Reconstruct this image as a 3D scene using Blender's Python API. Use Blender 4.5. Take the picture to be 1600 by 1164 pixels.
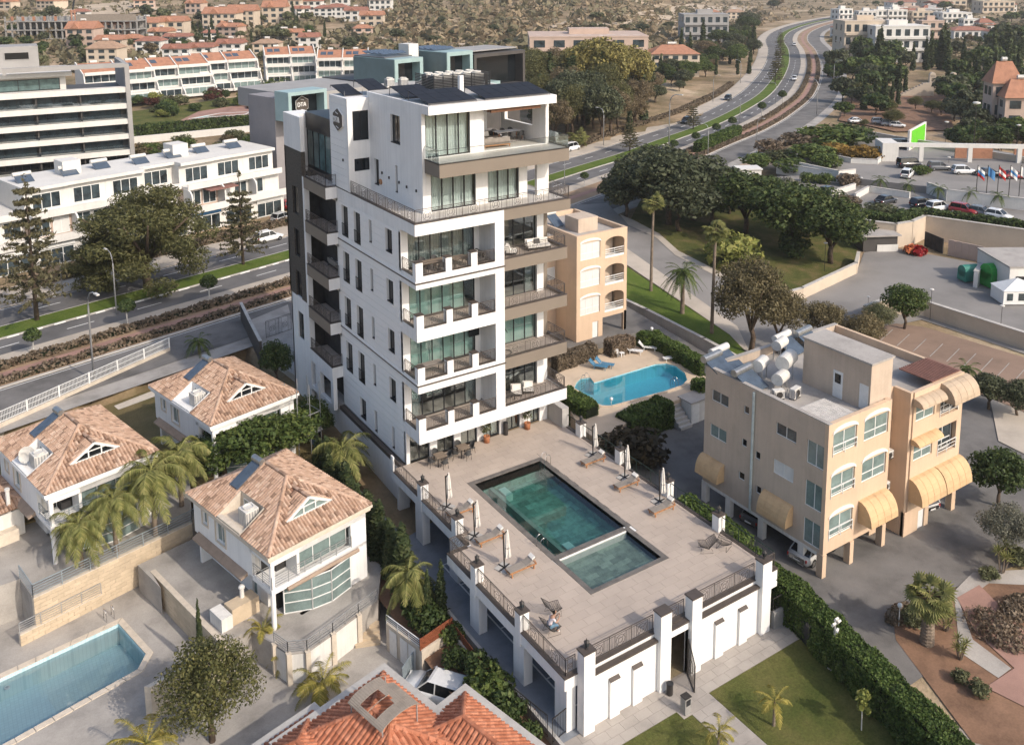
import bpy, math, random
import numpy as np
from math import sin, cos, pi, radians
from mathutils import Matrix, Vector
for _o in list(bpy.data.objects): bpy.data.objects.remove(_o)
SC = bpy.context.scene
COL = SC.collection
# ------------------------------------------------------------ camera
CAM = np.array([-28.8296, -57.0645, 40.7951]); F = 1430.186; PCY = 180.611
_pt, _yw, _rl = radians(8.844), radians(33.104), radians(-0.333)
FW = np.array([sin(_yw)*cos(_pt), cos(_yw)*cos(_pt), -sin(_pt)])
_r = np.array([cos(_yw), -sin(_yw), 0.0]); _u = np.cross(_r, FW)
RT = cos(_rl)*_r + sin(_rl)*_u; UP = -sin(_rl)*_r + cos(_rl)*_u
cd = bpy.data.cameras.new('camera'); cam = bpy.data.objects.new('camera', cd); COL.objects.link(cam)
cd.sensor_width = 36.0; cd.lens = F*36.0/1600.0; cd.shift_y = -(582.0-PCY)/1600.0
cd.clip_start = 0.5; cd.clip_end = 6000
cam.matrix_world = Matrix(((RT[0], UP[0], -FW[0], CAM[0]), (RT[1], UP[1], -FW[1], CAM[1]), (RT[2], UP[2], -FW[2], CAM[2]), (0, 0, 0, 1)))
SC.camera = cam
# ------------------------------------------------------------ light
SUN_EL, SUN_AZ = radians(36), radians(162)     # azimuth clockwise from +Y
wd = bpy.data.worlds.new('World'); SC.world = wd; wd.use_nodes = True
_n = wd.node_tree.nodes; _bg = _n['Background']
_sk = _n.new('ShaderNodeTexSky'); _sk.sky_type = 'NISHITA'; _sk.sun_disc = False
_sk.sun_elevation = SUN_EL; _sk.sun_rotation = SUN_AZ; _sk.dust_density = 3.0
wd.node_tree.links.new(_sk.outputs[0], _bg.inputs[0]); _bg.inputs[1].default_value = 0.15
sl = bpy.data.lights.new('sun', 'SUN'); sl.energy = 2.3; sl.angle = radians(0.6); sl.color = (1.0, 0.90, 0.78)
so = bpy.data.objects.new('sun', sl); COL.objects.link(so)
_ts = Vector((sin(SUN_AZ)*cos(SUN_EL), cos(SUN_AZ)*cos(SUN_EL), sin(SUN_EL)))
so.rotation_euler = _ts.to_track_quat('Z', 'Y').to_euler(); so.location = (0, -40, 90)
SC.view_settings.view_transform = 'Standard'; SC.view_settings.look = 'None'
SC.view_settings.exposure = 0.54; SC.view_settings.gamma = 1.0; SC.view_settings.use_curve_mapping = False
SC.render.engine = 'CYCLES'
SC.cycles.use_denoising = True; SC.cycles.max_bounces = 6; SC.cycles.diffuse_bounces = 3
SC.cycles.glossy_bounces = 3; SC.cycles.transparent_max_bounces = 10; SC.cycles.transmission_bounces = 4
SC.cycles.caustics_reflective = False; SC.cycles.caustics_refractive = False
# ------------------------------------------------------------ terrain height and picking points on it
def sm(a, b, x):
 t = min(1.0, max(0.0, (x-a)/(b-a))); return t*t*(3-2*t)
def zt(x, y):
 s = (x-12.3)*-.2588 + (y-63.5)*.9659
 z = 2.0*min(1.0, max(0.0, (s+60)/38.0))
 dx, dy = x-CAM[0], y-CAM[1]
 d = math.hypot(dx, dy); az = math.degrees(math.atan2(dx, dy))
 f = 1-sm(36.5, 46.0, az)
 if s > 20: z += f*(0.030*max(0, d-185) + 0.020*max(0, d-420)) + (1-f)*0.004*max(0, d-420)
 return z
def ray(px, py): return FW + RT*(px-800)/F - UP*(py-PCY)/F
def at(px, py, z):
 d = ray(px, py); p = CAM + d*(z-CAM[2])/d[2]; return (float(p[0]), float(p[1]), float(z))
def G(px, py, dz=0.0):
 z = 2.0
 for i in range(26):
  p = at(px, py, z); z = 0.6*z + 0.4*zt(p[0], p[1])
 return (p[0], p[1], zt(p[0], p[1])+dz)
def ppm(p):                                   # picture pixels (1600 wide) per metre at a point
 return F/float(np.dot(np.array(p)-CAM, FW))
# ------------------------------------------------------------ mesh builder
class MB:
 def __init__(s): s.v = []; s.f = []
 def add(s, vs, fs):
  b = len(s.v); s.v += [tuple(map(float, q)) for q in vs]; s.f += [tuple(b+i for i in q) for q in fs]; return s
 def box(s, x0, x1, y0, y1, z0, z1):
  return s.add([(x0,y0,z0),(x1,y0,z0),(x1,y1,z0),(x0,y1,z0),(x0,y0,z1),(x1,y0,z1),(x1,y1,z1),(x0,y1,z1)],
                     [(0,3,2,1),(4,5,6,7),(0,1,5,4),(1,2,6,5),(2,3,7,6),(3,0,4,7)])
 def obox(s, c, size, rz=0.0, tilt=0.0):   # centred box, rotated about z after a tilt about its own x
  hx, hy, hz = size[0]/2, size[1]/2, size[2]/2; cr, sr = cos(rz), sin(rz); ct, st = cos(tilt), sin(tilt)
  vs = []
  for sz in (-1, 1):
   for sx, sy in ((-1,-1),(1,-1),(1,1),(-1,1)):
    x, y, z = sx*hx, sy*hy*ct-sz*hz*st, sy*hy*st+sz*hz*ct
    vs.append((c[0]+x*cr-y*sr, c[1]+x*sr+y*cr, c[2]+z))
  return s.add(vs, [(0,3,2,1),(4,5,6,7),(0,1,5,4),(1,2,6,5),(2,3,7,6),(3,0,4,7)])
 def prism(s, poly, z0, z1):
  a = sum(poly[i][0]*poly[(i+1)%len(poly)][1]-poly[(i+1)%len(poly)][0]*poly[i][1] for i in range(len(poly)))
  if a < 0: poly = poly[::-1]
  n = len(poly)
  return s.add([(p[0],p[1],z0) for p in poly]+[(p[0],p[1],z1) for p in poly],
                     [tuple(range(n-1,-1,-1)), tuple(range(n,2*n))]+[(i,(i+1)%n,n+(i+1)%n,n+i) for i in range(n)])
 def sheet(s, poly, z):
  a = sum(poly[i][0]*poly[(i+1)%len(poly)][1]-poly[(i+1)%len(poly)][0]*poly[i][1] for i in range(len(poly)))
  if a < 0: poly = poly[::-1]
  return s.add([(p[0],p[1],z) for p in poly], [tuple(range(len(poly)))])
 def beam(s, a, b, w, h=None):
  h = w if h is None else h
  a, b = Vector(a), Vector(b); d = (b-a)
  if d.length < 1e-6: return s
  d.normalize(); up = Vector((0,0,1)) if abs(d.z) < .98 else Vector((0,1,0))
  r = d.cross(up).normalized(); u = r.cross(d)
  vs = []
  for p in (a, b):
   for i, j in ((-1,-1),(1,-1),(1,1),(-1,1)): vs.append(p+r*i*w/2+u*j*h/2)
  return s.add(vs, [(0,1,2,3),(7,6,5,4),(0,4,5,1),(1,5,6,2),(2,6,7,3),(3,7,4,0)])
 def tube(s, pts, r, n=6, r2=None):
  pts = [Vector(p) for p in pts]; m = len(pts); base = len(s.v)
  for i, p in enumerate(pts):
   d = (pts[min(i+1,m-1)]-pts[max(i-1,0)]).normalized()
   up = Vector((0,0,1)) if abs(d.z) < .95 else Vector((1,0,0))
   a = d.cross(up).normalized(); b = a.cross(d)
   rr = r if r2 is None else r+(r2-r)*i/(m-1)
   s.v += [tuple(p+a*cos(2*pi*k/n)*rr+b*sin(2*pi*k/n)*rr) for k in range(n)]
  for i in range(m-1):
   for k in range(n):
    s.f.append((base+i*n+k, base+i*n+(k+1)%n, base+(i+1)*n+(k+1)%n, base+(i+1)*n+k))
  s.f.append(tuple(base+k for k in range(n-1,-1,-1))); s.f.append(tuple(base+(m-1)*n+k for k in range(n)))
  return s
 def lathe(s, prof, n=12, c=(0,0,0)):      # prof = [(r,z),...]
  base = len(s.v); m = len(prof)
  for r, z in prof: s.v += [(c[0]+r*cos(2*pi*k/n), c[1]+r*sin(2*pi*k/n), c[2]+z) for k in range(n)]
  for i in range(m-1):
   for k in range(n): s.f.append((base+i*n+k, base+i*n+(k+1)%n, base+(i+1)*n+(k+1)%n, base+(i+1)*n+k))
  s.f.append(tuple(base+k for k in range(n-1,-1,-1))); s.f.append(tuple(base+(m-1)*n+k for k in range(n)))
  return s
 def mesh(s, name, mat, smooth=False):
  me = bpy.data.meshes.new(name); me.from_pydata(s.v, [], s.f)
  if smooth: me.polygons.foreach_set('use_smooth', [True]*len(me.polygons))
  if mat: me.materials.append(M[mat] if isinstance(mat, str) else mat)
  me.update(); return me
 def build(s, name, mat, parent=None, smooth=False, **kw):
  return place(s.mesh(name, mat, smooth), name, parent, **kw)
def place(me, name, parent=None, loc=None, rz=0.0, **kw):
 o = bpy.data.objects.new(name, me); COL.objects.link(o)
 if parent is not None: o.parent = parent; CH.setdefault(parent.name, []).append(o)
 if loc is not None: o.location = loc
 if rz: o.rotation_euler = (0, 0, rz)
 for k, v in kw.items(): o[k] = v
 return o
def thing(name, label, cat, loc=(0,0,0), rz=0.0, group=None, scale=None):
 o = bpy.data.objects.new(name, None); COL.objects.link(o); o.empty_display_size = .2
 o.location = loc; o.rotation_euler = (0, 0, rz); o['label'] = label; o['category'] = cat
 if group: o['group'] = group
 if scale: o.scale = (scale,)*3 if not isinstance(scale, tuple) else scale
 return o
def dup(root, label, loc, rz=0.0, scale=None, group=None):
 r = root.copy(); COL.objects.link(r); r.location = loc; r.rotation_euler = (0, 0, rz); r['label'] = label
 if group: r['group'] = group
 if scale: r.scale = (scale,)*3 if not isinstance(scale, tuple) else scale
 for ch in list(CH.get(root.name, ())):
  c = ch.copy(); COL.objects.link(c); c.parent = r; CH.setdefault(r.name, []).append(c)
  for g in list(CH.get(ch.name, ())):
   d = g.copy(); COL.objects.link(d); d.parent = c; CH.setdefault(c.name, []).append(d)
 return r
CH = {}
def struct(name, mb, mat, **kw): return mb.build(name, mat, None, kind='structure', **kw)
def tag(o, label, cat, group=None):
 o['label'] = label; o['category'] = cat
 if group: o['group'] = group
 return o
# walls with openings (u0,u1,z0,z1); axis 'x': slab between x=a and x=b spanning y; axis 'y': slab between y=a and y=b spanning x
def wall(mb, axis, a, b, u0, u1, z0, z1, ops=()):
 us = sorted({u0, u1, *[min(max(o[0],u0),u1) for o in ops], *[min(max(o[1],u0),u1) for o in ops]})
 for i in range(len(us)-1):
  ua, ub = us[i], us[i+1]; m = (ua+ub)/2; z = z0
  for o in sorted([o for o in ops if o[0] < m < o[1]], key=lambda o: o[2]):
   if o[2] > z: mb.box(*((a,b,ua,ub) if axis == 'x' else (ua,ub,a,b)), z, o[2])
   z = max(z, o[3])
  if z1 > z: mb.box(*((a,b,ua,ub) if axis == 'x' else (ua,ub,a,b)), z, z1)
 return mb
def win(parent, axis, c, u0, u1, z0, z1, n=2, frame='frame_dark', glass='glass_dark', fw=.06, d=.07, s=1, trans=(), name='window'):
 """window in the plane axis=c; s=+1: the building lies on the + side"""
 mb = MB(); lo, hi = (c, c+d) if s > 0 else (c-d, c)
 def bx(m, a0, a1, b0, b1, l=lo, h=hi):
  m.box(*((l,h,a0,a1) if axis == 'x' else (a0,a1,l,h)), b0, b1)
 bx(mb, u0, u1, z0, z0+fw); bx(mb, u0, u1, z1-fw, z1); bx(mb, u0, u0+fw, z0+fw, z1-fw); bx(mb, u1-fw, u1, z0+fw, z1-fw)
 w = (u1-u0)/n
 for i in range(1, n): bx(mb, u0+i*w-fw/2, u0+i*w+fw/2, z0+fw, z1-fw)
 for t in trans: bx(mb, u0+fw, u1-fw, t-fw/2, t+fw/2, lo+.005, hi-.005)
 o = mb.build(name, frame, parent)
 g = (lo+hi)/2
 for i in range(n):
  m = MB(); bx(m, u0+i*w+.01, u0+(i+1)*w-.01, z0+.01, z1-.01, g-.008, g+.008); m.build('pane', glass, o)
 return o
def curtain(parent, x0, x1, y, z0, z1, mat='curtain', amp=.05, pitch=.22, name='curtain'):
 n = max(2, int((x1-x0)/pitch*4)); mb = MB(); vs = []; fs = []
 for i in range(n+1):
  x = x0+(x1-x0)*i/n; yy = y+amp*sin(2*pi*(x-x0)/pitch+sin(x*3.1)*.8)
  vs += [(x, yy, z0), (x, yy, z1)]
 fs = [(2*i, 2*i+2, 2*i+3, 2*i+1) for i in range(n)]
 return mb.add(vs, fs).build(name, mat, parent, smooth=True)
def railing(mb, a, b, h=1.0, bay=1.35, bal=.12, deco=True, w=.035):
 a, b = Vector(a), Vector(b); L = (b-a).length; n = max(1, round(L/bay)); d = (b-a)/L
 Z = Vector((0,0,1))
 mb.beam(a+Z*h, b+Z*h, .05, .035); mb.beam(a+Z*.1, b+Z*.1, .03)
 if deco: mb.beam(a+Z*(h-.12), b+Z*(h-.12), .022)
 for i in range(n+1):
  p = a+(b-a)*i/n; mb.beam(p, p+Z*h, w)
 step = L/n
 for i in range(n):
  p = a+(b-a)*i/n
  k = max(2, int(step/bal))
  for j in range(1, k):
   t = step*j/k
   if deco and .26*step < t < .74*step: continue
   q = p+d*t; mb.beam(q+Z*.1, q+Z*(h-.1 if deco else h), .014)
  if deco:
   c = p+d*step/2+Z*(h*.47); R = min(.33, h*.33, step*.24)
   for rr, ph in ((R, 0), (R*.45, .4)):
    m = 10
    ring = [c+d*cos(2*pi*q/m+ph)*rr+Z*sin(2*pi*q/m+ph)*rr for q in range(m+1)]
    for q in range(m): mb.beam(ring[q], ring[q+1], .02)
   for q in range(4):
    e = q*pi/2+pi/4
    mb.beam(c+d*cos(e)*R*.45+Z*sin(e)*R*.45, c+d*cos(e)*R*1.35+Z*sin(e)*R*1.25, .018)
   for q in (.26, .74):
    g = p+d*step*q; mb.beam(g+Z*.1, g+Z*(h-.1), .014)
 return mb
# ------------------------------------------------------------ materials
M = {}
def _principled(name, rough, metal=0.0, spec=.4):
 m = bpy.data.materials.new(name); m.use_nodes = True; nt = m.node_tree
 p = nt.nodes['Principled BSDF']; p.inputs['Roughness'].default_value = rough; p.inputs['Metallic'].default_value = metal
 p.inputs['Specular IOR Level'].default_value = spec
 M[name] = m; return m, nt, p
def _coords(nt, local=False):
 if local: return nt.nodes.new('ShaderNodeTexCoord').outputs['Object']
 return nt.nodes.new('ShaderNodeNewGeometry').outputs['Position']
def _ramp(nt, fac, stops):
 r = nt.nodes.new('ShaderNodeValToRGB'); e = r.color_ramp.elements
 while len(e) < len(stops): e.new(0.5)
 for q, (t, c) in zip(e, stops): q.position = t; q.color = (*c, 1)
 nt.links.new(fac, r.inputs[0]); return r.outputs[0]
def _noise(nt, co, scale, detail=4, rough=.6):
 n = nt.nodes.new('ShaderNodeTexNoise'); n.inputs['Scale'].default_value = scale; n.inputs['Detail'].default_value = detail
 n.inputs['Roughness'].default_value = rough; nt.links.new(co, n.inputs['Vector']); return n.outputs['Fac']
def _mixc(nt, fac, a, b, mode='MIX'):
 x = nt.nodes.new('ShaderNodeMix'); x.data_type = 'RGBA'; x.blend_type = mode
 for s, v in ((0, fac), (6, a), (7, b)):
  if isinstance(v, (int, float)): x.inputs[s].default_value = v
  elif isinstance(v, tuple): x.inputs[s].default_value = (*v, 1)
  else: nt.links.new(v, x.inputs[s])
 return x.outputs[2]
def _bump(nt, p, h, st, dist=.05):
 b = nt.nodes.new('ShaderNodeBump'); b.inputs['Strength'].default_value = st; b.inputs['Distance'].default_value = dist
 nt.links.new(h, b.inputs['Height']); nt.links.new(b.outputs[0], p.inputs['Normal'])
def pm(name, c, rough=.8, var=.12, scale=1.2, fine=9.0, bump=.0, metal=0.0, spec=.35, c2=None, isl=0.0, streak=0.0, objr=0.0, local=False):
 """plain procedural surface: large and fine mottling, optional variation between loose pieces and downward streaks of dirt"""
 m, nt, p = _principled(name, rough, metal, spec); co = _coords(nt, local)
 n1 = _noise(nt, co, scale); n2 = _noise(nt, co, fine, 6, .7)
 d = tuple(max(0, x*(1-var*1.6)) for x in c) if c2 is None else c2; l = tuple(min(1, x*(1+var)) for x in c)
 col = _ramp(nt, n1, [(.3, d), (.52, c), (.75, l)])
 g = _ramp(nt, n2, [(.25, (1-var*1.2,)*3), (.8, (1+var*.25,)*3)])
 col = _mixc(nt, 1.0, col, g, 'MULTIPLY')
 if isl:
  r = nt.nodes.new('ShaderNodeNewGeometry').outputs['Random Per Island']
  col = _mixc(nt, 1.0, col, _ramp(nt, r, [(0, (1-isl,)*3), (1, (1+isl*.6,)*3)]), 'MULTIPLY')
 if objr:
  r = nt.nodes.new('ShaderNodeObjectInfo').outputs['Random']
  col = _mixc(nt, 1.0, col, _ramp(nt, r, [(0, (1-objr,)*3), (1, (1+objr*.6,)*3)]), 'MULTIPLY')
 if streak:
  mp = nt.nodes.new('ShaderNodeMapping'); mp.inputs['Scale'].default_value = (2.2, 2.2, .12); nt.links.new(co, mp.inputs['Vector'])
  st = _noise(nt, mp.outputs[0], 1.6, 5, .65)
  col = _mixc(nt, 1.0, col, _ramp(nt, st, [(.36, (1-streak,)*3), (.58, (1,)*3)]), 'MULTIPLY')
 nt.links.new(col, p.inputs['Base Color'])
 if bump: _bump(nt, p, n2, bump)
 return m
def glass_thin(name, tint, refl=.12, rough=.02, body=0.0, bodyc=(.1,.15,.15)):
 """a window pane: see-through with a sky reflection"""
 m, nt, p = _principled(name, rough); nt.nodes.remove(p); out = nt.nodes['Material Output']
 t = nt.nodes.new('ShaderNodeBsdfTransparent'); t.inputs[0].default_value = (*tint, 1)
 g = nt.nodes.new('ShaderNodeBsdfGlossy'); g.inputs['Roughness'].default_value = rough; g.inputs[0].default_value = (.9, .96, .97, 1)
 lw = nt.nodes.new('ShaderNodeLayerWeight'); lw.inputs[0].default_value = .35
 mr = nt.nodes.new('ShaderNodeMapRange'); mr.inputs[3].default_value = refl; mr.inputs[4].default_value = .75; nt.links.new(lw.outputs['Fresnel'], mr.inputs[0])
 base = t.outputs[0]
 if body:
  df = nt.nodes.new('ShaderNodeBsdfDiffuse'); df.inputs[0].default_value = (*bodyc, 1)
  q = nt.nodes.new('ShaderNodeMixShader'); q.inputs[0].default_value = body; nt.links.new(t.outputs[0], q.inputs[1]); nt.links.new(df.outputs[0], q.inputs[2]); base = q.outputs[0]
 mx = nt.nodes.new('ShaderNodeMixShader'); nt.links.new(mr.outputs[0], mx.inputs[0]); nt.links.new(base, mx.inputs[1]); nt.links.new(g.outputs[0], mx.inputs[2])
 nt.links.new(mx.outputs[0], out.inputs[0]); M[name] = m
def water(name, tint, scale=2.0, st=.12, refl=.03):
 glass_thin(name, tint, refl, .03); nt = M[name].node_tree
 co = _coords(nt); n = _noise(nt, co, scale, 3, .5)
 b = nt.nodes.new('ShaderNodeBump'); b.inputs['Strength'].default_value = st; b.inputs['Distance'].default_value = .06; nt.links.new(n, b.inputs['Height'])
 for q in nt.nodes:
  if q.bl_idname in ('ShaderNodeBsdfGlossy', 'ShaderNodeLayerWeight'): nt.links.new(b.outputs[0], q.inputs['Normal'])
def leafmat(name, c0, c1, c2, trans=.28, k=1.85):
 """foliage: colour varies from leaf to leaf and between clumps"""
 c0, c1, c2 = [tuple(v*k for v in c) for c in (c0, c1, c2)]
 m, nt, p = _principled(name, .6, 0, .25); out = nt.nodes['Material Output']
 ge = nt.nodes.new('ShaderNodeNewGeometry'); n = _noise(nt, _coords(nt), .9, 3, .6)
 ob = nt.nodes.new('ShaderNodeObjectInfo').outputs['Random']
 mt = nt.nodes.new('ShaderNodeMath'); mt.operation = 'MULTIPLY_ADD'; nt.links.new(ge.outputs['Random Per Island'], mt.inputs[0]); mt.inputs[1].default_value = .55
 m2 = nt.nodes.new('ShaderNodeMath'); m2.operation = 'MULTIPLY_ADD'; nt.links.new(n, m2.inputs[0]); m2.inputs[1].default_value = .55; m2.inputs[2].default_value = -.08
 nt.links.new(m2.outputs[0], mt.inputs[2])
 col = _ramp(nt, mt.outputs[0], [(.12, c0), (.5, c1), (.9, c2)])
 col = _mixc(nt, 1.0, col, _ramp(nt, ob, [(0, (.78, .8, .76)), (1, (1.15, 1.12, 1.1))]), 'MULTIPLY')
 nt.links.new(col, p.inputs['Base Color'])
 tr = nt.nodes.new('ShaderNodeBsdfTranslucent'); nt.links.new(col, tr.inputs[0])
 mx = nt.nodes.new('ShaderNodeMixShader'); mx.inputs[0].default_value = trans
 nt.links.new(p.outputs[0], mx.inputs[1]); nt.links.new(tr.outputs[0], mx.inputs[2]); nt.links.new(mx.outputs[0], out.inputs[0])
pm('stucco_white', (.78,.77,.75), .75, .04, .5, 14, .03, streak=.07)
pm('stucco_old', (.72,.70,.66), .85, .07, .6, 10, .06, streak=.12)
pm('panel_white', (.80,.79,.77), .55, .02, .6, 12, isl=.02)
pm('beige_brown', (.21,.175,.14), .6, .04, .6, 12)
pm('stone_dark', (.105,.09,.075), .75, .45, 7, 22, .3)
pm('frame_dark', (.02,.021,.024), .45, .1, 3)
pm('metal_dark', (.05,.045,.042), .45, .15, 4, metal=.3)
pm('metal_brown', (.10,.082,.07), .5, .12, 4)
pm('cap_brown', (.085,.068,.058), .55, .12, 3)
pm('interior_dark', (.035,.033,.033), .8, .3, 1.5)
pm('interior_floor', (.25,.22,.19), .5, .1, 2)
pm('deck_tile', (.445,.372,.312), .62, .07, .35, 16, .03, isl=.04)
pm('deck_joint', (.34,.295,.255), .9, .1, 2)
pm('balcony_tile', (.40,.34,.29), .6, .1, 1, 14)
pm('terrace_tile', (.60,.56,.51), .45, .05, 1, 14)
pm('pool_coping', (.16,.145,.13), .55, .2, 1.5, 18, .05, isl=.12)
pm('pool_stone_light', (.42,.50,.40), .5, .2, 2.2, 12, .05, objr=.30)
pm('pool_stone', (.34,.47,.415), .5, .22, 2.2, 12, .05, objr=.36)
pm('wood_teak', (.42,.20,.09), .5, .2, 6, 30)
pm('fabric_white', (.72,.69,.64), .9, .06, 3, 20)
pm('fabric_grey', (.26,.23,.20), .9, .1, 4, 30)
pm('fabric_dark', (.07,.07,.07), .9, .2, 4, 30)
pm('curtain', (.70,.76,.745), .85, .06, 1.2, 10)
pm('curtain_grey', (.22,.25,.25), .85, .1, 1.2, 10)
pm('blind_teal', (.40,.52,.50), .7, .08, .8, 10)
pm('terracotta', (.42,.17,.08), .7, .15, 4, 12)
pm('steel', (.6,.6,.6), .25, .05, 5, metal=1.0)
pm('concrete', (.30,.29,.275), .85, .14, .6, 9, .08)
pm('concrete_light', (.46,.44,.41), .85, .12, .6, 9, .08, streak=.08)
pm('parking_floor', (.22,.24,.27), .7, .12, .8, 9)
pm('white_paint', (.78,.77,.74), .6, .08, 3)
pm('asphalt', (.15,.145,.143), .9, .2, .25, 26, .15)
pm('asphalt_old', (.18,.17,.16), .9, .26, .3, 18, .15)
pm('paving_cream', (.47,.41,.34), .85, .12, .3, 10, .05)
pm('paving_pink', (.36,.215,.17), .85, .15, .4, 12, .06)
pm('paving_pale', (.40,.37,.335), .85, .2, .4, 12, .05)
pm('path_stone', (.37,.335,.30), .75, .12, .5, 16, .04, isl=.06)
pm('kerb', (.50,.47,.43), .85, .12, 1.2)
pm('soil_red', (.25,.145,.09), .95, .25, .5, 8, .3)
pm('soil_tan', (.34,.235,.15), .95, .25, .25, 6, .3)
pm('bark', (.12,.085,.06), .95, .3, 3, 14, .4)
pm('bark_palm', (.23,.18,.135), .95, .25, 2, 16, .4)
pm('bark_white', (.55,.53,.49), .9, .2, 4)
glass_thin('glass_clear', (.955,.985,.98), .08)
glass_thin('glass_green', (.90,.97,.955), .10)
glass_thin('glass_rail', (.965,.985,.98), .06)
pm('glass_dark', (.012,.015,.018), .06, .3, 1.5, spec=.6)
pm('glass_teal', (.13,.20,.20), .08, .25, 1.0, spec=.6)
pm('glass_far', (.055,.075,.085), .12, .5, .6, spec=.55)
pm('solar', (.02,.02,.024), .5, .2, 2, spec=.18)
pm('solar_frame', (.12,.12,.125), .4, .1, 3)
pm('solar_blue', (.075,.10,.135), .15, .15, 2, spec=.6)
water('water_green', (.60,.92,.86), 2.6, .35)
water('water_blue', (.45,.92,.99), 2.5, .16)
water('water_pale', (.93,.98,.985), 1.5, .05)
# ============================================================ SETTING: terrain, avenue, streets
import bmesh
from mathutils.geometry import tessellate_polygon
def ground_mat():
 m, nt, p = _principled('ground', .95, 0, .2); co = _coords(nt)
 a = _noise(nt, co, .02, 5, .65); b = _noise(nt, co, .12, 6, .7); c = _noise(nt, co, 1.1, 5, .7)
 col = _ramp(nt, a, [(.30, (.26,.18,.115)), (.45, (.22,.17,.11)), (.55, (.36,.27,.185)), (.68, (.52,.43,.33))])
 veg = _ramp(nt, b, [(.40, (1.15,1.1,1.05)), (.62, (.62,.64,.5))])
 col = _mixc(nt, 1.0, col, veg, 'MULTIPLY')
 col = _mixc(nt, 1.0, col, _ramp(nt, c, [(.3, (.75,.75,.74)), (.75, (1.12,1.12,1.12))]), 'MULTIPLY')
 nt.links.new(col, p.inputs['Base Color']); _bump(nt, p, c, .5, .3)
ground_mat()
def grass_mat(name, c0, c1, c2):
 m, nt, p = _principled(name, .95, 0, .15); co = _coords(nt)
 a = _noise(nt, co, .35, 5, .65); b = _noise(nt, co, 7, 5, .75)
 col = _ramp(nt, a, [(.30, c0), (.50, c1), (.72, c2)])
 col = _mixc(nt, 1.0, col, _ramp(nt, b, [(.3, (.62,.62,.6)), (.75, (1.2,1.2,1.15))]), 'MULTIPLY')
 nt.links.new(col, p.inputs['Base Color']); _bump(nt, p, b, .7, .12)
grass_mat('grass', (.066,.088,.021), (.108,.115,.034), (.165,.148,.056))
grass_mat('grass_median', (.075,.12,.02), (.10,.145,.026), (.14,.17,.04))
grass_mat('grass_dry', (.13,.11,.045), (.18,.14,.065), (.23,.17,.085))
def terrain():
 def axis(lo, hi, f0, f1, fine, grow):
  c = list(np.arange(f0, f1+.01, fine)); st = fine
  while c[-1] < hi: st *= grow; c.append(c[-1]+st)
  st = fine; pre = []
  x = c[0]
  while x > lo: st *= grow; x -= st; pre.append(x)
  return pre[::-1]+c
 xs = axis(-420, 1700, -46, 90, 2.0, 1.07); ys = axis(-75, 1700, -60, 80, 2.0, 1.07)
 vs = []
 rnd = np.random.RandomState(3)
 for y in ys:
  for x in xs:
   z = zt(x, y)-.04
   s = (x-12.3)*-.2588+(y-63.5)*.9659
   if x < -3.3 and s < -24: z = -6.0
   elif s > 130:
    d = math.hypot(x-CAM[0], y-CAM[1])
    z += (sin(x*.021+1)*cos(y*.017)+.5*sin(x*.05+y*.043))*min(.5, (d-180)*.002) - .7
   vs.append((x, y, z))
 n = len(xs); fs = [(j*n+i, j*n+i+1, (j+1)*n+i+1, (j+1)*n+i) for j in range(len(ys)-1) for i in range(n-1)]
 struct('terrain', MB().add(vs, fs), 'ground', smooth=False)
terrain()
# ---- avenue: a centre line with constant cross-section
_CL = [(-230,-1), (-150,20.4), (-80,39), (-23.8,54), (12.3,63.5), (50,75), (81.6,86.0), (96.9,91.2), (117.6,100), (140,109.4), (167.5,123.9), (205.7,147.7), (269,195.6), (330,247), (385,297), (450,345), (540,395), (680,455), (900,540)]
def _cr(P, k=6):
 out = []
 for i in range(1, len(P)-2):
  p0, p1, p2, p3 = [np.array(q, float) for q in P[i-1:i+3]]
  for j in range(k):
   t = j/k; out.append(.5*((2*p1)+(-p0+p2)*t+(2*p0-5*p1+4*p2-p3)*t*t+(-p0+3*p1-3*p2+p3)*t**3))
 out.append(np.array(P[-2], float)); return out
CLN = _cr(_CL)
_T = [(CLN[min(i+1, len(CLN)-1)]-CLN[max(i-1, 0)]) for i in range(len(CLN))]; _T = [t/np.linalg.norm(t) for t in _T]
NRM = [np.array((-t[1], t[0])) for t in _T]
def zav(p): return max(2.0, zt(p[0], p[1]) if p[0] > 60 else 2.0)
def off(o, i): return CLN[i]+NRM[i]*o
def strip(name, o0, o1, dz, mat, i0=0, i1=None, h=0.0, **kw):
 i1 = len(CLN)-1 if i1 is None else i1; vs = []; fs = []
 for i in range(i0, i1+1):
  a, b = off(o0, i), off(o1, i); za = zav(CLN[i])
  if h: vs += [(a[0],a[1],za), (a[0],a[1],za+dz+h), (b[0],b[1],za+dz+h), (b[0],b[1],za)]
  else: vs += [(a[0],a[1],za+dz), (b[0],b[1],za+dz)]
 k = 4 if h else 2
 for i in range(i1-i0):
  q = i*k
  if h: fs += [(q+j, q+j+1, q+k+j+1, q+k+j) for j in range(3)]
  else: fs.append((q, q+k, q+k+1, q+1))
 return MB().add(vs, fs).build(name, mat, None, kind='structure', **kw)
strip('avenue_base', -24, 12.5, -.01, 'paving_pale')
strip('carriageway', -6.7, -2.1, .03, 'asphalt'); strip('carriageway', 1.8, 7.8, .03, 'asphalt')
strip('service_road', -21.6, -14.9, .03, 'asphalt_old')
strip('median_kerb', -2.1, 1.8, 0, 'kerb', h=.15); strip('median_grass', -1.85, 1.55, .17, 'grass_median')
strip('pavement', -9.3, -6.7, 0, 'paving_cream', h=.13); strip('pavement', 7.8, 12.2, 0, 'paving_cream', h=.13)
strip('planting_bed', -14.6, -9.3, 0, 'soil_tan', h=.12); strip('cycle_path', -12.7, -11.4, .135, 'paving_pink')
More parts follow.
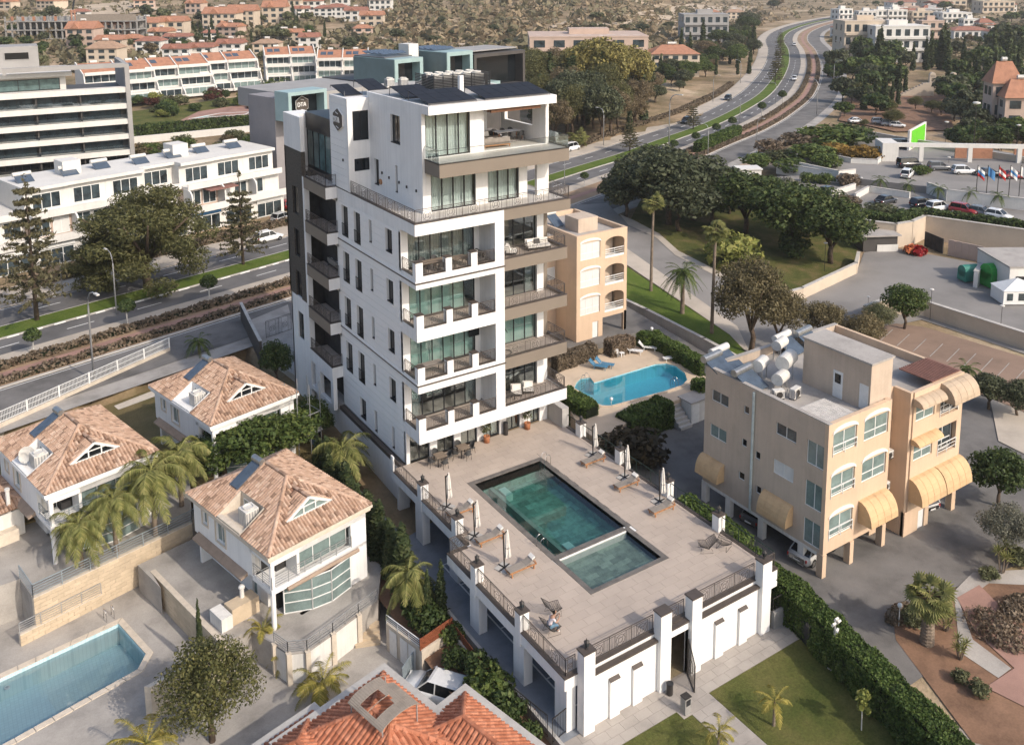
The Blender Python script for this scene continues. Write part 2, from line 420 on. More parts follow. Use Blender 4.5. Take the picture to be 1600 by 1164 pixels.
strip('bed_kerb', -14.9, -14.6, 0, 'kerb', h=.15)
def dashes(name, o, w, L, gap, dz, lim=(0, 1e9), solid=False):
 mb = MB(); acc = 0.0
 for i in range(len(CLN)-1):
  a, b = off(o, i), off(o, i+1); L0 = np.linalg.norm(b-a); n = NRM[i]; za = zav(CLN[i])
  t = 0.0
  while t < L0:
   ph = (acc+t) % (L+gap)
   if ph < L:
    e = min(L0, t+L-ph)
    if e-t > .05:
     p, q = a+(b-a)*t/L0, a+(b-a)*e/L0
     mb.add([(*(p-n*w/2), za+dz), (*(q-n*w/2), za+dz), (*(q+n*w/2), za+dz), (*(p+n*w/2), za+dz)], [(0,1,2,3)])
    t = e+1e-4
   else: t += (L+gap)-ph
  acc += L0
 mb.build(name, 'white_paint', None, kind='structure')
dashes('lane_marking', -4.4, .16, 3, 5, .042); dashes('lane_marking', 4.8, .16, 3, 5, .042)
dashes('edge_marking', 7.45, .12, 60, .1, .042); dashes('edge_marking', -15.3, .10, 60, .1, .042)
# black and white painted kerb stones along the near side of the median, left of the tower
def kerb_blocks():
 mb = MB()
 for i in range(len(CLN)-1):
  a, b = off(-2.14, i), off(-2.14, i+1)
  if a[0] < -60 or a[0] > 20: continue
  L = np.linalg.norm(b-a); n = int(L/2.0)
  for k in range(n):
   p, q = a+(b-a)*k/n, a+(b-a)*(k+.5)/n
   mb.beam((*p, 2.085), (*q, 2.085), .10, .19)
 mb.build('painted_kerb', 'white_paint', None, kind='structure')
kerb_blocks()
def drape(name, poly, dz, mat, size=6.0, px=True, flat=None, **kw):
 pts = [G(*q)[:2] for q in poly] if px else poly
 bm = bmesh.new(); vv = [bm.verts.new((p[0], p[1], 0)) for p in pts]; bm.verts.index_update()
 for t in tessellate_polygon([[Vector((p[0], p[1], 0)) for p in pts]]):
  try: bm.faces.new([vv[i] for i in t])
  except ValueError: pass
 if flat is None:
  for k in range(6):
   e = [e for e in bm.edges if e.calc_length() > size]
   if not e: break
   bmesh.ops.subdivide_edges(bm, edges=e, cuts=1); bmesh.ops.triangulate(bm, faces=[f for f in bm.faces if len(f.verts) > 3])
 for v in bm.verts: v.co.z = (zt(v.co.x, v.co.y) if flat is None else flat)+dz
 bmesh.ops.recalc_face_normals(bm, faces=bm.faces)
 for f in bm.faces:
  f.normal_update()
  if f.normal.z < 0: f.normal_flip()
 me = bpy.data.meshes.new(name); bm.to_mesh(me); bm.free(); me.materials.append(M[mat])
 return place(me, name, None, kind='structure', **kw)
pm('timber_dark', (.16,.075,.04), .6, .2, 5, 20)
# ============================================================ WHITE APARTMENT TOWER
TW = thing('apartment_tower', 'tall white apartment tower with stacked balconies beside the green pool terrace', 'building', (0,0,0))
zb = lambda k: 2.12+4.0*k
def tower():
 T = TW
 # ---- left facade (x = 0) with its openings
 wins = []
 for k in range(0, 5):
  z = zb(k)
  if k == 0: wins += [(9.7,10.9,z+1.75,z+3.5,'w'), (7.5,8.0,z+1.7,z+3.5,'s'), (4.3,4.75,z+1.7,z+3.5,'s')]
  else: wins += [(12.2,13.5,z+.95,z+3.55,'f'), (9.7,10.95,z+.95,z+3.55,'f'), (7.5,8.0,z+1.7,z+3.5,'s'), (3.85,5.0,z+1.75,z+3.55,'w')]
 wins = [w for w in wins if w[2] < zb(5)]
 ops = [w[:4] for w in wins]
 m = MB(); wall(m, 'x', .03, .32, 2.4, 14.4, .2, 23.0, ops)
 m.build('left_wall', 'stucco_white', T)
 # cladding courses, one panel per bay and course
 ys = [2.4, 3.85, 5.0, 7.5, 8.0, 9.7, 10.95, 12.2, 13.5, 14.4]
 for k in range(0, 5):
  for c in range(7):
   z0, z1 = zb(k)+.571*c+.95-.001, zb(k)+.571*(c+1)+.95-.03
   if z1 > zb(5): continue
   runs = []; y = 2.4
   cuts = sorted([(w[0], w[1]) for w in wins if w[2] < z1 and w[3] > z0])
   # split a course where a window only covers part of it
   lo = z0; hi = z1
   for a, b in cuts+[(14.4, 14.4)]:
    if a > y: runs.append((y, a))
    y = max(y, b)
   for a, b in runs: MB().box(0, .028, a+.004, b-.004, lo, hi).build('wall_panel', 'panel_white', T)
   for w in wins:
    if w[2] < z1 and w[3] > z0:
     if w[2] > z0+.04: MB().box(0, .028, w[0]+.004, w[1]-.004, z0, w[2]).build('wall_panel', 'panel_white', T)
     if w[3] < z1-.04: MB().box(0, .028, w[0]+.004, w[1]-.004, w[3], z1).build('wall_panel', 'panel_white', T)
 for a, b, z0, z1, t in wins:
  o = win(T, 'x', .20, a, b, z0, z1, 2 if t != 's' else 1)
  MB().box(.0, .20, a, b, z0-.05, z0+.02).build('sill', 'frame_dark', o)
  if t == 'f':
   r = MB()
   r.box(-.03, .0, a, b, z0+1.0, z0+1.05); r.box(-.03, .0, a, b, z0+.05, z0+.1)
   for q in range(12): r.box(-.02, -.005, a+(b-a)*q/11-.008, a+(b-a)*q/11+.008, z0+.05, z0+1.05)
   r.build('window_guard', 'frame_dark', o)
 for z in (10.72, 18.57):
  MB().box(-.07, .0, .0, 14.4, z-.05, z+.05).build('dark_ledge', 'cap_brown', T)
  MB().box(-.07, 7.66, -.07, .0, z-.05, z+.05).build('dark_ledge', 'cap_brown', T)
  MB().box(-.05, .0, .0, 14.4, z+.052, z+.16).build('cornice', 'stucco_white', T)
 MB().box(-.42, .0, 2.3, 19.6, 3.10, 3.42).build('base_ledge', 'cap_brown', T)
 # ---- dark rooms behind the glass
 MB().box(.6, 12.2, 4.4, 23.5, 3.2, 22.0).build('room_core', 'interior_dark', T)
 for k in range(0, 5): MB().box(.33, 12.1, 2.45, 4.39, zb(k)+(.8 if k else 1.38), zb(k)+.86+(0 if k else .56)).build('room_floor', 'interior_floor', T)
 # ---- front balconies, white (x 0..7.6) and brown (x 7.6..13.6)
 for k in range(1, 6):
  z = zb(k)
  if k < 5:
   m = MB(); m.box(.25, 7.6, .25, 2.4, z, z+.78); m.box(0, 7.6, 0, .25, z, z+.95); m.box(0, .25, .25, 2.4, z, z+.95)
   m.build('balcony_slab', 'stucco_white', T)
   MB().box(.25, 6.78, .25, 2.4, z+.782, z+.80).build('balcony_floor', 'balcony_tile', T)
   for a, b in ((0,.58), (2.48,3.0), (4.66,5.2)):
    o = MB().box(a, b, -.004, .5, z+.952, z+2.0).build('balcony_post', 'stucco_white', T)
    MB().box(a-.03, b+.03, -.03, .53, z+2.0, z+2.06).build('cap', 'cap_brown', o)
   for a, b in ((.6,2.46), (3.02,4.64), (5.22,6.76)):
    MB().box(a, b, -.01, .27, z+.952, z+.985).build('coping', 'cap_brown', T)
    railing(MB(), (a,.14,z+.98), (b,.14,z+.98), .92, 1.6).build('railing', 'metal_brown', T)
   MB().box(-.01, .27, .52, 2.38, z+.952, z+.985).build('coping', 'cap_brown', T)
   railing(MB(), (.12,.55,z+.98), (.12,2.36,z+.98), .92, 1.6).build('railing', 'metal_brown', T)
   # pier between the two balcony stacks, in courses
   MB().box(6.80, 7.58, .02, 2.4, z+.95, z+4.0).build('pier', 'stucco_white', T)
   for c in range(5): MB().box(6.78, 7.6, 0, .6, z+.955+.61*c, z+.955+.61*(c+1)-.025).build('pier_panel', 'panel_white', T)
   # front wall strip and glazing
   MB().box(0, .6, 2.38, 2.7, z+.8, z+4.0).build('front_wall', 'stucco_white', T)
   MB().box(6.35, 6.80, 2.40, 2.7, z+.8, z+4.0).build('front_wall', 'stucco_white', T)
   win(T, 'y', 2.45, .6, 6.35, z+.82, z+3.75, 6, 'frame_dark', 'glass_clear' if k in (1,4) else 'glass_green', .07, .08, name='glazing')
   MB().box(.6, 6.35, 2.40, 2.7, z+3.75, z+4.0).build('lintel', 'stucco_white', T)
   if k == 4: curtain(T, .65, 6.3, 2.75, z+.85, z+3.7, 'curtain_grey')
   elif k in (2, 3): curtain(T, .65, 5.6 if k == 3 else 6.3, 2.75, z+.85, z+3.7, 'blind_teal', .015, .5, 'blind')
   else:
    curtain(T, .65, 1.5, 2.8, z+.85, z+3.7, 'curtain_grey'); curtain(T, 5.6, 6.3, 2.8, z+.85, z+3.7, 'curtain_grey')
  bm_ = 'stucco_white' if k == 1 else 'beige_brown'
  if k < 5:
   m = MB(); m.box(7.602, 13.35, .25, 2.6, z, z+.78); m.box(7.602, 13.6, 0, .25, z, z+.95); m.box(13.35, 13.6, .25, 3.0, z, z+.95)
   m.build('balcony_slab', bm_, T)
   MB().box(7.602, 13.35, .25, 2.5, z+.782, z+.80).build('balcony_floor', 'balcony_tile', T)
   MB().box(7.6, 13.62, -.02, .28, z+.952, z+.99).build('coping', 'cap_brown', T); MB().box(13.33, 13.62, .28, 3.0, z+.952, z+.99).build('coping', 'cap_brown', T)
   railing(MB(), (7.64,.12,z+.98), (13.46,.12,z+.98), .9, 1.95).build('railing', 'metal_brown', T)
   railing(MB(), (13.46,.2,z+.98), (13.46,2.95,z+.98), .9, 1.4).build('railing', 'metal_brown', T)
   MB().box(7.58, 7.9, 2.45, 2.75, z+.8, z+4.0).build('front_wall', 'stucco_white', T)
   MB().box(12.2, 12.85, 2.25, 2.75, z+.8, z+4.0).build('front_wall', 'stucco_white', T)
   MB().box(12.86, 13.4, 2.5, 6.5, z+.8, z+4.0).build('side_wall', 'beige_brown' if k > 1 else 'stucco_white', T)
   win(T, 'y', 2.48, 7.9, 12.2, z+.82, z+3.75, 4, 'frame_dark', 'glass_green' if k == 2 else 'glass_clear', .07, .08, name='glazing')
   MB().box(7.9, 12.2, 2.45, 2.7, z+3.75, z+4.0).build('lintel', 'stucco_white', T)
   if k == 2: curtain(T, 7.95, 12.15, 2.8, z+.85, z+3.7, 'blind_teal', .015, .5, 'blind')
   if k == 3: curtain(T, 11.4, 12.15, 2.9, z+.85, z+3.7, 'curtain_grey')
 # window in the back corner of the second balcony
 win(T, 'y', 2.36, 5.75, 6.7, zb(2)+2.3, zb(2)+3.6, 1)
 # ---- terrace level (slab 5) round the set-back upper storeys
 z = zb(5)
 m = MB(); m.box(0, 7.6, 0, 14.4, z, z+.88); m.build('terrace_slab', 'stucco_white', T)
 m = MB(); m.box(7.602, 13.9, 0, 6.0, z+.02, z+.88); m.build('terrace_slab', 'beige_brown', T)
 MB().box(.3, 13.6, .3, 11.6, z+.882, z+.90).build('terrace_floor', 'terrace_tile', T)
 m = MB(); m.box(-.03, 13.93, -.03, .3, z+.882, z+.93); m.box(-.03, .3, .3, 14.4, z+.882, z+.93); m.box(13.6, 13.93, .3, 4.5, z+.882, z+.93)
 m.build('coping', 'cap_brown', T)
 railing(MB(), (.08,.1,z+.92), (.08,11.5,z+.92), 1.0, 1.62).build('railing', 'metal_brown', T)
 railing(MB(), (.1,.1,z+.92), (13.8,.1,z+.92), 1.0, 1.95).build('railing', 'metal_brown', T)
 railing(MB(), (13.8,.15,z+.92), (13.8,4.4,z+.92), 1.0, 1.6).build('railing', 'metal_brown', T)
 # ---- upper storeys
 x0, yf = 1.9, 2.3
 so_ = [(9.95,10.8,23.75,25.85), (6.5,6.9,23.85,25.95), (5.9,7.55,27.75,29.95)]
 m = MB(); wall(m, 'x', x0, x0+.3, yf, 11.6, 23.0, 30.598, so_); m.build('upper_left_wall', 'stucco_white', T)
 for i, w in enumerate(so_):
  o = win(T, 'x', x0+.18, *w, 2 if i == 2 else 1); MB().box(x0-.02, x0+.18, w[0], w[1], w[2]-.06, w[2]+.01).build('sill', 'frame_dark', o)
 fo = [(2.6,6.5,23.05,26.1), (7.6,10.5,23.05,26.1), (2.2,6.05,27.2,30.5), (7.3,13.1,27.2,30.4), (11.3,12.25,23.0,26.1)]
 m = MB(); wall(m, 'y', yf, yf+.3, x0+.302, 13.4, 23.0, 30.6, fo); m.build('upper_front_wall', 'stucco_white', T)
 win(T, 'y', yf+.08, 2.6, 6.5, 23.05, 26.1, 4, 'frame_dark', 'glass_clear', .09, .1, name='glazing'); curtain(T, 2.65, 6.45, yf+.42, 23.08, 26.1)
 win(T, 'y', yf+.08, 7.6, 10.5, 23.05, 26.1, 3, 'frame_dark', 'glass_clear', .09, .1, name='glazing'); curtain(T, 7.65, 10.45, yf+.42, 23.08, 26.1)
 win(T, 'y', yf+.08, 2.2, 6.05, 27.2, 30.5, 4, 'frame_dark', 'glass_clear', .09, .1, name='glazing'); curtain(T, 2.25, 6.0, yf+.42, 27.22, 30.5)
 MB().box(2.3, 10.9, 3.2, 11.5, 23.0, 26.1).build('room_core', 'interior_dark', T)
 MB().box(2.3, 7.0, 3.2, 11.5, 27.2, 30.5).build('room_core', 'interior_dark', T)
 MB().box(7.0, 7.3, yf+.302, 9.0, 27.2, 30.5).build('inner_wall', 'stucco_white', T)
 # penthouse floor: brown balcony with glass rail
 MB().box(2.1, 13.75, 0, 11.6, 26.12, 27.10).build('penthouse_slab', 'beige_brown', T)
 MB().box(2.14, 13.71, .04, 9.0, 27.102, 27.15).build('penthouse_floor', 'terrace_tile', T)
 m = MB(); m.box(2.08, 13.78, -.02, .10, 27.102, 27.19); m.box(2.08, 2.2, .10, yf, 27.102, 27.19); m.box(13.66, 13.78, .10, 6.0, 27.102, 27.19); m.build('rail_base', 'metal_dark', T)
 for i in range(9):
  a, b = 2.16+11.5*i/9, 2.16+11.5*(i+1)/9; MB().box(a+.01, b-.01, .03, .045, 27.19, 28.15).build('glass_panel', 'glass_rail', T)
 for i in range(4):
  a, b = .1+5.6*i/4, .1+5.6*(i+1)/4; MB().box(13.71, 13.725, a+.01, b-.01, 27.19, 28.15).build('glass_panel', 'glass_rail', T)
 MB().box(2.13, 2.145, .1, yf-.02, 27.19, 28.15).build('glass_panel', 'glass_rail', T)
 m = MB(); m.beam((2.13,.037,28.17), (13.72,.037,28.17), .03); m.beam((2.13,.04,28.17), (2.13,yf,28.17), .03); m.beam((13.72,.04,28.17), (13.72,5.7,28.17), .03); m.build('glass_rail_cap', 'metal_dark', T)
 # covered terrace: back glazing, right wall with an opening, timber slats under the roof
 win(T, 'y', 8.6, 7.32, 11.0, 27.2, 30.45, 3, 'frame_dark', 'glass_clear', .09, .1, name='glazing')
 MB().box(7.3, 11.0, 9.0, 11.5, 27.16, 30.5).build('room_core', 'interior_dark', T)
 curtain(T, 9.2, 10.2, 8.85, 27.2, 30.4, 'curtain_grey')
 MB().box(11.0, 11.3, 8.4, 9.0, 27.2, 30.55).build('inner_wall', 'stucco_white', T)
 m = MB(); wall(m, 'x', 13.1, 13.4, yf+.302, 9.0, 27.15, 30.6, [(4.2,8.4,28.4,30.2)]); m.build('terrace_side_wall', 'stucco_white', T)
 for i in range(8): MB().box(7.4, 12.0, yf-.9+.55*i, yf-.75+.55*i, 30.28, 30.58).build('timber_slat', 'timber_dark', T)
 # roof slab and its parapet line
 m = MB(); m.box(x0, 13.35, 1.15, 11.9, 30.6, 31.25); m.build('roof', 'stucco_white', T)
 MB().box(x0+.25, 13.1, 1.4, 11.9, 31.252, 31.28).build('roof_surface', 'concrete_light', T)
 # ---- stair tower with the badge
 so2 = [(.45,1.85,27.3,29.75), (.5,1.85,24.75,25.8)]
 m = MB(); wall(m, 'y', 11.6, 11.9, 0, 1.9, 23.0, 30.8, so2); m.build('stair_front', 'stucco_white', T)
 for w in so2: win(T, 'y', 11.68, *w, 2)
 MB().box(.1, 3.5, 12.1, 15.3, 23.0, 30.38).build('room_core', 'interior_dark', T)
 MB().box(.03, .3, 11.905, 15.4, 23.01, 30.8).build('stair_wall', 'stucco_white', T)
 for c in range(13): MB().box(0, .028, 11.91, 15.38, 23.1+.59*c, 23.1+.59*(c+1)-.03).build('wall_panel', 'panel_white', T)
 MB().box(.305, 4.2, 11.905, 15.4, 30.4, 30.8).build('stair_roof', 'stucco_white', T)
 for y, z in ((12.7,25.6), (9.3,24.9), (8.0,24.75), (6.2,24.7), (4.9,24.6), (3.3,24.6)):
  x = 0 if y > 12 else x0
  MB().box(x-.09, x, y-.06, y+.06, z-.1, z+.1).build('wall_lamp', 'metal_dark', T)
 b = MB()
 for r, xx in ((.24, -.06),):
  b.tube([(x0-.08,9.6+0*1,24.1), (x0,9.6,24.1)], .24, 14)
 b.build('wall_ornament', 'wood_teak', T)
 # ---- left rear: brown balconies and the stone-clad volume
 for k in range(1, 6):
  z = zb(k); mt = 'stucco_white' if k == 1 else 'beige_brown'
  MB().box(-1.0, 0.0, 14.41, 19.6, z-.1, z+.9).build('balcony_slab', mt, T)
  MB().box(-1.005, -.002, 14.39, 14.409, z-.1, z+.9).build('balcony_end', 'stucco_white', T)
  MB().box(-.9, 1.8, 14.5, 19.5, z+.902, z+.92).build('balcony_floor', 'terrace_tile' if k == 5 else 'balcony_tile', T)
  m = MB(); m.box(-1.03, -.8, 14.38, 19.6, z+.925, z+.97); m.box(-.8, 0, 14.38, 14.6, z+.925, z+.97); m.build('coping', 'cap_brown', T)
  r = MB(); railing(r, (-.92,14.5,z+.95), (-.92,19.5,z+.95), 1.0, 1.25); railing(r, (-.92,14.5,z+.95), (-.02,14.5,z+.95), 1.0, 1.0); r.build('railing', 'metal_brown' if k < 4 else 'metal_brown', T)
  if k < 5:
   MB().box(0.0, 2.2, 14.42, 14.7, z+.9, z+3.9).build('side_wall', 'stucco_white', T)
   MB().box(2.0, 2.3, 14.7, 19.5, z+.9, z+3.9).build('back_wall', 'interior_dark', T)
   MB().box(0.0, 2.0, 14.42, 19.6, z+3.6, z+3.895).build('ceiling', 'stucco_white', T)
   win(T, 'x', 1.9, 14.8, 19.3, z+.95, z+3.6, 4, 'frame_dark', 'glass_green' if k == 4 else 'glass_dark', .07, .08, name='glazing')
   if k == 4:
    for yy in (0,):
     c = MB()
     for q in range(37): c.box(1.99, 2.0, 14.85+.12*q, 14.85+.12*q+.08, z+.95, z+3.6)
     c.build('curtain', 'curtain', T)
 MB().box(-.98, -.5, 19.62, 20.0, 3.0, 23.0).build('white_pilaster', 'stucco_white', T)
 sw = [(21.2,22.6,zb(k)+1.0,zb(k)+3.6) for k in (2,3,4)]
 m = MB(); wall(m, 'x', -1.0, -.6, 20.0, 24.3, 11.2, 25.2, sw); m.box(-1.0, 4, 24.0, 24.3, 11.2, 25.2); m.build('stone_wall', 'stone_dark', T)
 for w in sw: win(T, 'x', -.85, *w, 2)
 w1 = (21.2,22.6,zb(1)+1.0,zb(1)+3.6)
 m = MB(); wall(m, 'x', -.95, -.6, 20.0, 24.3, .5, 11.2, [w1]); m.box(-.95, 4, 24.0, 24.28, .5, 11.2); m.build('white_lower_wall', 'stucco_white', T)
 win(T, 'x', -.85, *w1, 2)
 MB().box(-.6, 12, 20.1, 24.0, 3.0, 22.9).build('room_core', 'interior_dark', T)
 MB().box(-.98, -.6, 20.0, 24.3, 25.2, 28.3).build('white_fin', 'stucco_white', T)
 MB().box(-.6, 1.0, 22.0, 24.3, 23.0, 28.3).build('white_fin', 'stucco_white', T)
 # dark glazed box on the terrace
 m = MB(); m.box(.3, 5, 16.2, 22.0, 27.0, 28.5); m.box(.35, 5, 16.25, 22, 23.0, 23.5); m.build('dark_box', 'frame_dark', T)
 win(T, 'x', .38, 16.3, 22.0, 23.5, 27.0, 4, 'frame_dark', 'glass_teal', .12, .1, name='glazing'); win(T, 'y', 16.3, .4, 3.5, 23.5, 27.0, 2, 'frame_dark', 'glass_teal', .12, .1, name='glazing')
 MB().box(.5, 5, 16.45, 22.0, 23.5, 27.0).build('room_core', 'interior_dark', T)
 # lower left: ground storey, opening with the planter, base wall down to the path
 MB().box(.0, .3, 2.4, 14.4, .0, .2).build('plinth', 'concrete_light', T)
 MB().box(-.4, 0, 2.4, 24.3, -.2, 3.08).build('base_wall', 'stucco_white', T)
 m = MB(); wall(m, 'x', -.95, -.6, 14.42, 20.0, 3.1, 6.0, [(15.0,17.5,3.5,5.6), (18.6,19.8,3.5,5.8)]); m.build('white_lower_wall', 'stucco_white', T)
 MB().box(-.55, 3, 14.42, 19.9, 3.2, 3.5).build('lobby_floor', 'concrete', T)
 # ---- ground floor front, behind the deck
 fo = [(.3,2.03), (2.67,4.2), (4.8,6.33), (6.9,8.46), (9.11,10.45), (11.5,12.44)]
 m = MB(); wall(m, 'y', 2.26, 2.6, 0, 13.25, 3.5, 6.12, [(a,b,3.5,5.95) for a, b in fo]); m.build('ground_front_wall', 'stucco_white', T)
 for a, b in fo:
  win(T, 'y', 2.42, a, b, 3.52, 5.95, 2, 'frame_dark', 'glass_clear', .07, .08, name='glazing')
 curtain(T, 6.95, 8.4, 2.8, 3.55, 5.9); curtain(T, 11.55, 12.4, 2.8, 3.55, 5.9)
 MB().box(0, .3, 2.26, 14.4, 3.42, 3.5).build('plinth', 'stucco_white', T)
 MB().box(13.0, 13.3, 2.6, 20, 3.5, 22.0).build('right_wall', 'stucco_white', T)
 MB().box(.35, 13, 23.5, 24.0, 3.0, 22.9).build('rear_wall', 'stucco_white', T)
 MB().box(3.0, 13.3, 11.9, 24.0, 22.2, 23.0).build('rear_slab', 'stucco_white', T)
 MB().box(4.205, 13.3, 11.91, 16.5, 30.6, 31.2).build('rear_roof', 'concrete_light', T)
 MB().box(3.6, 13.2, 12.0, 16.4, 23.0, 30.39).build('rear_block', 'stucco_white', T)
tower()
# the badge on the stair tower: hexagon plate with three letters
def letters(mb, glyphs, org, ux, h, n, t=.03, sp=.22):
 """block letters from strokes on a 1 x 1 grid; ux = direction of writing, n = outward normal"""
 ux, n = Vector(ux), Vector(n); o = Vector(org); Zv = Vector((0,0,1)); w = h*.72; x = 0
 for g in glyphs:
  for (a, b, c, d) in LETTER.get(g, ()):
   p, q = o+ux*(x+a*w)+Zv*b*h+n*t, o+ux*(x+c*w)+Zv*d*h+n*t
   mb.beam(p, q, h*.17, h*.17) if abs(n.z) < .5 else None
  x += w+h*sp
 return mb
LETTER = {'D': [(0,0,0,1),(0,1,.6,1),(.6,1,1,.7),(1,.7,1,.3),(1,.3,.6,0),(.6,0,0,0)], 'T': [(0,1,1,1),(.5,0,.5,1)], 'A': [(0,0,.35,1),(.35,1,.65,1),(.65,1,1,0),(.2,.4,.8,.4)],
 'S': [(1,1,0,1),(0,1,0,.5),(0,.5,1,.5),(1,.5,1,0),(1,0,0,0)], 'H': [(0,0,0,1),(1,0,1,1),(0,.5,1,.5)], 'O': [(0,0,0,1),(0,1,1,1),(1,1,1,0),(1,0,0,0)], 'P': [(0,0,0,1),(0,1,1,1),(1,1,1,.5),(1,.5,0,.5)],
 'E': [(0,0,0,1),(0,1,1,1),(0,.5,.8,.5),(0,0,1,0)], 'B': [(0,0,0,1),(0,1,.8,1),(.8,1,.8,.5),(0,.5,1,.5),(1,.5,1,0),(1,0,0,0)], 'I': [(.5,0,.5,1)], 'L': [(0,1,0,0),(0,0,1,0)], 'N': [(0,0,0,1),(0,1,1,0),(1,0,1,1)], 'R': [(0,0,0,1),(0,1,1,1),(1,1,1,.5),(1,.5,0,.5),(.4,.5,1,0)], 'F': [(0,0,0,1),(0,1,1,1),(0,.5,.8,.5)], 'C': [(1,1,0,1),(0,1,0,0),(0,0,1,0)], 'U': [(0,1,0,0),(0,0,1,0),(1,0,1,1)], 'M': [(0,0,0,1),(0,1,.5,.4),(.5,.4,1,1),(1,1,1,0)], 'Y': [(0,1,.5,.5),(1,1,.5,.5),(.5,.5,.5,0)], 'X': [(0,0,1,1),(0,1,1,0)], 'G': [(1,1,0,1),(0,1,0,0),(0,0,1,0),(1,0,1,.5),(1,.5,.5,.5)], 'V': [(0,1,.5,0),(.5,0,1,1)], 'K': [(0,0,0,1),(0,.5,1,1),(0,.5,1,0)], ' ': []}
def badge(parent_label, loc, rz, sc, group=None):
 t = thing('building_badge', parent_label, 'sign', loc, rz, group, sc)
 hexo = lambda r: [(r*cos(pi/2+i*pi/3), r*sin(pi/2+i*pi/3)) for i in range(6)]
 def plate(r, d0, d1):          # plate in the x-z plane, thickness along -y
  m = MB(); h = hexo(r); n = 6
  m.add([(x,-d0,z) for x, z in h]+[(x,-d1,z) for x, z in h], [tuple(range(6)), tuple(range(11,5,-1))]+[(i,n+i,n+(i+1)%n,(i+1)%n) for i in range(n)]); return m
 plate(.92, 0, .16).build('plate', 'cap_brown', t); plate(.98, 0, .10).build('rim', 'panel_white', t)
 letters(MB(), 'DTA', (-.66,-.18,-.2), (1,0,0), .42, (0,-1,0), .02, .2).build('lettering', 'panel_white', t)
 m = MB(); m.beam((-.2,-.175,-.55), (.25,-.175,-.68), .05); m.beam((-.25,-.175,.62), (.2,-.175,.5), .05); m.build('mark', 'panel_white', t)
 return t
badge('dark hexagonal badge lettered in white on the tower stair wall', (-.005, 13.35, 28.9), -pi/2, (1.12, 1, 1.0))
# ============================================================ FOLIAGE TOOLS
leafmat('leaf_dark', (.016,.028,.010), (.034,.052,.016), (.075,.092,.028))
leafmat('leaf_mid', (.024,.040,.012), (.052,.075,.020), (.11,.125,.035))
leafmat('leaf_olive', (.04,.045,.02), (.075,.08,.04), (.13,.13,.07))
leafmat('leaf_brown', (.055,.042,.024), (.10,.078,.045), (.165,.13,.085))
leafmat('leaf_yellow', (.10,.095,.02), (.19,.165,.04), (.30,.24,.08))
leafmat('leaf_hedge', (.022,.040,.010), (.05,.078,.018), (.10,.125,.035))
leafmat('leaf_palm', (.06,.07,.02), (.115,.12,.04), (.20,.18,.075))
leafmat('leaf_red', (.03,.012,.01), (.05,.02,.015), (.09,.035,.025))
leafmat('leaf_autumn', (.12,.07,.015), (.20,.12,.03), (.28,.19,.06))
leafmat('leaf_grey', (.06,.06,.045), (.11,.11,.085), (.17,.165,.13))
def leaf_np(blobs, n, size, seed, shell=.55, up=.25, aspect=1.5):
 r = np.random.RandomState(seed); b = np.array(blobs, float)
 a = (b[:,3]*b[:,4]+b[:,4]*b[:,5]+b[:,3]*b[:,5]); k = r.choice(len(b), n, p=a/a.sum())
 d = r.normal(size=(n,3)); d /= np.linalg.norm(d, axis=1)[:,None]
 rad = shell+(1.03-shell)*r.rand(n)**.6
 c = b[k,:3]+d*b[k,3:]*rad[:,None]
 nn = d+r.normal(size=(n,3))*.75; nn[:,2] += up; nn /= np.linalg.norm(nn, axis=1)[:,None]
 t = np.cross(nn, r.normal(size=(n,3))); t /= np.linalg.norm(t, axis=1)[:,None]; s = np.cross(nn, t)
 sz = size*(.45+1.25*r.rand(n)**1.6)[:,None]; bend = nn*sz*.22
 V = np.stack([c-t*sz*aspect*.5, c+s*sz*.42+bend, c+t*sz*aspect*.5, c-s*sz*.42+bend], 1).reshape(-1,3)
 return V
def quads_mesh(name, V, mat):
 n = len(V)//4; me = bpy.data.meshes.new(name)
 me.vertices.add(len(V)); me.vertices.foreach_set('co', V.astype(np.float32).ravel())
 me.loops.add(4*n); me.loops.foreach_set('vertex_index', np.arange(4*n, dtype=np.int32))
 me.polygons.add(n); me.polygons.foreach_set('loop_start', np.arange(0, 4*n, 4, dtype=np.int32))
 me.materials.append(M[mat]); me.update(calc_edges=True); return me
def leafy(parent, name, mat, blobs, n, size, seed, **kw):
 return place(quads_mesh(name, leaf_np(blobs, n, size, seed, **kw), mat), name, parent)
def crown_blobs(rx, ry, rz, cz, k, seed, sub=.42):
 r = random.Random(seed); out = [(0,0,cz,rx*.62,ry*.62,rz*.62)]
 for i in range(k):
  th = 2*pi*(i*.618034) + r.uniform(-.3,.3); ph = math.asin(max(-.75, min(1, -.6+1.6*(i+.5)/k)))
  f = r.uniform(.55,.72); q = sub*r.uniform(.75,1.2)
  out.append((rx*f*cos(th)*cos(ph), ry*f*sin(th)*cos(ph), cz+rz*f*sin(ph), rx*q, ry*q, rz*q*.9))
 return out
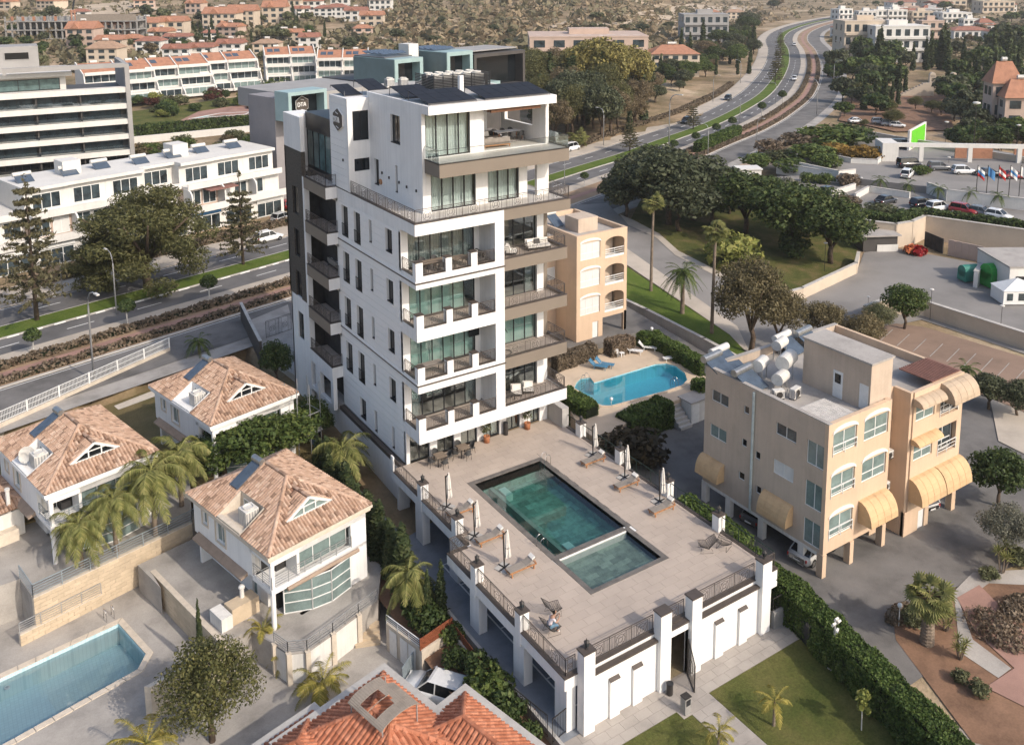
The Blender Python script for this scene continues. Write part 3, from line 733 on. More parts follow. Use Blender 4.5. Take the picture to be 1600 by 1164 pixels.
# ============================================================ POOL TERRACE (PODIUM)
PD = thing('pool_podium', 'white podium with a paved pool terrace, lantern piers and open parking below', 'terrace', (0,0,0))
def podium():
 T = PD
 zd = 3.5
 # deck slab as pieces round the two basins
 xl, xl2, xr = -1.3, -2.75, 13.95
 pool = (2.95, 8.8, -13.1, -2.95); sh = (2.95, 8.6, -17.0, -13.55)
 m = MB()
 for a in ((xl,pool[0],-9.0,2.26), (xl2,pool[0],-21.9,-9.0), (pool[1],xr,-21.9,2.26), (pool[0],pool[1],pool[3],2.26), (pool[0],pool[1],-21.9,sh[2]), (pool[0],pool[1],sh[3],pool[2])):
  m.box(*a, 2.75, 3.46)
 m.box(sh[1], pool[1], sh[2], sh[3], 2.75, 3.46)
 m.build('deck_slab', 'stucco_white', T)
 # paving slabs with open joints
 t = MB(); g = .006; rnd = random.Random(4)
 def clear(x0, x1, y0, y1):
  for p in ((2.54,9.21,-13.5,-2.54), (2.59,8.99,-17.34,-13.4)):
   if x0 < p[1] and x1 > p[0] and y0 < p[3] and y1 > p[2]: return p
  return None
 y = 2.26; row = 0
 while y > -21.6:
  y0 = max(y-.6, -21.6); x = xl2-.6+(row % 2)*.6
  while x < xr-.3:
   a, b = x, x+1.2; lim = xl+.3 if y > -8.8 else xl2+.3
   a, b = max(a, lim), min(b, xr-.3)
   if b-a > .05:
    p = clear(a, b, y0, y); segs = [(a, b, y0, y)]
    if p:
     segs = []
     if a < p[0]: segs.append((a, p[0], y0, y))
     if b > p[1]: segs.append((p[1], b, y0, y))
     q0, q1 = max(a, p[0]), min(b, p[1])
     if y > p[3]: segs.append((q0, q1, p[3], y))
     if y0 < p[2] and not (p[2] > -14): segs.append((q0, q1, y0, p[2]))
    for s in segs:
     if s[1]-s[0] > .04 and s[3]-s[2] > .04: t.box(s[0]+g, s[1]-g, s[2]+g, s[3]-g, 3.462, 3.5)
   x += 1.2
  y -= .6; row += 1
 t.build('deck_paving', 'deck_tile', T, kind='stuff')
 # edge trim: brown coping under the railings
 m = MB()
 m.box(xl-.03, xl+.28, -9.0, 2.2, 3.462, 3.53); m.box(xl2-.03, xl2+.28, -21.9, -9.0, 3.462, 3.53); m.box(xl2-.03, xl, -9.28, -9.0+.03, 3.463, 3.531)
 m.box(xl2-.03, 13.98, -21.95, -21.6, 3.464, 3.532); m.box(xr-.28, xr+.03, -21.6, 2.2, 3.462, 3.53)
 m.build('deck_coping', 'cap_brown', T)
 # piers of the parking level under the left edge
 for x, y in ((-1.0,-2.2), (-1.0,-7.2), (-2.3,-12.2), (-2.3,-17.2), (-2.2,-21.2), (5,-4), (5,-12), (12.5,-4), (12.5,-12)):
  MB().box(x-.3, x+.3, y-.55, y+.55, 0, 2.75).build('parking_pier', 'stucco_white', T)
 MB().box(-.9, 0.0, 1.9, 2.2, 0, 2.75).build('parking_wall', 'stucco_white', T); MB().box(4.2, 4.5, -21, 2.2, 0, 2.75).build('parking_wall', 'concrete_light', T)
 # front wall with pilasters, gate opening, blind niches
 m = MB(); wall(m, 'y', -22.2, -21.95, -1.2, 12.0, 0, 3.15, [(4.4,6.0,0,2.95)]); m.build('front_wall', 'stucco_white', T)
 m = MB(); m.box(-1.2, 3.6, -22.3, -21.97, 3.152, 3.27); m.box(6.78, 12.0, -22.3, -21.97, 3.152, 3.27); m.box(4.4, 6.0, -22.3, -21.97, 3.40, 3.5); m.build('wall_coping', 'cap_brown', T)
 MB().box(4.35, 6.05, -22.25, -21.96, 2.95, 3.40).build('gate_lintel', 'stucco_white', T)
 for x0, x1 in ((-1.9,-1.15), (3.57,4.38), (6.0,6.78), (11.93,12.72)):
  o = MB().box(x0, x1, -22.5, -21.9, 0, 4.9).build('tall_pier', 'stucco_white', T)
  MB().box(x0-.05, x1+.05, -22.55, -21.85, 4.9, 4.98).build('cap', 'cap_brown', o)
 for x in (.04, 1.70, 8.12, 10.15):
  o = MB().box(x, x+.68, -22.36, -22.2, 0, 2.3).build('blind_pilaster', 'stucco_white', T)
  m = MB(); m.add([(x-.02,-22.38,2.3),(x+.7,-22.38,2.3),(x+.7,-22.201,2.42),(x-.02,-22.201,2.42),(x-.02,-22.38,2.34),(x+.7,-22.38,2.34),(x+.7,-22.201,2.46),(x-.02,-22.201,2.46)], [(0,3,2,1),(4,5,6,7),(0,1,5,4),(1,2,6,5),(2,3,7,6),(3,0,4,7)]); m.build('cap', 'cap_brown', o)
 MB().box(12.72, 13.6, -22.2, -21.9, 2.6, 2.95).build('side_beam', 'stucco_white', T)
 # left edge piers with caps
 for x, y in ((-1.35,2.0), (-1.35,-2.4), (-1.35,-7.4), (-2.8,-12.4), (-2.8,-17.4)):
  if y > 1: MB().box(x, x+.12, y-.15, y+.25, 3.53, 4.7).build('rail_end', 'stucco_white', T); continue
  o = MB().box(x, x+.62, y-.28, y+.28, 2.6, 4.62).build('edge_pier', 'stucco_white', T)
  MB().box(x-.04, x+.66, y-.33, y+.33, 4.62, 4.69).build('cap', 'cap_brown', o)
 for y in (-1.6, -6.6, -11.9, -16.9):
  o = MB().box(13.55, 14.15, y-.3, y+.3, 2.6, 4.62).build('edge_pier', 'stucco_white', T)
  MB().box(13.51, 14.19, y-.35, y+.35, 4.62, 4.69).build('cap', 'cap_brown', o)
 R = lambda a, b: railing(MB(), (*a,3.53), (*b,3.53), 1.02, 1.7).build('railing', 'metal_brown', T)
 R((-1.2,1.9),(-1.2,-2.1)); R((-1.2,-2.7),(-1.2,-7.1)); R((-1.2,-7.7),(-1.2,-9.1)); R((-1.2,-9.1),(-2.6,-9.1)); R((-2.6,-9.1),(-2.6,-12.1)); R((-2.6,-12.7),(-2.6,-17.1)); R((-2.6,-17.7),(-2.6,-21.75)); R((-2.6,-21.75),(-1.95,-21.75))
 R((-1.15,-21.75),(3.6,-21.75)); R((4.4,-21.75),(6.0,-21.75)); R((6.8,-21.75),(11.95,-21.75)); R((12.75,-21.75),(13.8,-21.75))
 for a, b in ((1.9,-1.3), (-1.9,-6.3), (-6.9,-11.6), (-12.2,-16.6), (-17.2,-21.7)):
  m = MB(); railing(m, (13.85,a,3.53), (13.85,b,3.53), 1.02, 1.7, .5, False)
  m.build('fence', 'fence_green', T)
 MB().box(13.3, 13.95, .2, 2.2, 3.5, 5.2).build('screen_wall', 'concrete_light', T)
pm('fence_green', (.012,.03,.022), .6, .2, 3)
podium()
# parking floor and drive below the terrace, front path, lawn
struct('parking_floor', MB().sheet([(-3.3,-23.5),(4.3,-23.5),(4.3,2.2),(-.4,2.2),(-.4,30),(-3.3,30)], .02), 'parking_floor')
mb = MB()
for y in (-20.5,-18,-15.5,-13,-10.5,-8,-5.5): mb.box(-1.2, 3.5, y-.05, y+.05, .022, .03)
mb.box(-1.25, -1.15, -20.5, -5.5, .0225, .0305); mb.build('parking_marking', 'white_paint', None, kind='structure')
def front_path():
 t = MB(); g = .006; y = -22.2; row = 0
 while y > -24.0:
  y0 = max(-24.0, y-.6); x = -3.2+(row % 2)*.5
  while x < 15.5: t.box(x+g, min(x+1.0, 15.6)-g, y0+g, y-g, .0, .05); x += 1.0
  y -= .6; row += 1
 y = -24.0; row = 0
 while y > -36:
  for x in (4.05, 5.0): t.box(x+g-(.3 if row % 2 else 0)*(x > 4.5), x+(.95 if x > 4.5 else .95-(.3 if row % 2 else 0))-g, y-.6+g, y-g, .0, .05)
  y -= .6; row += 1
 t.box(3.45, 4.2, -24.6, -24.0, .0, .055)
 t.build('front_path', 'path_stone', None, kind='structure')
front_path()
struct('path_bed', MB().sheet([(-3.2,-36),(15.6,-36),(15.6,-22),(-3.2,-22)], -.005), 'deck_joint')
struct('lawn', MB().prism([(-4.5,-24.02),(3.44,-24.02),(3.44,-24.62),(4.03,-24.62),(4.03,-40),(-4.5,-40)], -.1, .045), 'grass')
struct('lawn', MB().prism([(5.97,-24.02),(13.9,-24.02),(10.9,-40),(5.97,-40)], -.1, .045), 'grass')
# ---- swimming pool
def pool():
 P = bpy.data.objects.new('terrace_pool', None); COL.objects.link(P); P['kind'] = 'structure'; P['label'] = 'rectangular pool lined with green stone on the paved terrace'
 m = MB()
 def ring(i, o, z0, z1):
  m.box(o[0],i[0],o[2],o[3],z0,z1); m.box(i[1],o[1],o[2],o[3],z0,z1); m.box(i[0],i[1],o[2],i[2],z0,z1); m.box(i[0],i[1],i[3],o[3],z0,z1)
 # coping stones, piece by piece
 def cop(x0, x1, y0, y1, along):
  n = max(1, round(((x1-x0) if along == 'x' else (y1-y0))/.9))
  for k in range(n):
   a = (x0+(x1-x0)*k/n+.004, x0+(x1-x0)*(k+1)/n-.004, y0, y1) if along == 'x' else (x0, x1, y0+(y1-y0)*k/n+.004, y0+(y1-y0)*(k+1)/n-.004)
   MB().box(*a, 3.40, 3.515).build('coping_stone', 'pool_coping', P)
 cop(2.55, 9.2, -2.95, -2.55, 'x'); cop(2.55, 2.95, -13.3, -2.95, 'y'); cop(8.8, 9.2, -13.3, -2.95, 'y')
 cop(2.6, 2.95, -17.0, -13.3, 'y'); cop(8.6, 8.98, -17.0, -13.3, 'y'); cop(2.6, 8.98, -17.33, -17.0, 'x')
 cop(2.95, 8.6, -13.5, -13.1, 'x')
 for o in CH.get(P.name, []): pass
 s = MB()
 s.box(2.75,2.95,-13.3,-2.75,1.7,3.40); s.box(8.8,9.0,-13.3,-2.75,1.7,3.40); s.box(2.95,8.8,-2.95,-2.75,1.7,3.40); s.box(2.95,8.8,-13.5,-13.1,1.7,3.40)
 s.box(2.75,2.95,-17.2,-13.5,2.9,3.40); s.box(8.6,8.8,-17.2,-13.5,2.9,3.40); s.box(2.95,8.6,-17.2,-17.0,2.9,3.40); s.box(2.75,9.0,-13.5,-2.75,2.05,2.2); s.box(2.75,8.8,-17.2,-13.5,2.78,2.9)
 s.build('basin_wall', 'pool_stone', P)
 def tiles(x0, x1, y0, y1, z, w, h, mt='pool_stone'):
  r = 0; y = y0
  while y < y1-.05:
   x = x0-(r*.37 % 1)*w
   while x < x1-.05:
    a, b = max(x, x0), min(x+w, x1)
    if b-a > .06: MB().box(a+.006, b-.006, y+.006, min(y+h, y1)-.006, z, z+.02).build('pool_tile', mt, P)
    x += w
   y += h; r += 1
 tiles(2.95, 8.8, -13.1, -2.95, 2.2, .9, .62); tiles(2.95, 8.6, -17.0, -13.5, 2.9, .9, .45, 'pool_stone_light')
 MB().sheet([(2.95,-13.1),(8.8,-13.1),(8.8,-2.95),(2.95,-2.95)], 3.37).build('water', 'water_green', P)
 MB().sheet([(2.95,-17),(8.6,-17),(8.6,-13.5),(2.95,-13.5)], 3.36).build('water', 'water_green_shallow', P)
water('water_green_shallow', (.90,.98,.95), 2.6, .3)
pool()
def pool_ladder(label, loc, rz):
 t = thing('pool_ladder', label, 'ladder', loc, rz)
 for s in (-.25, .25):
  MB().tube([(s,.45,0), (s,.45,.55), (s,.38,.75), (s,.2,.82), (s,.02,.75), (s,-.1,.45), (s,-.12,-1.0)], .022, 6).build('handrail', 'steel', t, smooth=True)
 for k in range(3): MB().box(-.25, .25, -.17, -.07, -.25-.28*k, -.22-.28*k).build('rung', 'steel', t)
pool_ladder('steel pool ladder at the far corner of the green pool', (8.8,-3.55,3.5), -pi/2)
pool_ladder('steel pool ladder on the near long side of the green pool', (2.95,-11.9,3.5), pi/2)
# ---- lanterns on the piers
def lantern_mesh():
 t = thing('pier_lantern', 'small black lantern', 'lantern', (0,0,0))
 MB().lathe([(.10,0),(.10,.03),(.04,.06),(.04,.12),(.1,.16)], 8).build('foot', 'metal_dark', t)
 MB().lathe([(.10,.16),(.13,.40)], 6).build('lamp_glass', 'glass_far', t)
 m = MB(); m.lathe([(.17,.40),(.15,.44),(.05,.52),(.02,.58),(.02,.62)], 6)
 for k in range(6): m.beam((.11*cos(k*pi/3),.11*sin(k*pi/3),.16), (.14*cos(k*pi/3),.14*sin(k*pi/3),.41), .015)
 m.build('roof_cap', 'metal_dark', t); return t
_lan = lantern_mesh()
LSP = [((-1.04,-2.4,4.69),'on the left edge pier nearest the tower'), ((-1.04,-7.4,4.69),'on the second left edge pier from the tower'), ((-2.49,-12.4,4.69),'on the third left edge pier from the tower'), ((-2.49,-17.4,4.69),'on the left edge pier nearest the seated man'),
 ((-1.52,-22.2,4.98),'on the tall front left corner pier'), ((12.32,-22.2,4.98),'on the tall front right corner pier'), ((13.85,-1.6,4.69),'on the right edge pier nearest the tower'), ((13.85,-6.6,4.69),'on the second right edge pier from the tower'), ((13.85,-11.9,4.69),'on the third right edge pier from the tower'), ((13.85,-16.9,4.69),'on the right edge pier nearest the peach building')]
for i, (p, l) in enumerate(LSP):
 if i == 0: _lan.location = p; _lan['label'] = 'small black lantern '+l; _lan['group'] = 'lanterns on the terrace piers'
 else: dup(_lan, 'small black lantern '+l, p)
# ---- gate, bins, consoles
gt = thing('iron_gate', 'open black iron gate in the white front wall of the terrace', 'gate', (5.95,-22.25,0), radians(-118))
m = MB(); m.beam((0,0,.08),(1.45,0,.08),.05); m.beam((0,0,2.3),(.7,0,2.15),.05); m.beam((.7,0,2.15),(1.45,0,1.75),.05); m.beam((0,0,.05),(0,0,2.3),.06); m.beam((1.45,0,.05),(1.45,0,1.75),.06); m.build('gate_frame', 'metal_dark', gt)
for q in range(1, 12):
 x = 1.45*q/12; MB().beam((x,0,.1),(x,0,2.28-.3*x),.02).build('bar', 'metal_dark', gt)
m = MB()
for q in range(12): m.beam((.72+.35*cos(q*pi/6),0,1.1+.35*sin(q*pi/6)), (.72+.35*cos((q+1)*pi/6),0,1.1+.35*sin((q+1)*pi/6)), .03)
m.build('scroll', 'metal_dark', gt)
g2 = thing('side_gate', 'black iron side gate at the foot of the front left corner pier', 'gate', (-1.95,-21.6,0), radians(190))
railing(MB(), (0,0,0), (1.6,0,0), 1.5, 1.6, .12, False).build('gate_leaf', 'metal_dark', g2)
g3 = thing('side_gate', 'low black iron fence beside the planting at the podium corner', 'fence', (-3.5,-21.35,0), radians(100))
railing(MB(), (0,0,0), (2.6,0,0), 1.3, 1.3, .12, False).build('fence_panel', 'metal_dark', g3)
b = thing('litter_bin', 'black cylindrical litter bin beside the iron gate', 'bin', (4.0,-22.85,.05)); MB().lathe([(.17,0),(.19,.05),(.19,.62),(.17,.66)],14).build('body','metal_dark',b,smooth=False); MB().lathe([(.21,.66),(.21,.72),(.12,.76)],14).build('lid','frame_dark',b)
b = thing('intercom_stand', 'grey boxy console standing on the corner of the lawn path', 'console', (3.85,-24.3,.055)); MB().box(-.22,.22,-.2,.2,0,1.0).build('body','concrete',b); MB().box(-.16,.16,-.215,-.2,.55,.9).build('screen','glass_dark',b); MB().box(-.24,.24,-.22,.22,1.0,1.04).build('cap','metal_dark',b)
b = thing('litter_bin', 'black cylindrical litter bin at the tower ground floor wall', 'bin', (8.85,1.95,3.5)); MB().lathe([(.2,0),(.2,.95),(.17,1.0)],14).build('body','metal_dark',b); MB().lathe([(.21,1.0),(.21,1.05),(.1,1.1)],14).build('lid','frame_dark',b)
# ---- loungers
def lounger():
 t = thing('sun_lounger', 'x', 'sun lounger', (0,0,0), 0, 'teak loungers on the pool terrace')
 m = MB()
 for s in (-.31,.31): m.box(-1.0,1.0,s-.03,s+.03,.26,.33)
 for x in (-1.0,-.35,.95): m.box(x,x+.05,-.28,.28,.27,.32)
 m.build('frame','wood_teak',t)
 for x in (-.85,.8):
  for s in (-.31,.31): MB().box(x-.035,x+.035,s-.031,s+.031,0,.26).build('leg','wood_teak',t)
 MB().box(-.98,.25,-.28,.28,.335,.39).build('seat_sling','fabric_grey',t)
 a=.42; m=MB(); c=(.25+.38*cos(a),0,.35+.38*sin(a)); m.add([(.25,-.28,.34),(.25,.28,.34),(1.0,.28,.66),(1.0,-.28,.66),(.24,-.28,.39),(.24,.28,.39),(.98,.28,.71),(.98,-.28,.71)],[(0,1,2,3),(7,6,5,4),(0,4,5,1),(1,5,6,2),(2,6,7,3),(3,7,4,0)]); m.build('backrest','fabric_grey',t)
 m=MB(); m.add([(.72,-.24,.58),(.72,.24,.58),(.95,.24,.70),(.95,-.24,.70),(.70,-.24,.67),(.70,.24,.67),(.92,.24,.79),(.92,-.24,.79)],[(0,1,2,3),(7,6,5,4),(0,4,5,1),(1,5,6,2),(2,6,7,3),(3,7,4,0)]); m.build('head_pad','fabric_white',t)
 m=MB()
 for s in (-.3,.3): m.beam((1.0,s,.30),(.85,s,.6),.035)
 m.build('back_support','wood_teak',t)
 return t
_lg = None
for i,(p,rz,l) in enumerate([((12.05,-5.5),0,'right row lounger nearest the tower'),((12.05,-9.45),0,'middle lounger of the right row'),((12.1,-13.2),0,'right row lounger farthest from the tower'),((.2,-5.65),0,'left row lounger nearest the tower'),((.3,-9.38),0,'middle lounger of the left row'),((.3,-13.1),0,'left row lounger nearest the front of the terrace')]):
 lab='teak sun lounger with grey sling, '+l
 if _lg is None: _lg=lounger(); _lg.location=(*p,3.5); _lg['label']=lab
 else: dup(_lg,lab,(*p,3.5),rz)
# ---- closed cantilever parasols
def parasol():
 t = thing('closed_parasol','x','parasol',(0,0,0),0,'closed parasols on the pool terrace')
 m=MB()
 for sx,sy in ((-1,-1),(1,-1),(1,1),(-1,1)): MB().box(sx*.26-.21,sx*.26+.21,sy*.26-.21,sy*.26+.21,0,.06).build('base_slab','concrete_light',t)
 m.box(-.5,.5,-.04,.04,.062,.1); m.box(-.04,.04,-.5,.5,.063,.101); m.build('base_cross','frame_dark',t)
 m=MB(); m.beam((0,0,.1),(-.04,.04,2.45),.07); m.beam((-.04,.04,2.3),(.3,0,2.48),.05); m.build('mast','metal_dark',t)
 vs=[];fs=[];n=16;pr=[(.02,2.55),(.05,2.5),(.10,2.1),(.15,1.2),(.19,.75),(.17,.62),(.10,.58)]
 for j,(r,z) in enumerate(pr):
  for k in range(n):
   q=r*(1+.28*(1 if k%2 else -1)*(0.3+min(1,j/4))); vs.append((.3+q*cos(2*pi*k/n),q*sin(2*pi*k/n),z+(.05 if k%2 and j>3 else 0)))
 for j in range(len(pr)-1):
  for k in range(n): fs.append((j*n+(k+1)%n,j*n+k,(j+1)*n+k,(j+1)*n+(k+1)%n))
 MB().add(vs,fs).build('canopy','fabric_white',t)
 MB().lathe([(.16,1.28),(.17,1.32)],12,(.3,0,0)).build('tie_band','fabric_grey',t)
 return t
_um=None
for i,(p,rz,l) in enumerate([((12.75,-4.6),.3,'right side, nearest the tower'),((12.7,-8.5),.2,'right side, the middle one'),((12.73,-12.3),.1,'right side, farthest from the tower'),((-.25,-4.5),.5,'left side, nearest the tower'),((-.35,-8.5),.4,'left side, the middle one'),((-.45,-12.35),.3,'left side, nearest the front')]):
 lab='closed off-white parasol on four slabs, '+l
 if _um is None: _um=parasol(); _um.location=(*p,3.5); _um.rotation_euler=(0,0,rz); _um['label']=lab
 else: dup(_um,lab,(*p,3.5),rz)
# ---- wire lounge chairs
def wire_chair():
 t=thing('wire_chair','x','chair',(0,0,0),0,'black wire lounge chairs on the terrace')
 def P(u,v):   # u across -1..1, v along 0 (front edge) .. 1 (top of back)
  w=.30+.10*sin(pi*min(1,v*1.1)); x=u*w*(1+.25*max(0,v-.7))
  if v<.5: y=-.42+v*1.05; z=.36-.12*(v/.5)+.09*u*u
  else: q=(v-.5)/.5; y=.105+.38*q; z=.24+.55*q**.9+.09*u*u*(1-q); y-=.10*u*u*(1-q)
  return (x,y,z)
 m=MB(); N=12
 for j in range(0,N+1):
  for i in range(-6,6):
   m.beam(P(i/6,j/N),P((i+1)/6,j/N),.012)
 for i in range(-6,7):
  for j in range(N): m.beam(P(i/6,j/N),P(i/6,(j+1)/N),.012 if abs(i)<6 else .022)
 m.build('wire_shell','metal_dark',t)
 m=MB()
 for s in (-.26,.26): m.tube([(s,-.35,.3),(s*1.1,-.40,0),(s*1.1,.3,0),(s,.2,.26)],.012,5)
 m.build('wire_base','metal_dark',t)
 return t
_wc=None
for p,rz,l in [((11.55,-18.1),radians(-120),'leftmost of the pair by the right edge'),((12.75,-18.5),radians(-70),'rightmost of the pair by the right edge'),((-.35,-17.4),radians(75),'standing empty behind the seated man'),((-1.32,-18.62),radians(80),'under the seated man')]:
 lab='black wire lounge chair '+l
 if _wc is None: _wc=wire_chair(); _wc.location=(*p,3.5); _wc.rotation_euler=(0,0,rz); _wc['label']=lab; _wc.scale=(1.2,1.2,1.15)
 else: dup(_wc,lab,(*p,3.5),rz)
# ---- dining sets and planters
def dining_chair(name='dining_chair'):
 t=thing(name,'x','chair',(0,0,0),0,'dark dining chairs on the pool terrace')
 for x in (-.2,.2):
  for y in (-.2,.2): MB().beam((x*1.1,y*1.15,0),(x*.9,y*.9,.44),.025).build('leg','metal_dark',t)
 MB().box(-.24,.24,-.24,.24,.43,.47).build('seat','fabric_dark',t)
 m=MB(); n=8
 for k in range(n):
  a0,a1=pi*(.0)+pi*k/n,pi*(k+1)/n
  m.add([(.25*cos(a0),.22*sin(a0)+.0,.47),(.25*cos(a1),.22*sin(a1),.47),(.28*cos(a1),.27*sin(a1),.47+.33*sin(a1)**.6+.06),(.28*cos(a0),.27*sin(a0),.47+.33*max(0,sin(a0))**.6+.06)],[(0,1,2,3)])
 m.build('backrest','fabric_dark',t); return t
def table(label,loc,w,d,h=.74,top='wood_grey',leg='metal_dark',rz=0,group=None):
 t=thing('dining_table',label,'table',loc,rz,group)
 MB().box(-w/2,w/2,-d/2,d/2,h-.04,h).build('table_top',top,t)
 for x in (-w/2+.08,w/2-.08):
  for y in (-d/2+.08,d/2-.08): MB().box(x-.03,x+.03,y-.03,y+.03,0,h-.04).build('leg',leg,t)
 return t
pm('wood_grey',(.24,.19,.145),.7,.2,5,20)
_dc=dining_chair(); _first=[True]
def chairs_round(x,y,z,spots,what):
 for dx,dy,rz,l in spots:
  lab='dark curved dining chair '+l+' '+what
  if _first[0]: _dc.location=(x+dx,y+dy,z); _dc.rotation_euler=(0,0,rz); _dc['label']=lab; _first[0]=False
  else: dup(_dc,lab,(x+dx,y+dy,z),rz)
SP=[(-.75,0,pi/2,'left of'),(.75,0,-pi/2,'right of'),(0,-.72,pi,'in front of'),(0,.72,0,'behind')]
table('square dining table on the deck nearest the left railing',(2.2,.95,3.5),.85,.85); chairs_round(2.2,.95,3.5,SP,'the left deck table')
table('square dining table on the deck nearest the planter',(4.3,1.05,3.5),.85,.85); chairs_round(4.3,1.05,3.5,SP,'the right deck table')
def planter(label,loc,s):
 t=thing('potted_tree',label,'plant',loc,0,'potted trees at the tower wall')
 m=MB(); m.lathe([(.24,0),(.27,.5),(.27,.55),(.23,.55),(.22,.5)],16); m.build('pot','terracotta',t,smooth=True)
 MB().tube([(0,0,.45),(.03,.02,.8),(-.02,.05,1.15)],.02,5).build('stem','bark',t)
 leafy(t,'crown','leaf_olive',[(0,0,1.25,.42,.42,.3),(.15,.1,1.45,.25,.25,.2),(-.2,0,1.1,.25,.25,.2)],260,.10,s)
planter('potted olive tree by the tower wall nearest the deck tables',(6.9,1.75,3.5),5)
planter('potted olive tree by the tower wall farthest from the deck tables',(10.85,1.75,3.5),6)
# ============================================================ VILLAS, THEIR TERRACES AND POOL
def tile_mat(name, cols):
 m, nt, p = _principled(name, .8, 0, .25)
 r = nt.nodes.new('ShaderNodeNewGeometry').outputs['Random Per Island']
 col = _ramp(nt, r, cols); n = _noise(nt, _coords(nt), 3.0, 5, .7)
 col = _mixc(nt, 1.0, col, _ramp(nt, n, [(.3, (.72,.72,.72)), (.7, (1.1,1.1,1.1))]), 'MULTIPLY')
 nt.links.new(col, p.inputs['Base Color'])
tile_mat('tile_villa', [(0, (.24,.15,.105)), (.15, (.29,.19,.135)), (.2, (.42,.275,.19)), (.75, (.50,.34,.25)), (1, (.56,.41,.31))])
tile_mat('tile_orange', [(0, (.36,.125,.065)), (.5, (.44,.165,.09)), (1, (.52,.22,.13))])
pm('tile_under', (.22,.12,.08), .9, .2, 3)
pm('cream_trim', (.62,.54,.44), .8, .08, 2, streak=.06)
pm('limestone', (.56,.45,.32), .85, .10, .7, 14, .08)
pm('awning_brown', (.33,.25,.19), .85, .1, 2)
pm('rail_blue', (.36,.42,.45), .4, .1, 3, metal=.4)
pm('rail_grey', (.45,.45,.45), .4, .1, 3, metal=.5)
pm('tank_metal', (.42,.42,.41), .35, .15, 4, metal=.8)
pm('ac_white', (.62,.60,.56), .6, .08, 4)
pm('frame_white', (.72,.72,.70), .5, .05, 3)
pm('timber_red', (.24,.075,.035), .65, .25, 5, 25)
pm('pool_floor_pale', (.40,.62,.66), .5, .05, 1.0, 20, isl=.0)
pm('glass_villa', (.19,.255,.245), .08, .2, 1.0, spec=.6)
def tile_slope(mb, o, ue, un, pts, tw=.24, tl=.36, cut=None, rnd=None):
 """barrel tiles on the slope with origin o, unit vectors ue (along the eave) and un (up the slope); pts polygon in (u,v)"""
 o, ue, un = Vector(o), Vector(ue), Vector(un); nn = ue.cross(un)
 if nn.z < 0: nn = -nn
 us = [p[0] for p in pts]; vs = [p[1] for p in pts]
 def inside(u, v):
  c = False; j = len(pts)-1
  for i in range(len(pts)):
   (xi, yi), (xj, yj) = pts[i], pts[j]
   if (yi > v) != (yj > v) and u < (xj-xi)*(v-yi)/(yj-yi)+xi: c = not c
   j = i
  return c
 v = 0.0
 while v < max(vs)-.02:
  u = min(us)
  while u < max(us):
   uc, vc = u+tw/2, v+tl*.5
   if inside(uc, vc) and not (cut and cut(uc, vc)):
    l = tl*1.12; b = len(mb.v); lift = .05; j = rnd.uniform(-.012,.012)
    for vv, up in ((v-.02, lift), (v+l, .012)):
     for a in (0, .28, .72, 1.0):
      h = (.0, .10, .10, .0)[(0,.28,.72,1.0).index(a)]
      mb.v.append(tuple(o+ue*(u+a*tw*.97+j)+un*vv+nn*(up+h)))
    mb.f += [(b,b+1,b+5,b+4), (b+1,b+2,b+6,b+5), (b+2,b+3,b+7,b+6), (b,b+3,b+2,b+1)]
   u += tw
  v += tl
def ridge_caps(mb, a, b, r=.13, l=.38):
 a, b = Vector(a), Vector(b); L = (b-a).length; d = (b-a)/L; n = int(L/l); side = d.cross(Vector((0,0,1))).normalized(); up = side.cross(d)
 for i in range(n):
  p, q = a+d*L*i/n, a+d*L*(i+1.1)/n; base = len(mb.v)
  for c, rr in ((p, r*1.12), (q, r*.95)):
   for k in range(5):
    t = pi*k/4; mb.v.append(tuple(c+side*cos(t)*rr+up*(sin(t)*rr*.8+.05)))
  mb.f += [(base+k, base+k+1, base+5+k+1, base+5+k) for k in range(4)]
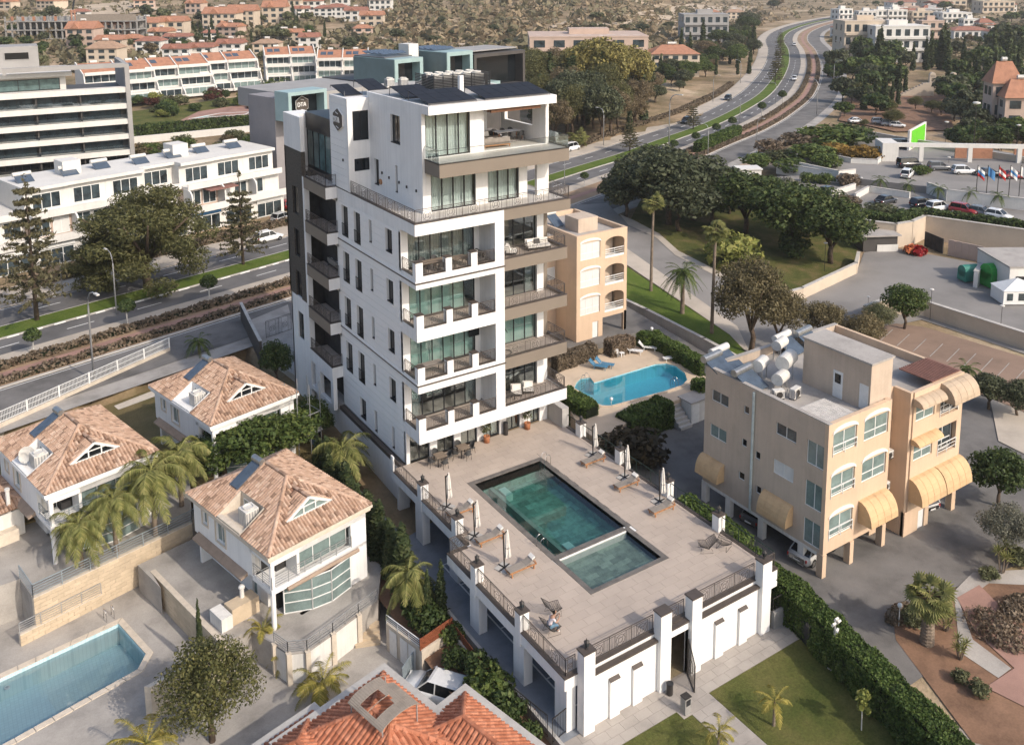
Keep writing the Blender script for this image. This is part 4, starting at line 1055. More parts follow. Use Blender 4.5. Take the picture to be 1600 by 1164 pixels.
def hip_roof(T, x0, x1, y0, y1, ze, h, tile, seed, cutL=None, cutF=None, tw=.24, tl=.36, slopes='LRFB', kind_rows=True):
 rnd = random.Random(seed); W, D = x1-x0, y1-y0; r = min(W, D)/2
 if W <= D: ra, rb = (x0+W/2, y0+r, ze+h), (x0+W/2, y1-r, ze+h)
 else: ra, rb = (x0+r, y0+D/2, ze+h), (x1-r, y0+D/2, ze+h)
 sl = math.hypot(r, h); c, s = r/sl, h/sl
 c00, c10, c11, c01 = (x0,y0,ze), (x1,y0,ze), (x1,y1,ze), (x0,y1,ze)
 F_ = [c00,c10,ra] if W <= D else [c00,c10,rb,ra]; B_ = [c11,c01,rb] if W <= D else [c11,c01,ra,rb]
 L_ = [c01,c00,ra,rb] if W <= D else [c01,c00,ra]; R_ = [c10,c11,rb,ra] if W <= D else [c10,c11,rb]
 info = {'F': ((x0,y0,ze),(1,0,0),(0,c,s),W,F_), 'B': ((x1,y1,ze),(-1,0,0),(0,-c,s),W,B_), 'L': ((x0,y1,ze),(0,-1,0),(c,0,s),D,L_), 'R': ((x1,y0,ze),(0,1,0),(-c,0,s),D,R_)}
 roof = None
 u = MB()
 for k in 'FBLR':
  o, ue, un, span, pl = info[k]
  if k == 'L' and cutL:
   ya, yb, xc = cutL; zz = lambda x: ze+h*(x-x0)/r
   u.add([c00, (x0,ya,ze), (xc,ya,zz(xc)), (xc,yb,zz(xc)), (x0,yb,ze), c01, rb, ra], [(0,7,2,1), (2,7,6,3), (4,3,6,5)])
  else: u.add(pl, [tuple(range(len(pl)))])
 roof = u.build('roof', 'tile_under', T)
 for k in slopes:
  o, ue, un, span, pl = info[k]
  flat = (W <= D) == (k in 'FB')
  pts = [(0,0),(span,0),(span/2,sl)] if flat else [(0,0),(span,0),(span-r,sl),(r,sl)]
  cut = None
  if k == 'L' and cutL:
   ya, yb, xc = cutL; cut = lambda uu, vv: (ya-.1 < y1-uu < yb+.1) and vv*c < xc-x0+.05
  if k == 'F' and cutF: cut = cutF
  mb = MB(); tile_slope(mb, o, ue, un, pts, tw, tl, cut, rnd); mb.build('roof_tiles', tile, roof, kind='stuff')
 mb = MB()
 for a, b in ((c00,ra), (c10, ra if W <= D else rb), (c11,rb), (c01, rb if W <= D else ra), (ra,rb)):
  if (Vector(a)-Vector(b)).length > .3: ridge_caps(mb, a, b)
 mb.build('ridge_tiles', tile, roof, kind='stuff')
 return roof
def solar_heater(label, loc, rz, L=2.2, w=1.0, parent=None, tank='tank_metal', tilt=.45, group=None, r=.24):
 t = thing('solar_water_heater', label, 'solar heater', loc, rz, group) if parent is None else parent
 ct, st = cos(tilt), sin(tilt)
 m = MB(); m.add([(-w/2,0,.12),(w/2,0,.12),(w/2,L*ct,.12+L*st),(-w/2,L*ct,.12+L*st),(-w/2,0,.2),(w/2,0,.2),(w/2,L*ct,.2+L*st),(-w/2,L*ct,.2+L*st)], [(0,3,2,1),(4,5,6,7),(0,1,5,4),(1,2,6,5),(2,3,7,6),(3,0,4,7)]); m.build('panel', 'solar_blue', t)
 MB().tube([(-w*.55,L*ct+.2,.35+L*st), (w*.55,L*ct+.2,.35+L*st)], r, 12).build('tank', tank, t, smooth=False)
 m = MB()
 for s in (-w*.4, w*.4): m.beam((s,L*ct+.2,0), (s,L*ct+.2,.2+L*st), .05); m.beam((s,0,0), (s,0,.15), .05)
 m.build('stand', 'rail_grey', t); return t
def ac_unit(label, loc, rz, s=(.8,.8,.9), fan='top', group=None):
 t = thing('air_conditioner', label, 'air conditioner', loc, rz, group)
 MB().box(-s[0]/2,s[0]/2,-s[1]/2,s[1]/2,.08,s[2]).build('casing', 'ac_white', t)
 m = MB()
 for k in range(5):
  x = -s[0]/2+.08+(s[0]-.16)*k/4; m.box(x-.05,x+.05,-s[1]/2-.012,-s[1]/2,.18,s[2]-.1); m.box(-s[0]/2-.012,-s[0]/2,x-.05,x+.05,.18,s[2]-.1)
 m.build('grille', 'rail_grey', t)
 if fan == 'top': MB().lathe([(.30*s[0]/.8,s[2]),(.32*s[0]/.8,s[2]+.1),(.26*s[0]/.8,s[2]+.1),(.25*s[0]/.8,s[2]+.02)], 14).build('fan_housing', 'ac_white', t)
 else: MB().tube([(0,-s[1]/2-.03,s[2]/2),(0,-s[1]/2-.013,s[2]/2)], s[2]*.36, 14).build('fan_housing', 'metal_dark', t)
 m = MB(); m.box(-s[0]/2,s[0]/2,-s[1]/2,-s[1]/2+.06,0,.08); m.box(-s[0]/2,s[0]/2,s[1]/2-.06,s[1]/2,0,.08); m.build('feet', 'metal_dark', t); return t
def hrail(mb, pts, h=.9, n=4, r=.022, post=1.6):
 """railing with horizontal tubes along a polyline"""
 pts = [Vector(p) for p in pts]; Z = Vector((0,0,1))
 for a, b in zip(pts, pts[1:]):
  for k in range(n): mb.beam(a+Z*h*(k+1)/n, b+Z*h*(k+1)/n, r*1.7 if k == n-1 else r)
  L = (b-a).length; m = max(1, round(L/post))
  for i in range(m+1): p = a+(b-a)*i/m; mb.beam(p, p+Z*h, .04)
 return mb
R13 = radians(13.2)
def villa(label, anchor, zg, ze, seed, var):
 T = thing('villa', label, 'house', (anchor[0], anchor[1], 0), R13)
 W, D, h = 8.0, 10.5, 2.15; a = .35; zf = zg+(ze-zg)*.50
 # cornice
 m = MB(); m.box(0,W,0,D,ze-.22,ze-.02); m.box(.1,W-.1,.1,D-.1,ze-.42,ze-.22); m.build('cornice', 'cream_trim' if var == 3 else 'stucco_white', T)
 # walls with openings
 bx0 = 2.4   # the open corner balcony takes the front-left corner
 lops = [(8.2,8.9,zf+1.0,zf+2.0), (5.9,7.1,zf+.55,zf+1.95), (6.2,7.2,zg+.5,zg+1.9), (3.9,4.5,zg,zg+2.1)]
 m = MB(); wall(m, 'x', a, a+.25, 2.6, D-a, zf, ze-.4, lops); wall(m, 'x', a+1.0, a+1.25, 2.6, D-a, zg-.3, zf-.0, lops); m.build('left_wall', 'stucco_white', T)
 for w in lops[:2]:
  o = win(T, 'x', a+.12, *w, 2, 'frame_white', 'glass_villa', .05); m = MB(); m.box(a-.05,a,w[0]-.12,w[1]+.12,w[2]-.12,w[2]); m.box(a-.05,a,w[0]-.12,w[1]+.12,w[3],w[3]+.12); m.box(a-.05,a,w[0]-.12,w[0],w[2],w[3]); m.box(a-.05,a,w[1],w[1]+.12,w[2],w[3]); m.build('surround', 'cream_trim', o)
 for w in lops[2:]: win(T, 'x', a+1.12, *w, 1, 'frame_white', 'glass_villa', .05)
 MB().box(a,a+1.0,2.6,D-a,zf-.18,zf).build('overhang', 'stucco_white', T)
 m = MB(); m.add([(a-.5,3.2,zf-.35),(a-.5,9.6,zf-.35),(a+1.0,9.6,zf+.0),(a+1.0,3.2,zf+.0),(a-.5,3.2,zf-.25),(a-.5,9.6,zf-.25),(a,9.6,zf+.02),(a,3.2,zf+.02)], [(0,1,2,3),(4,7,6,5),(0,4,5,1),(1,5,6,2),(0,3,7,4)]); m.build('left_awning', 'awning_brown', T)
 fo = [(bx0,6.4,zf+.15,ze-.95)]
 m = MB(); wall(m, 'y', a, a+.25, bx0, W-a, zg-.3, ze-.4, fo+[(1.6,6.3,zg,zf-.35)]); m.build('front_wall', 'stucco_white', T)
 m = MB(); wall(m, 'x', W-a-.25, W-a, a+.252, D-a, zg-.3, ze-.4); wall(m, 'y', D-a-.25, D-a, a+.26, W-a-.26, zg-.3, ze-.4); m.build('rear_walls', 'stucco_white', T)
 win(T, 'y', a+.5, bx0+.02, 6.38, zf+.17, ze-.97, 3, 'frame_white', 'glass_villa', .06, name='glazing')
 # corner balcony
 m = MB(); m.box(a,W-a,a,3.0,zf-.22,zf); m.box(a,bx0,a,a+.12,zf,zf+.12); m.box(a,a+.12,a+.12,2.6,zf,zf+.12); m.build('balcony_slab', 'stucco_white', T)
 m = MB(); m.box(a,W-a,a,3.0,ze-.95,ze-.43); m.build('balcony_beam', 'stucco_white', T)
 MB().box(bx0,bx0+.2,a+.3,3.0,zf,ze-.95).build('inner_wall', 'stucco_white', T); MB().box(a+.26,bx0,2.8,3.0,zf,ze-.95).build('inner_wall', 'stucco_old', T)
 win(T, 'y', 2.72, 1.0, 2.2, zf, zf+2.0, 2, 'frame_white', 'glass_dark', .05)
 MB().lathe([(.16,zg-.3),(.16,ze-.95)], 12, (a+.17,a+.17,0)).build('column', 'stucco_white', T, smooth=False)
 rl = 'rail_grey' if var == 3 else 'rail_blue'
 m = MB(); hrail(m, [(a+.06,2.55,zf+.1), (a+.06,a+.06,zf+.1), (6.4,a-.03,zf+.1)], .85, 5, .02, 1.3); m.build('balcony_railing', rl, T)
 # awning box and angled ground glazing
 m = MB(); m.tube([(1.4,a-.12,zf-.25),(6.9,a-.12,zf-.25)], .13, 8); m.build('awning', 'awning_brown', T)
 for p, q, n in (((1.7,a+.9),(3.2,a-.05),2), ((3.2,a-.05),(4.5,a-.35),2), ((4.5,a-.35),(6.2,a-.1),2)):
  L = math.hypot(q[0]-p[0],q[1]-p[1]); f = MB(); an = math.atan2(q[1]-p[1],q[0]-p[0])
  for e in (zg+.03, zg+.75, zg+1.45, zf-.4): f.beam((*p,e),(*q,e),.06)
  f.beam((*p,zg),(*p,zf-.4),.07); f.beam((*q,zg),(*q,zf-.4),.07)
  o = f.build('bay_window', 'frame_white', T); m = MB(); m.add([(*p,zg+.03),(*q,zg+.03),(*q,zf-.4),(*p,zf-.4)],[(0,1,2,3)]); m.build('pane', 'glass_villa', o)
 MB().box(a+1.3,W-.9,a+1.6,D-.9,zg,ze-.5).build('room_core', 'interior_dark', T)
 # roof with notch and dormer
 ya, yb, xc = 3.4, 6.3, 1.9
 sl = math.hypot(4, h); c = 4/sl
 def cutF(u, v):
  y = v*c; x = u
  if y < 1.35: return False
  return abs(x-4) < 1.75*(3.4-y)/2.0 and y < 3.5
 roof = hip_roof(T, 0.05, W-.05, .05, D-.05, ze-.02, h, 'tile_villa', seed, (ya,yb,xc), cutF, slopes='LRFB')
 zs = lambda y: ze-.02+h*(y-.05)/3.95
 zn = ze-.15
 m = MB(); m.box(.5,xc,ya,yb,zn-.1,zn); m.build('notch_floor', 'concrete_light', roof)
 m = MB()
 for y in (ya, yb): m.add([(.1,y,zn),(xc+.02,y,zn),(xc+.02,y,zs(xc)+.12),(.1,y,ze+.05),(.1,y+.06,zn),(xc+.02,y+.06,zn),(xc+.02,y+.06,zs(xc)+.12),(.1,y+.06,ze+.05)],[(0,1,2,3),(7,6,5,4),(2,6,7,3),(1,5,6,2),(0,3,7,4)])
 m.box(xc,xc+.06,ya,yb,zn,zs(xc)+.12); m.box(.05,.4,ya,yb,zn-.1,ze+.12); m.build('notch_wall', 'cream_trim' if var == 3 else 'stucco_white', roof)
 win(roof, 'x', xc-.03, yb-1.0, yb-.3, zn+.02, zn+.85, 1, 'frame_white', 'glass_villa', .05)
 yd, hw, hd = 1.42, 1.72, .98; zb0 = zs(yd)
 f = MB(); A, B_, C_ = (4-hw,yd,zb0), (4+hw,yd,zb0), (4,yd,zb0+hd)
 f.beam(A,B_,.14,.14); f.beam(A,C_,.14,.14); f.beam(C_,B_,.14,.14); f.beam((4-.45,yd,zb0),(4-.45,yd,zb0+hd*.73),.08); f.beam((4+.45,yd,zb0),(4+.45,yd,zb0+hd*.73),.08); f.beam((4-.8,yd,zb0+.5),(4+.8,yd,zb0+.5),.06)
 d = f.build('dormer_window', 'frame_white', roof)
 MB().add([(4-hw,yd+.02,zb0),(4+hw,yd+.02,zb0),(4,yd+.02,zb0+hd)],[(0,1,2)]).build('pane', 'glass_villa' if var == 3 else 'glass_dark', d)
 yr_ = .05+(zb0+hd-ze+.02)/h*3.95
 rnd = random.Random(seed+9)
 q = MB(); q.add([A,C_,(4,yr_,zb0+hd),B_],[(0,2,1),(1,2,3)]); q.build('dormer_roof', 'tile_under', roof)
 q = MB()
 for s in (-1,1):
  e0 = Vector((4+s*hw,yd,zb0)); ap = Vector((4,yd,zb0+hd)); un = (ap-e0); Ls = un.length; un.normalize(); ue = Vector((0,1,0)); LD = yr_-yd
  tile_slope(q, e0+un*0.0, ue, un, [(0,0),(.01,0),(LD,Ls),(0,Ls)], .24, .36, None, rnd)
 ridge_caps(q, C_, (4,yr_+.1,zb0+hd), .12); q.build('dormer_tiles', 'tile_villa', roof, kind='stuff')
 return T
def loc13(anchor, x, y, z): return (anchor[0]+x*cos(R13)-y*sin(R13), anchor[1]+x*sin(R13)+y*cos(R13), z)
A3, A1, A2 = (-13.53,-5.99), (-24.25,7.55), (-12.45,10.75)
villa('white villa with a mottled tiled roof nearest the pool terrace', A3, .2, 5.5, 1, 3)
villa('white villa behind the feathery palms at the left edge', A1, 1.0, 6.4, 2, 1)
villa('white villa with scaffolding at its corner beside the tower', A2, 1.2, 6.5, 3, 2)
for a, ze, w in ((A3,5.5,'the villa nearest the pool terrace'), (A1,6.4,'the villa behind the feathery palms'), (A2,6.5,'the villa with scaffolding')):
 solar_heater('solar water heater on the tiled roof of '+w, loc13(a, 1.75, 7.05, ze+.95), R13-pi/2+.02, 2.0, .95, tilt=.50)
 ac_unit('large rooftop air conditioner in the roof notch of '+w, loc13(a, 1.25, 4.3, ze-.14), R13, (.95,.95,1.15))
# satellite dishes in the notch of the left villa
def dish(label, loc, rz, r=.45, group=None):
 t = thing('satellite_dish', label, 'satellite dish', loc, rz, group)
 m = MB(); n = 14; prof = [(0,0),(.5,.06),(1,.22)]; vs = []; fs = []
 for q, d in prof:
  for k in range(n): vs.append((q*r*cos(2*pi*k/n), -.1-d*r+.15*q*r*sin(2*pi*k/n), .75+q*r*sin(2*pi*k/n)))
 for j in range(2):
  for k in range(n): fs.append((j*n+k, j*n+(k+1)%n, (j+1)*n+(k+1)%n, (j+1)*n+k))
 m.add(vs, fs).build('reflector', 'ac_white', t)
 m = MB(); m.beam((0,0,0),(0,-.05,.75),.05); m.beam((0,-.1,.75-r),(0,-.65,.72),.025); m.build('mount', 'rail_grey', t); return t
dish('white satellite dish beside the air conditioner on the leftmost villa', loc13(A1,.9,5.6,6.3), R13-.5, .55)
dish('smaller white satellite dish near the roof edge of the leftmost villa', loc13(A1,.6,5.1,6.3), R13-.9, .4)
# ---- ground plates
def plate(name, outer, z, mat, holes=(), z0=None, **kw):
 loops = [[Vector((p[0],p[1],0)) for p in outer]]+[[Vector((p[0],p[1],0)) for p in h] for h in holes]
 flat = [p for l in loops for p in l]; tri = tessellate_polygon(loops)
 fs = []
 for t in tri:
  a, b, c = [flat[i] for i in t]
  fs.append(t if (b-a).cross(c-a).z > 0 else (t[0],t[2],t[1]))
 mb = MB(); mb.add([(p.x,p.y,z) for p in flat], fs)
 if z0 is not None:
  n = len(outer)
  sgn = sum(outer[i][0]*outer[(i+1)%n][1]-outer[(i+1)%n][0]*outer[i][1] for i in range(n))
  o2 = outer if sgn > 0 else outer[::-1]
  mb.add([(p[0],p[1],z0) for p in o2]+[(p[0],p[1],z) for p in o2], [(i,(i+1)%n,n+(i+1)%n,n+i) for i in range(n)])
 return mb.build(name, mat, None, kind='structure', **kw)
ZP = -1.8
PX = lambda pts, z: [at(x, y, z)[:2] for x, y in pts]
pool_o = PX([(185,974),(228,1022),(215,1046),(22,1154),(-30,1182),(-110,1215),(-110,1110),(0,1060)], ZP)
plate('pool_terrace', [(-40,-14),(-3.4,-14),(-3.4,4),(-12,12),(-14,20),(-45,8),(-45,-14)], ZP, 'paving_pale', [pool_o], None)
# pool basin
cen = np.mean(np.array(pool_o), axis=0)
inn = lambda k, z: [(cen[0]+(p[0]-cen[0])*k, cen[1]+(p[1]-cen[1])*k, z) for p in pool_o]
def basin(name, outline, ztop, zbot, wallm, floorm, copm, copw=.35, waterm=None, zw=None):
 P = bpy.data.objects.new(name, None); COL.objects.link(P); P['kind'] = 'structure'
 n = len(outline); m = MB(); m.add([(*p,zbot) for p in outline]+[(*p,ztop) for p in outline], [(i,n+i,n+(i+1)%n,(i+1)%n) for i in range(n)])
 m.build('basin_wall', wallm, P)
 MB().sheet(outline, zbot).build('basin_floor', floorm, P)
 c = np.mean(np.array(outline), axis=0)
 pr = [np.array(p) for p in outline]; outs = []
 sg = sum(pr[i][0]*pr[(i+1)%n][1]-pr[(i+1)%n][0]*pr[i][1] for i in range(n)); sg = 1 if sg > 0 else -1
 for i in range(n):
  d0 = pr[i]-pr[i-1]; d1 = pr[(i+1)%n]-pr[i]; d0 = d0/np.linalg.norm(d0); d1 = d1/np.linalg.norm(d1)
  nrm = np.array((d0[1]+d1[1], -(d0[0]+d1[0])))*sg; nrm = nrm/np.linalg.norm(nrm); outs.append(pr[i]+nrm*copw/max(.5, float(np.dot(nrm, np.array((d1[1],-d1[0]))*sg))))
 for i in range(n):                         # coping stones
  a, b, A, B_ = pr[i], pr[(i+1)%n], outs[i], outs[(i+1)%n]; k = max(1, int(np.linalg.norm(b-a)/1.0))
  for j in range(k):
   t0, t1 = j/k+.004, (j+1)/k-.004; q = [a+(b-a)*t0, a+(b-a)*t1, A+(B_-A)*t1, A+(B_-A)*t0]
   MB().prism([tuple(x) for x in q], ztop-.02, ztop+.05).build('coping_stone', copm, P)
 if waterm: MB().sheet(outline, zw).build('water', waterm, P)
 return P
def tilegrid_mat(name, c, line, sc):
 m, nt, p = _principled(name, .4, 0, .4); co = _coords(nt)
 b = nt.nodes.new('ShaderNodeTexBrick'); b.offset = 0; b.inputs['Scale'].default_value = sc; b.inputs['Mortar Size'].default_value = .03
 b.inputs['Color1'].default_value = (*c,1); b.inputs['Color2'].default_value = (*[x*.93 for x in c],1); b.inputs['Mortar'].default_value = (*line,1); b.inputs['Brick Width'].default_value = .5; b.inputs['Row Height'].default_value = .5
 nt.links.new(co, b.inputs['Vector']); nt.links.new(b.outputs['Color'], p.inputs['Base Color'])
tilegrid_mat('pool_mosaic', (.56,.74,.77), (.44,.62,.66), 2.2)
tilegrid_mat('pool_mosaic_blue', (.48,.80,.86), (.36,.66,.74), 2.2)
basin('villa_pool', pool_o, ZP, ZP-1.5, 'pool_mosaic', 'pool_mosaic', 'cream_trim', .4, 'water_pale', ZP-.25)
for i, (px, py) in enumerate(((148,1002),(11,1073))):
 q = at(px, py, ZP-.6); o = thing('pool_light', 'round white underwater lamp, '+('the one nearest the pool ladder' if i == 0 else 'the one at the left picture edge'), 'pool lamp', (q[0], q[1], ZP-.65), 0, 'lamps in the pale pool wall')
 MB().lathe([(.16,-.0),(.16,.05)], 14).build('ring', 'frame_white', o); MB().lathe([(.09,.05),(.09,.07)], 12).build('lens', 'rail_grey', o)
q = at(172, 968, ZP); pool_ladder('dark handrail ladder of the pale blue villa pool', (q[0], q[1], ZP), radians(10))
# terrace blocks
v1t = PX([(31,904),(52,935),(300,817)], 1.0)
plate('villa_terrace', [(-47,6.5), v1t[0], v1t[1], v1t[2], (-13.6,13.4), (-13.0,16), (-46,14)], 1.0, 'paving_pale', (), ZP-.2)
def retaining(label, a, b, z0, z1, mat='limestone', t=.3, course=.28, Ls=.75):
 """wall faced with coursed stone blocks"""
 T = thing('retaining_wall', label, 'wall', (a[0], a[1], 0), math.atan2(b[1]-a[1], b[0]-a[0])); L = math.hypot(b[0]-a[0], b[1]-a[1])
 MB().box(0, L, .03, t, z0, z1).build('wall_core', 'cream_trim', T)
 meshes = {}
 n = max(1, round((z1-z0)/course)); hh = (z1-z0)/n; r = random.Random(7)
 for j in range(n):
  x = 0 if j % 2 == 0 else -Ls/2
  while x < L:
   p, q = max(0, x), min(L, x+Ls)
   if q-p > .05: MB().box(p+.008, q-.008, -.02-r.random()*.012, .028, z0+j*hh+.008, z0+(j+1)*hh-.008).build('stone_block', mat, T)
   x += Ls
 MB().box(-.02, L+.02, -.06, t, z1, z1+.05).build('coping', 'cream_trim', T)
 return T
pm('limestone', (.56,.45,.32), .85, .10, .7, 14, .08, objr=.10)
w = retaining('long cream stone retaining wall below the palm terrace', v1t[1], v1t[2], ZP, 1.0)
hr = thing('terrace_railing', 'blue grey tube railing along the palm terrace edge', 'railing'); hrail(MB(), [(*v1t[0],1.05), (*v1t[1],1.05), (*v1t[2],1.05), (*PX([(345,780)],1.0)[0],1.05)], .95, 5, .03, 1.9).build('tubes', 'rail_blue', hr)
# villa 3 platform, patio and curved front terrace
l3 = lambda x, y: loc13(A3, x, y, 0)[:2]
front = PX([(392,985),(428,1006),(450,1021),(480,1018),(520,990),(560,960),(590,938)], .2)
plate('villa_terrace', [l3(-2.6,9.5)]+PX([(236,893),(345,1005)], .2)+front+[l3(9.0,.5), l3(9.0,13), l3(-2.6,13)], .2, 'paving_pale', (), ZP-.2)
hr = thing('terrace_railing', 'grey tube railing along the curved terrace of the nearest villa', 'railing'); hrail(MB(), [(*p,.22) for p in front[1:]], .8, 5, .028, 1.2).build('tubes', 'rail_grey', hr)
cw = thing('curved_wall', 'white curved wall below the terrace of the nearest villa', 'wall')
m = MB(); fr = front[1:6]
for a, b in zip(fr, fr[1:]):
 d = np.array(b)-np.array(a); n_ = np.array((d[1],-d[0])); n_ = n_/np.linalg.norm(n_)*.05
 m.add([(a[0]+n_[0],a[1]+n_[1],ZP),(b[0]+n_[0],b[1]+n_[1],ZP),(b[0]+n_[0],b[1]+n_[1],.15),(a[0]+n_[0],a[1]+n_[1],.15)],[(0,1,2,3)])
m.build('wall_face', 'stucco_old', cw)
m = MB()
for p in fr: m.beam((p[0],p[1]-.08,ZP),(p[0],p[1]-.08,.3),.3)
m.build('pilaster', 'cream_trim', cw)
pw = PX([(236,893),(345,1005)], .2)
retaining('low stone wall between the villa patio and the pool terrace', pw[0], pw[1], ZP, .2)
bw = PX([(345,1005),(225,1070),(232,1105)], .4)
W_ = thing('garden_wall', 'cream garden wall at the near end of the pale pool terrace', 'wall')
m = MB(); m.prism([bw[0],(bw[0][0]+.3,bw[0][1]-.1),(bw[1][0]+.3,bw[1][1]-.25),bw[1]], -5, .3); m.build('wall_body', 'cream_trim', W_)
# barbecue block on the patio
q = at(380, 960, .2); bb = thing('barbecue', 'cream stone barbecue block with a round chimney on the villa patio', 'barbecue', q, R13)
MB().box(-1.0,.9,-.5,.5,0,1.1).build('block','limestone',bb); MB().lathe([(.14,1.1),(.14,1.7),(.2,1.75),(.2,1.85),(.1,1.95)],10,(.1,.2,0)).build('chimney','stucco_old',bb); MB().box(-1.8,-1.05,-.6,.9,0,.9).build('counter','stucco_old',bb)
# garden lawn behind the villas and the wall with fence along the service road
plate('garden_lawn', [(-60,20),(-3.4,34.4),(-3.4,6.2),(-8,6.2),(-13.2,12.5),(-13.6,15),(-46,13)], 1.15, 'grass_dry', (), -2)
plate('lane_edge', [(-3.4,-24),(-3.2,-24),(-3.2,34.5),(-3.4,34.5)], .3, 'concrete_light', (), -6)
def fence_run(label, pts, zbase, hw, hf):
 T = thing('boundary_fence', label, 'fence')
 for a, b in zip(pts, pts[1:]):
  a, b = np.array(a), np.array(b); L = np.linalg.norm(b-a); n = max(1, round(L/3.0)); m = MB()
  d = (b-a)/L; nn = np.array((-d[1], d[0]))*.12
  MB().prism([tuple(a-nn), tuple(b-nn), tuple(b+nn), tuple(a+nn)], zbase, hw).build('wall_base', 'cream_trim', T)
  for i in range(n+1):
   p = a+(b-a)*i/n; MB().box(p[0]-.06,p[0]+.06,p[1]-.06,p[1]+.06,hw,hw+hf+.05).build('post', 'frame_white', T)
  for i in range(n):
   p, q = a+(b-a)*(i+.03)/n, a+(b-a)*(i+.97)/n; m = MB()
   m.beam((*p,hw+hf),(*q,hw+hf),.05); m.beam((*p,hw+.12),(*q,hw+.12),.05); m.beam((*p,hw+hf*.55),(*q,hw+hf*.55),.04)
   for k in range(22): g = p+(q-p)*k/21; m.beam((*g,hw+.12),(*g,hw+hf),.03)
   m.build('fence_panel', 'frame_white', T)
fl = [at(-10,672,2.0)[:2], at(265,548,2.0)[:2]]
fence_run('white railed fence on a cream wall along the service road', [(-52,24.0), tuple(fl[0]), tuple(fl[1])], 1.0, 2.35, 1.05)
plate('garden_path_base', PX([(178,634),(185,640),(262,612),(255,604)], 1.17), 1.17, 'cream_trim')
# scaffolding at the corner of the villa beside the tower
sc = thing('scaffolding', 'grey metal scaffolding at the corner of the villa beside the tower', 'scaffold', loc13(A2, 7.9, 0.2, 0), R13)
for x in (-.6,.6,1.6):
 for y in (-.9,.9): MB().tube([(x,y,.5),(x,y,7.2)], .035, 6).build('upright', 'rail_grey', sc)
m = MB()
for z in (2.8, 4.6): m.beam((-.6,-.9,z),(1.6,-.9,z),.05); m.beam((-.6,.9,z),(1.6,.9,z),.05); m.beam((1.6,-.9,z),(1.6,.9,z),.05)
m.build('ledger', 'rail_grey', sc); MB().box(-.7,1.8,-.9,.2,2.85,2.92).build('platform', 'ac_white', sc)
# ---- small tiled pavilion at the left picture edge
q = at(20, 850, 1.0); pv = thing('garden_pavilion', 'small open kitchen pavilion with a tiled roof at the left edge', 'pavilion', (q[0]-2.6, q[1]+.2, 0), R13)
MB().box(0,3.6,0,.4,1.0,3.0).build('back_wall', 'stucco_old', pv); MB().box(3.2,3.6,.4,3.2,1.0,3.3).build('side_wall', 'stucco_old', pv); MB().box(.2,3.0,-.6,.3,1.0,1.9).build('counter', 'cream_trim', pv); MB().lathe([(.14,3.0),(.14,4.6),(.18,4.65),(.18,4.8)],8,(2.7,.1,0)).build('chimney', 'stucco_old', pv)
hip_roof(pv, -1.5, 4.2, -.4, 5.0, 3.3, 1.2, 'tile_villa', 21)
# ---- foreground houses with orange roofs (mostly below the picture)
def fg_house(label, cx, cy, W, D, ze, h, seed):
 T = thing('tiled_house', label, 'house', (cx, cy, 0), R13)     # origin = rear right corner of the eaves
 MB().box(-W+.5,-.5,-D+.5,-.5,-6,ze-.1).build('walls', 'stucco_old', T)
 m = MB(); m.box(-W,0,-.45,0,ze-.2,ze+.08); m.box(-.45,0,-D,-.45,ze-.2,ze+.08); m.box(-W,-W+.45,-D,-.45,ze-.2,ze+.08); m.build('gutter', 'concrete_light', T)
 hip_roof(T, -W+.45, -.45, -D+.45, -.45, ze-.05, h, 'tile_orange', seed, slopes='LRFB', tw=.30, tl=.34)
 return T
ca = at(601,1037,2.0); cb = at(727,1065,2.0); cc = at(491,1085,2.0)
HA = fg_house('orange tiled roof with a torn arched canopy at the bottom edge', ca[0], ca[1], 7.5, 9, 2.0, 1.9, 31)
fg_house('orange tiled roof at the bottom right of the parked white car', cb[0], cb[1], 5.5, 10, 1.85, 1.5, 32)
fg_house('orange tiled roof at the bottom beside the big round tree', cc[0], cc[1], 6.0, 9, 1.5, 1.6, 33)
# torn arched canopy on the roof
q = at(600,1110,3.6); cn = thing('arched_canopy', 'torn corrugated arched canopy over rooftop units on the orange roof', 'canopy', (q[0], q[1], 3.75), R13, None, .85)
m = MB(); N = 40
def cp(i, v): t = pi*(.12+.76*i/N); return (-1.5*cos(t)*1.05, v, .6*sin(t)+.1+.02*(i % 2))
for j in range(8):
 for i in range(N):
  hole = (1 < j < 6 and 5 < i < 22) or (j > 5 and i > 30) or (j == 3 and 19 < i < 24)
  if hole: continue
  a, b = cp(i, -1.6+.4*j), cp(i+1, -1.6+.4*j); c, d = cp(i+1, -1.6+.4*(j+1)), cp(i, -1.6+.4*(j+1)); m.add([a,b,c,d],[(0,1,2,3)])
pm('canopy_sheet', (.29,.245,.20), .8, .12, 1.5, 10); m.build('corrugated_sheet', 'canopy_sheet', cn)
for j in range(5):
 b = MB(); b.tube([cp(i, -1.6+.8*j) for i in range(0, N+1, 4)], .022, 5); b.build('rib', 'canopy_sheet', cn)
m = MB()
for x in (-1.3,1.3):
 for y in (-1.5,1.5): m.beam((x,y,-1.2),(x,y,.4),.07)
m.build('post', 'rail_grey', cn); MB().box(-1.5,1.5,-1.7,1.7,-1.3,-1.15).build('floor', 'concrete_light', cn)
ac_unit('round fan air conditioner under the torn canopy', (q[0]-.3, q[1]-.3, 2.1), R13, (.8,.8,.9)); dish('satellite dish under the torn canopy', (q[0]-.9, q[1]+.2, 2.1), R13-.6, .45)
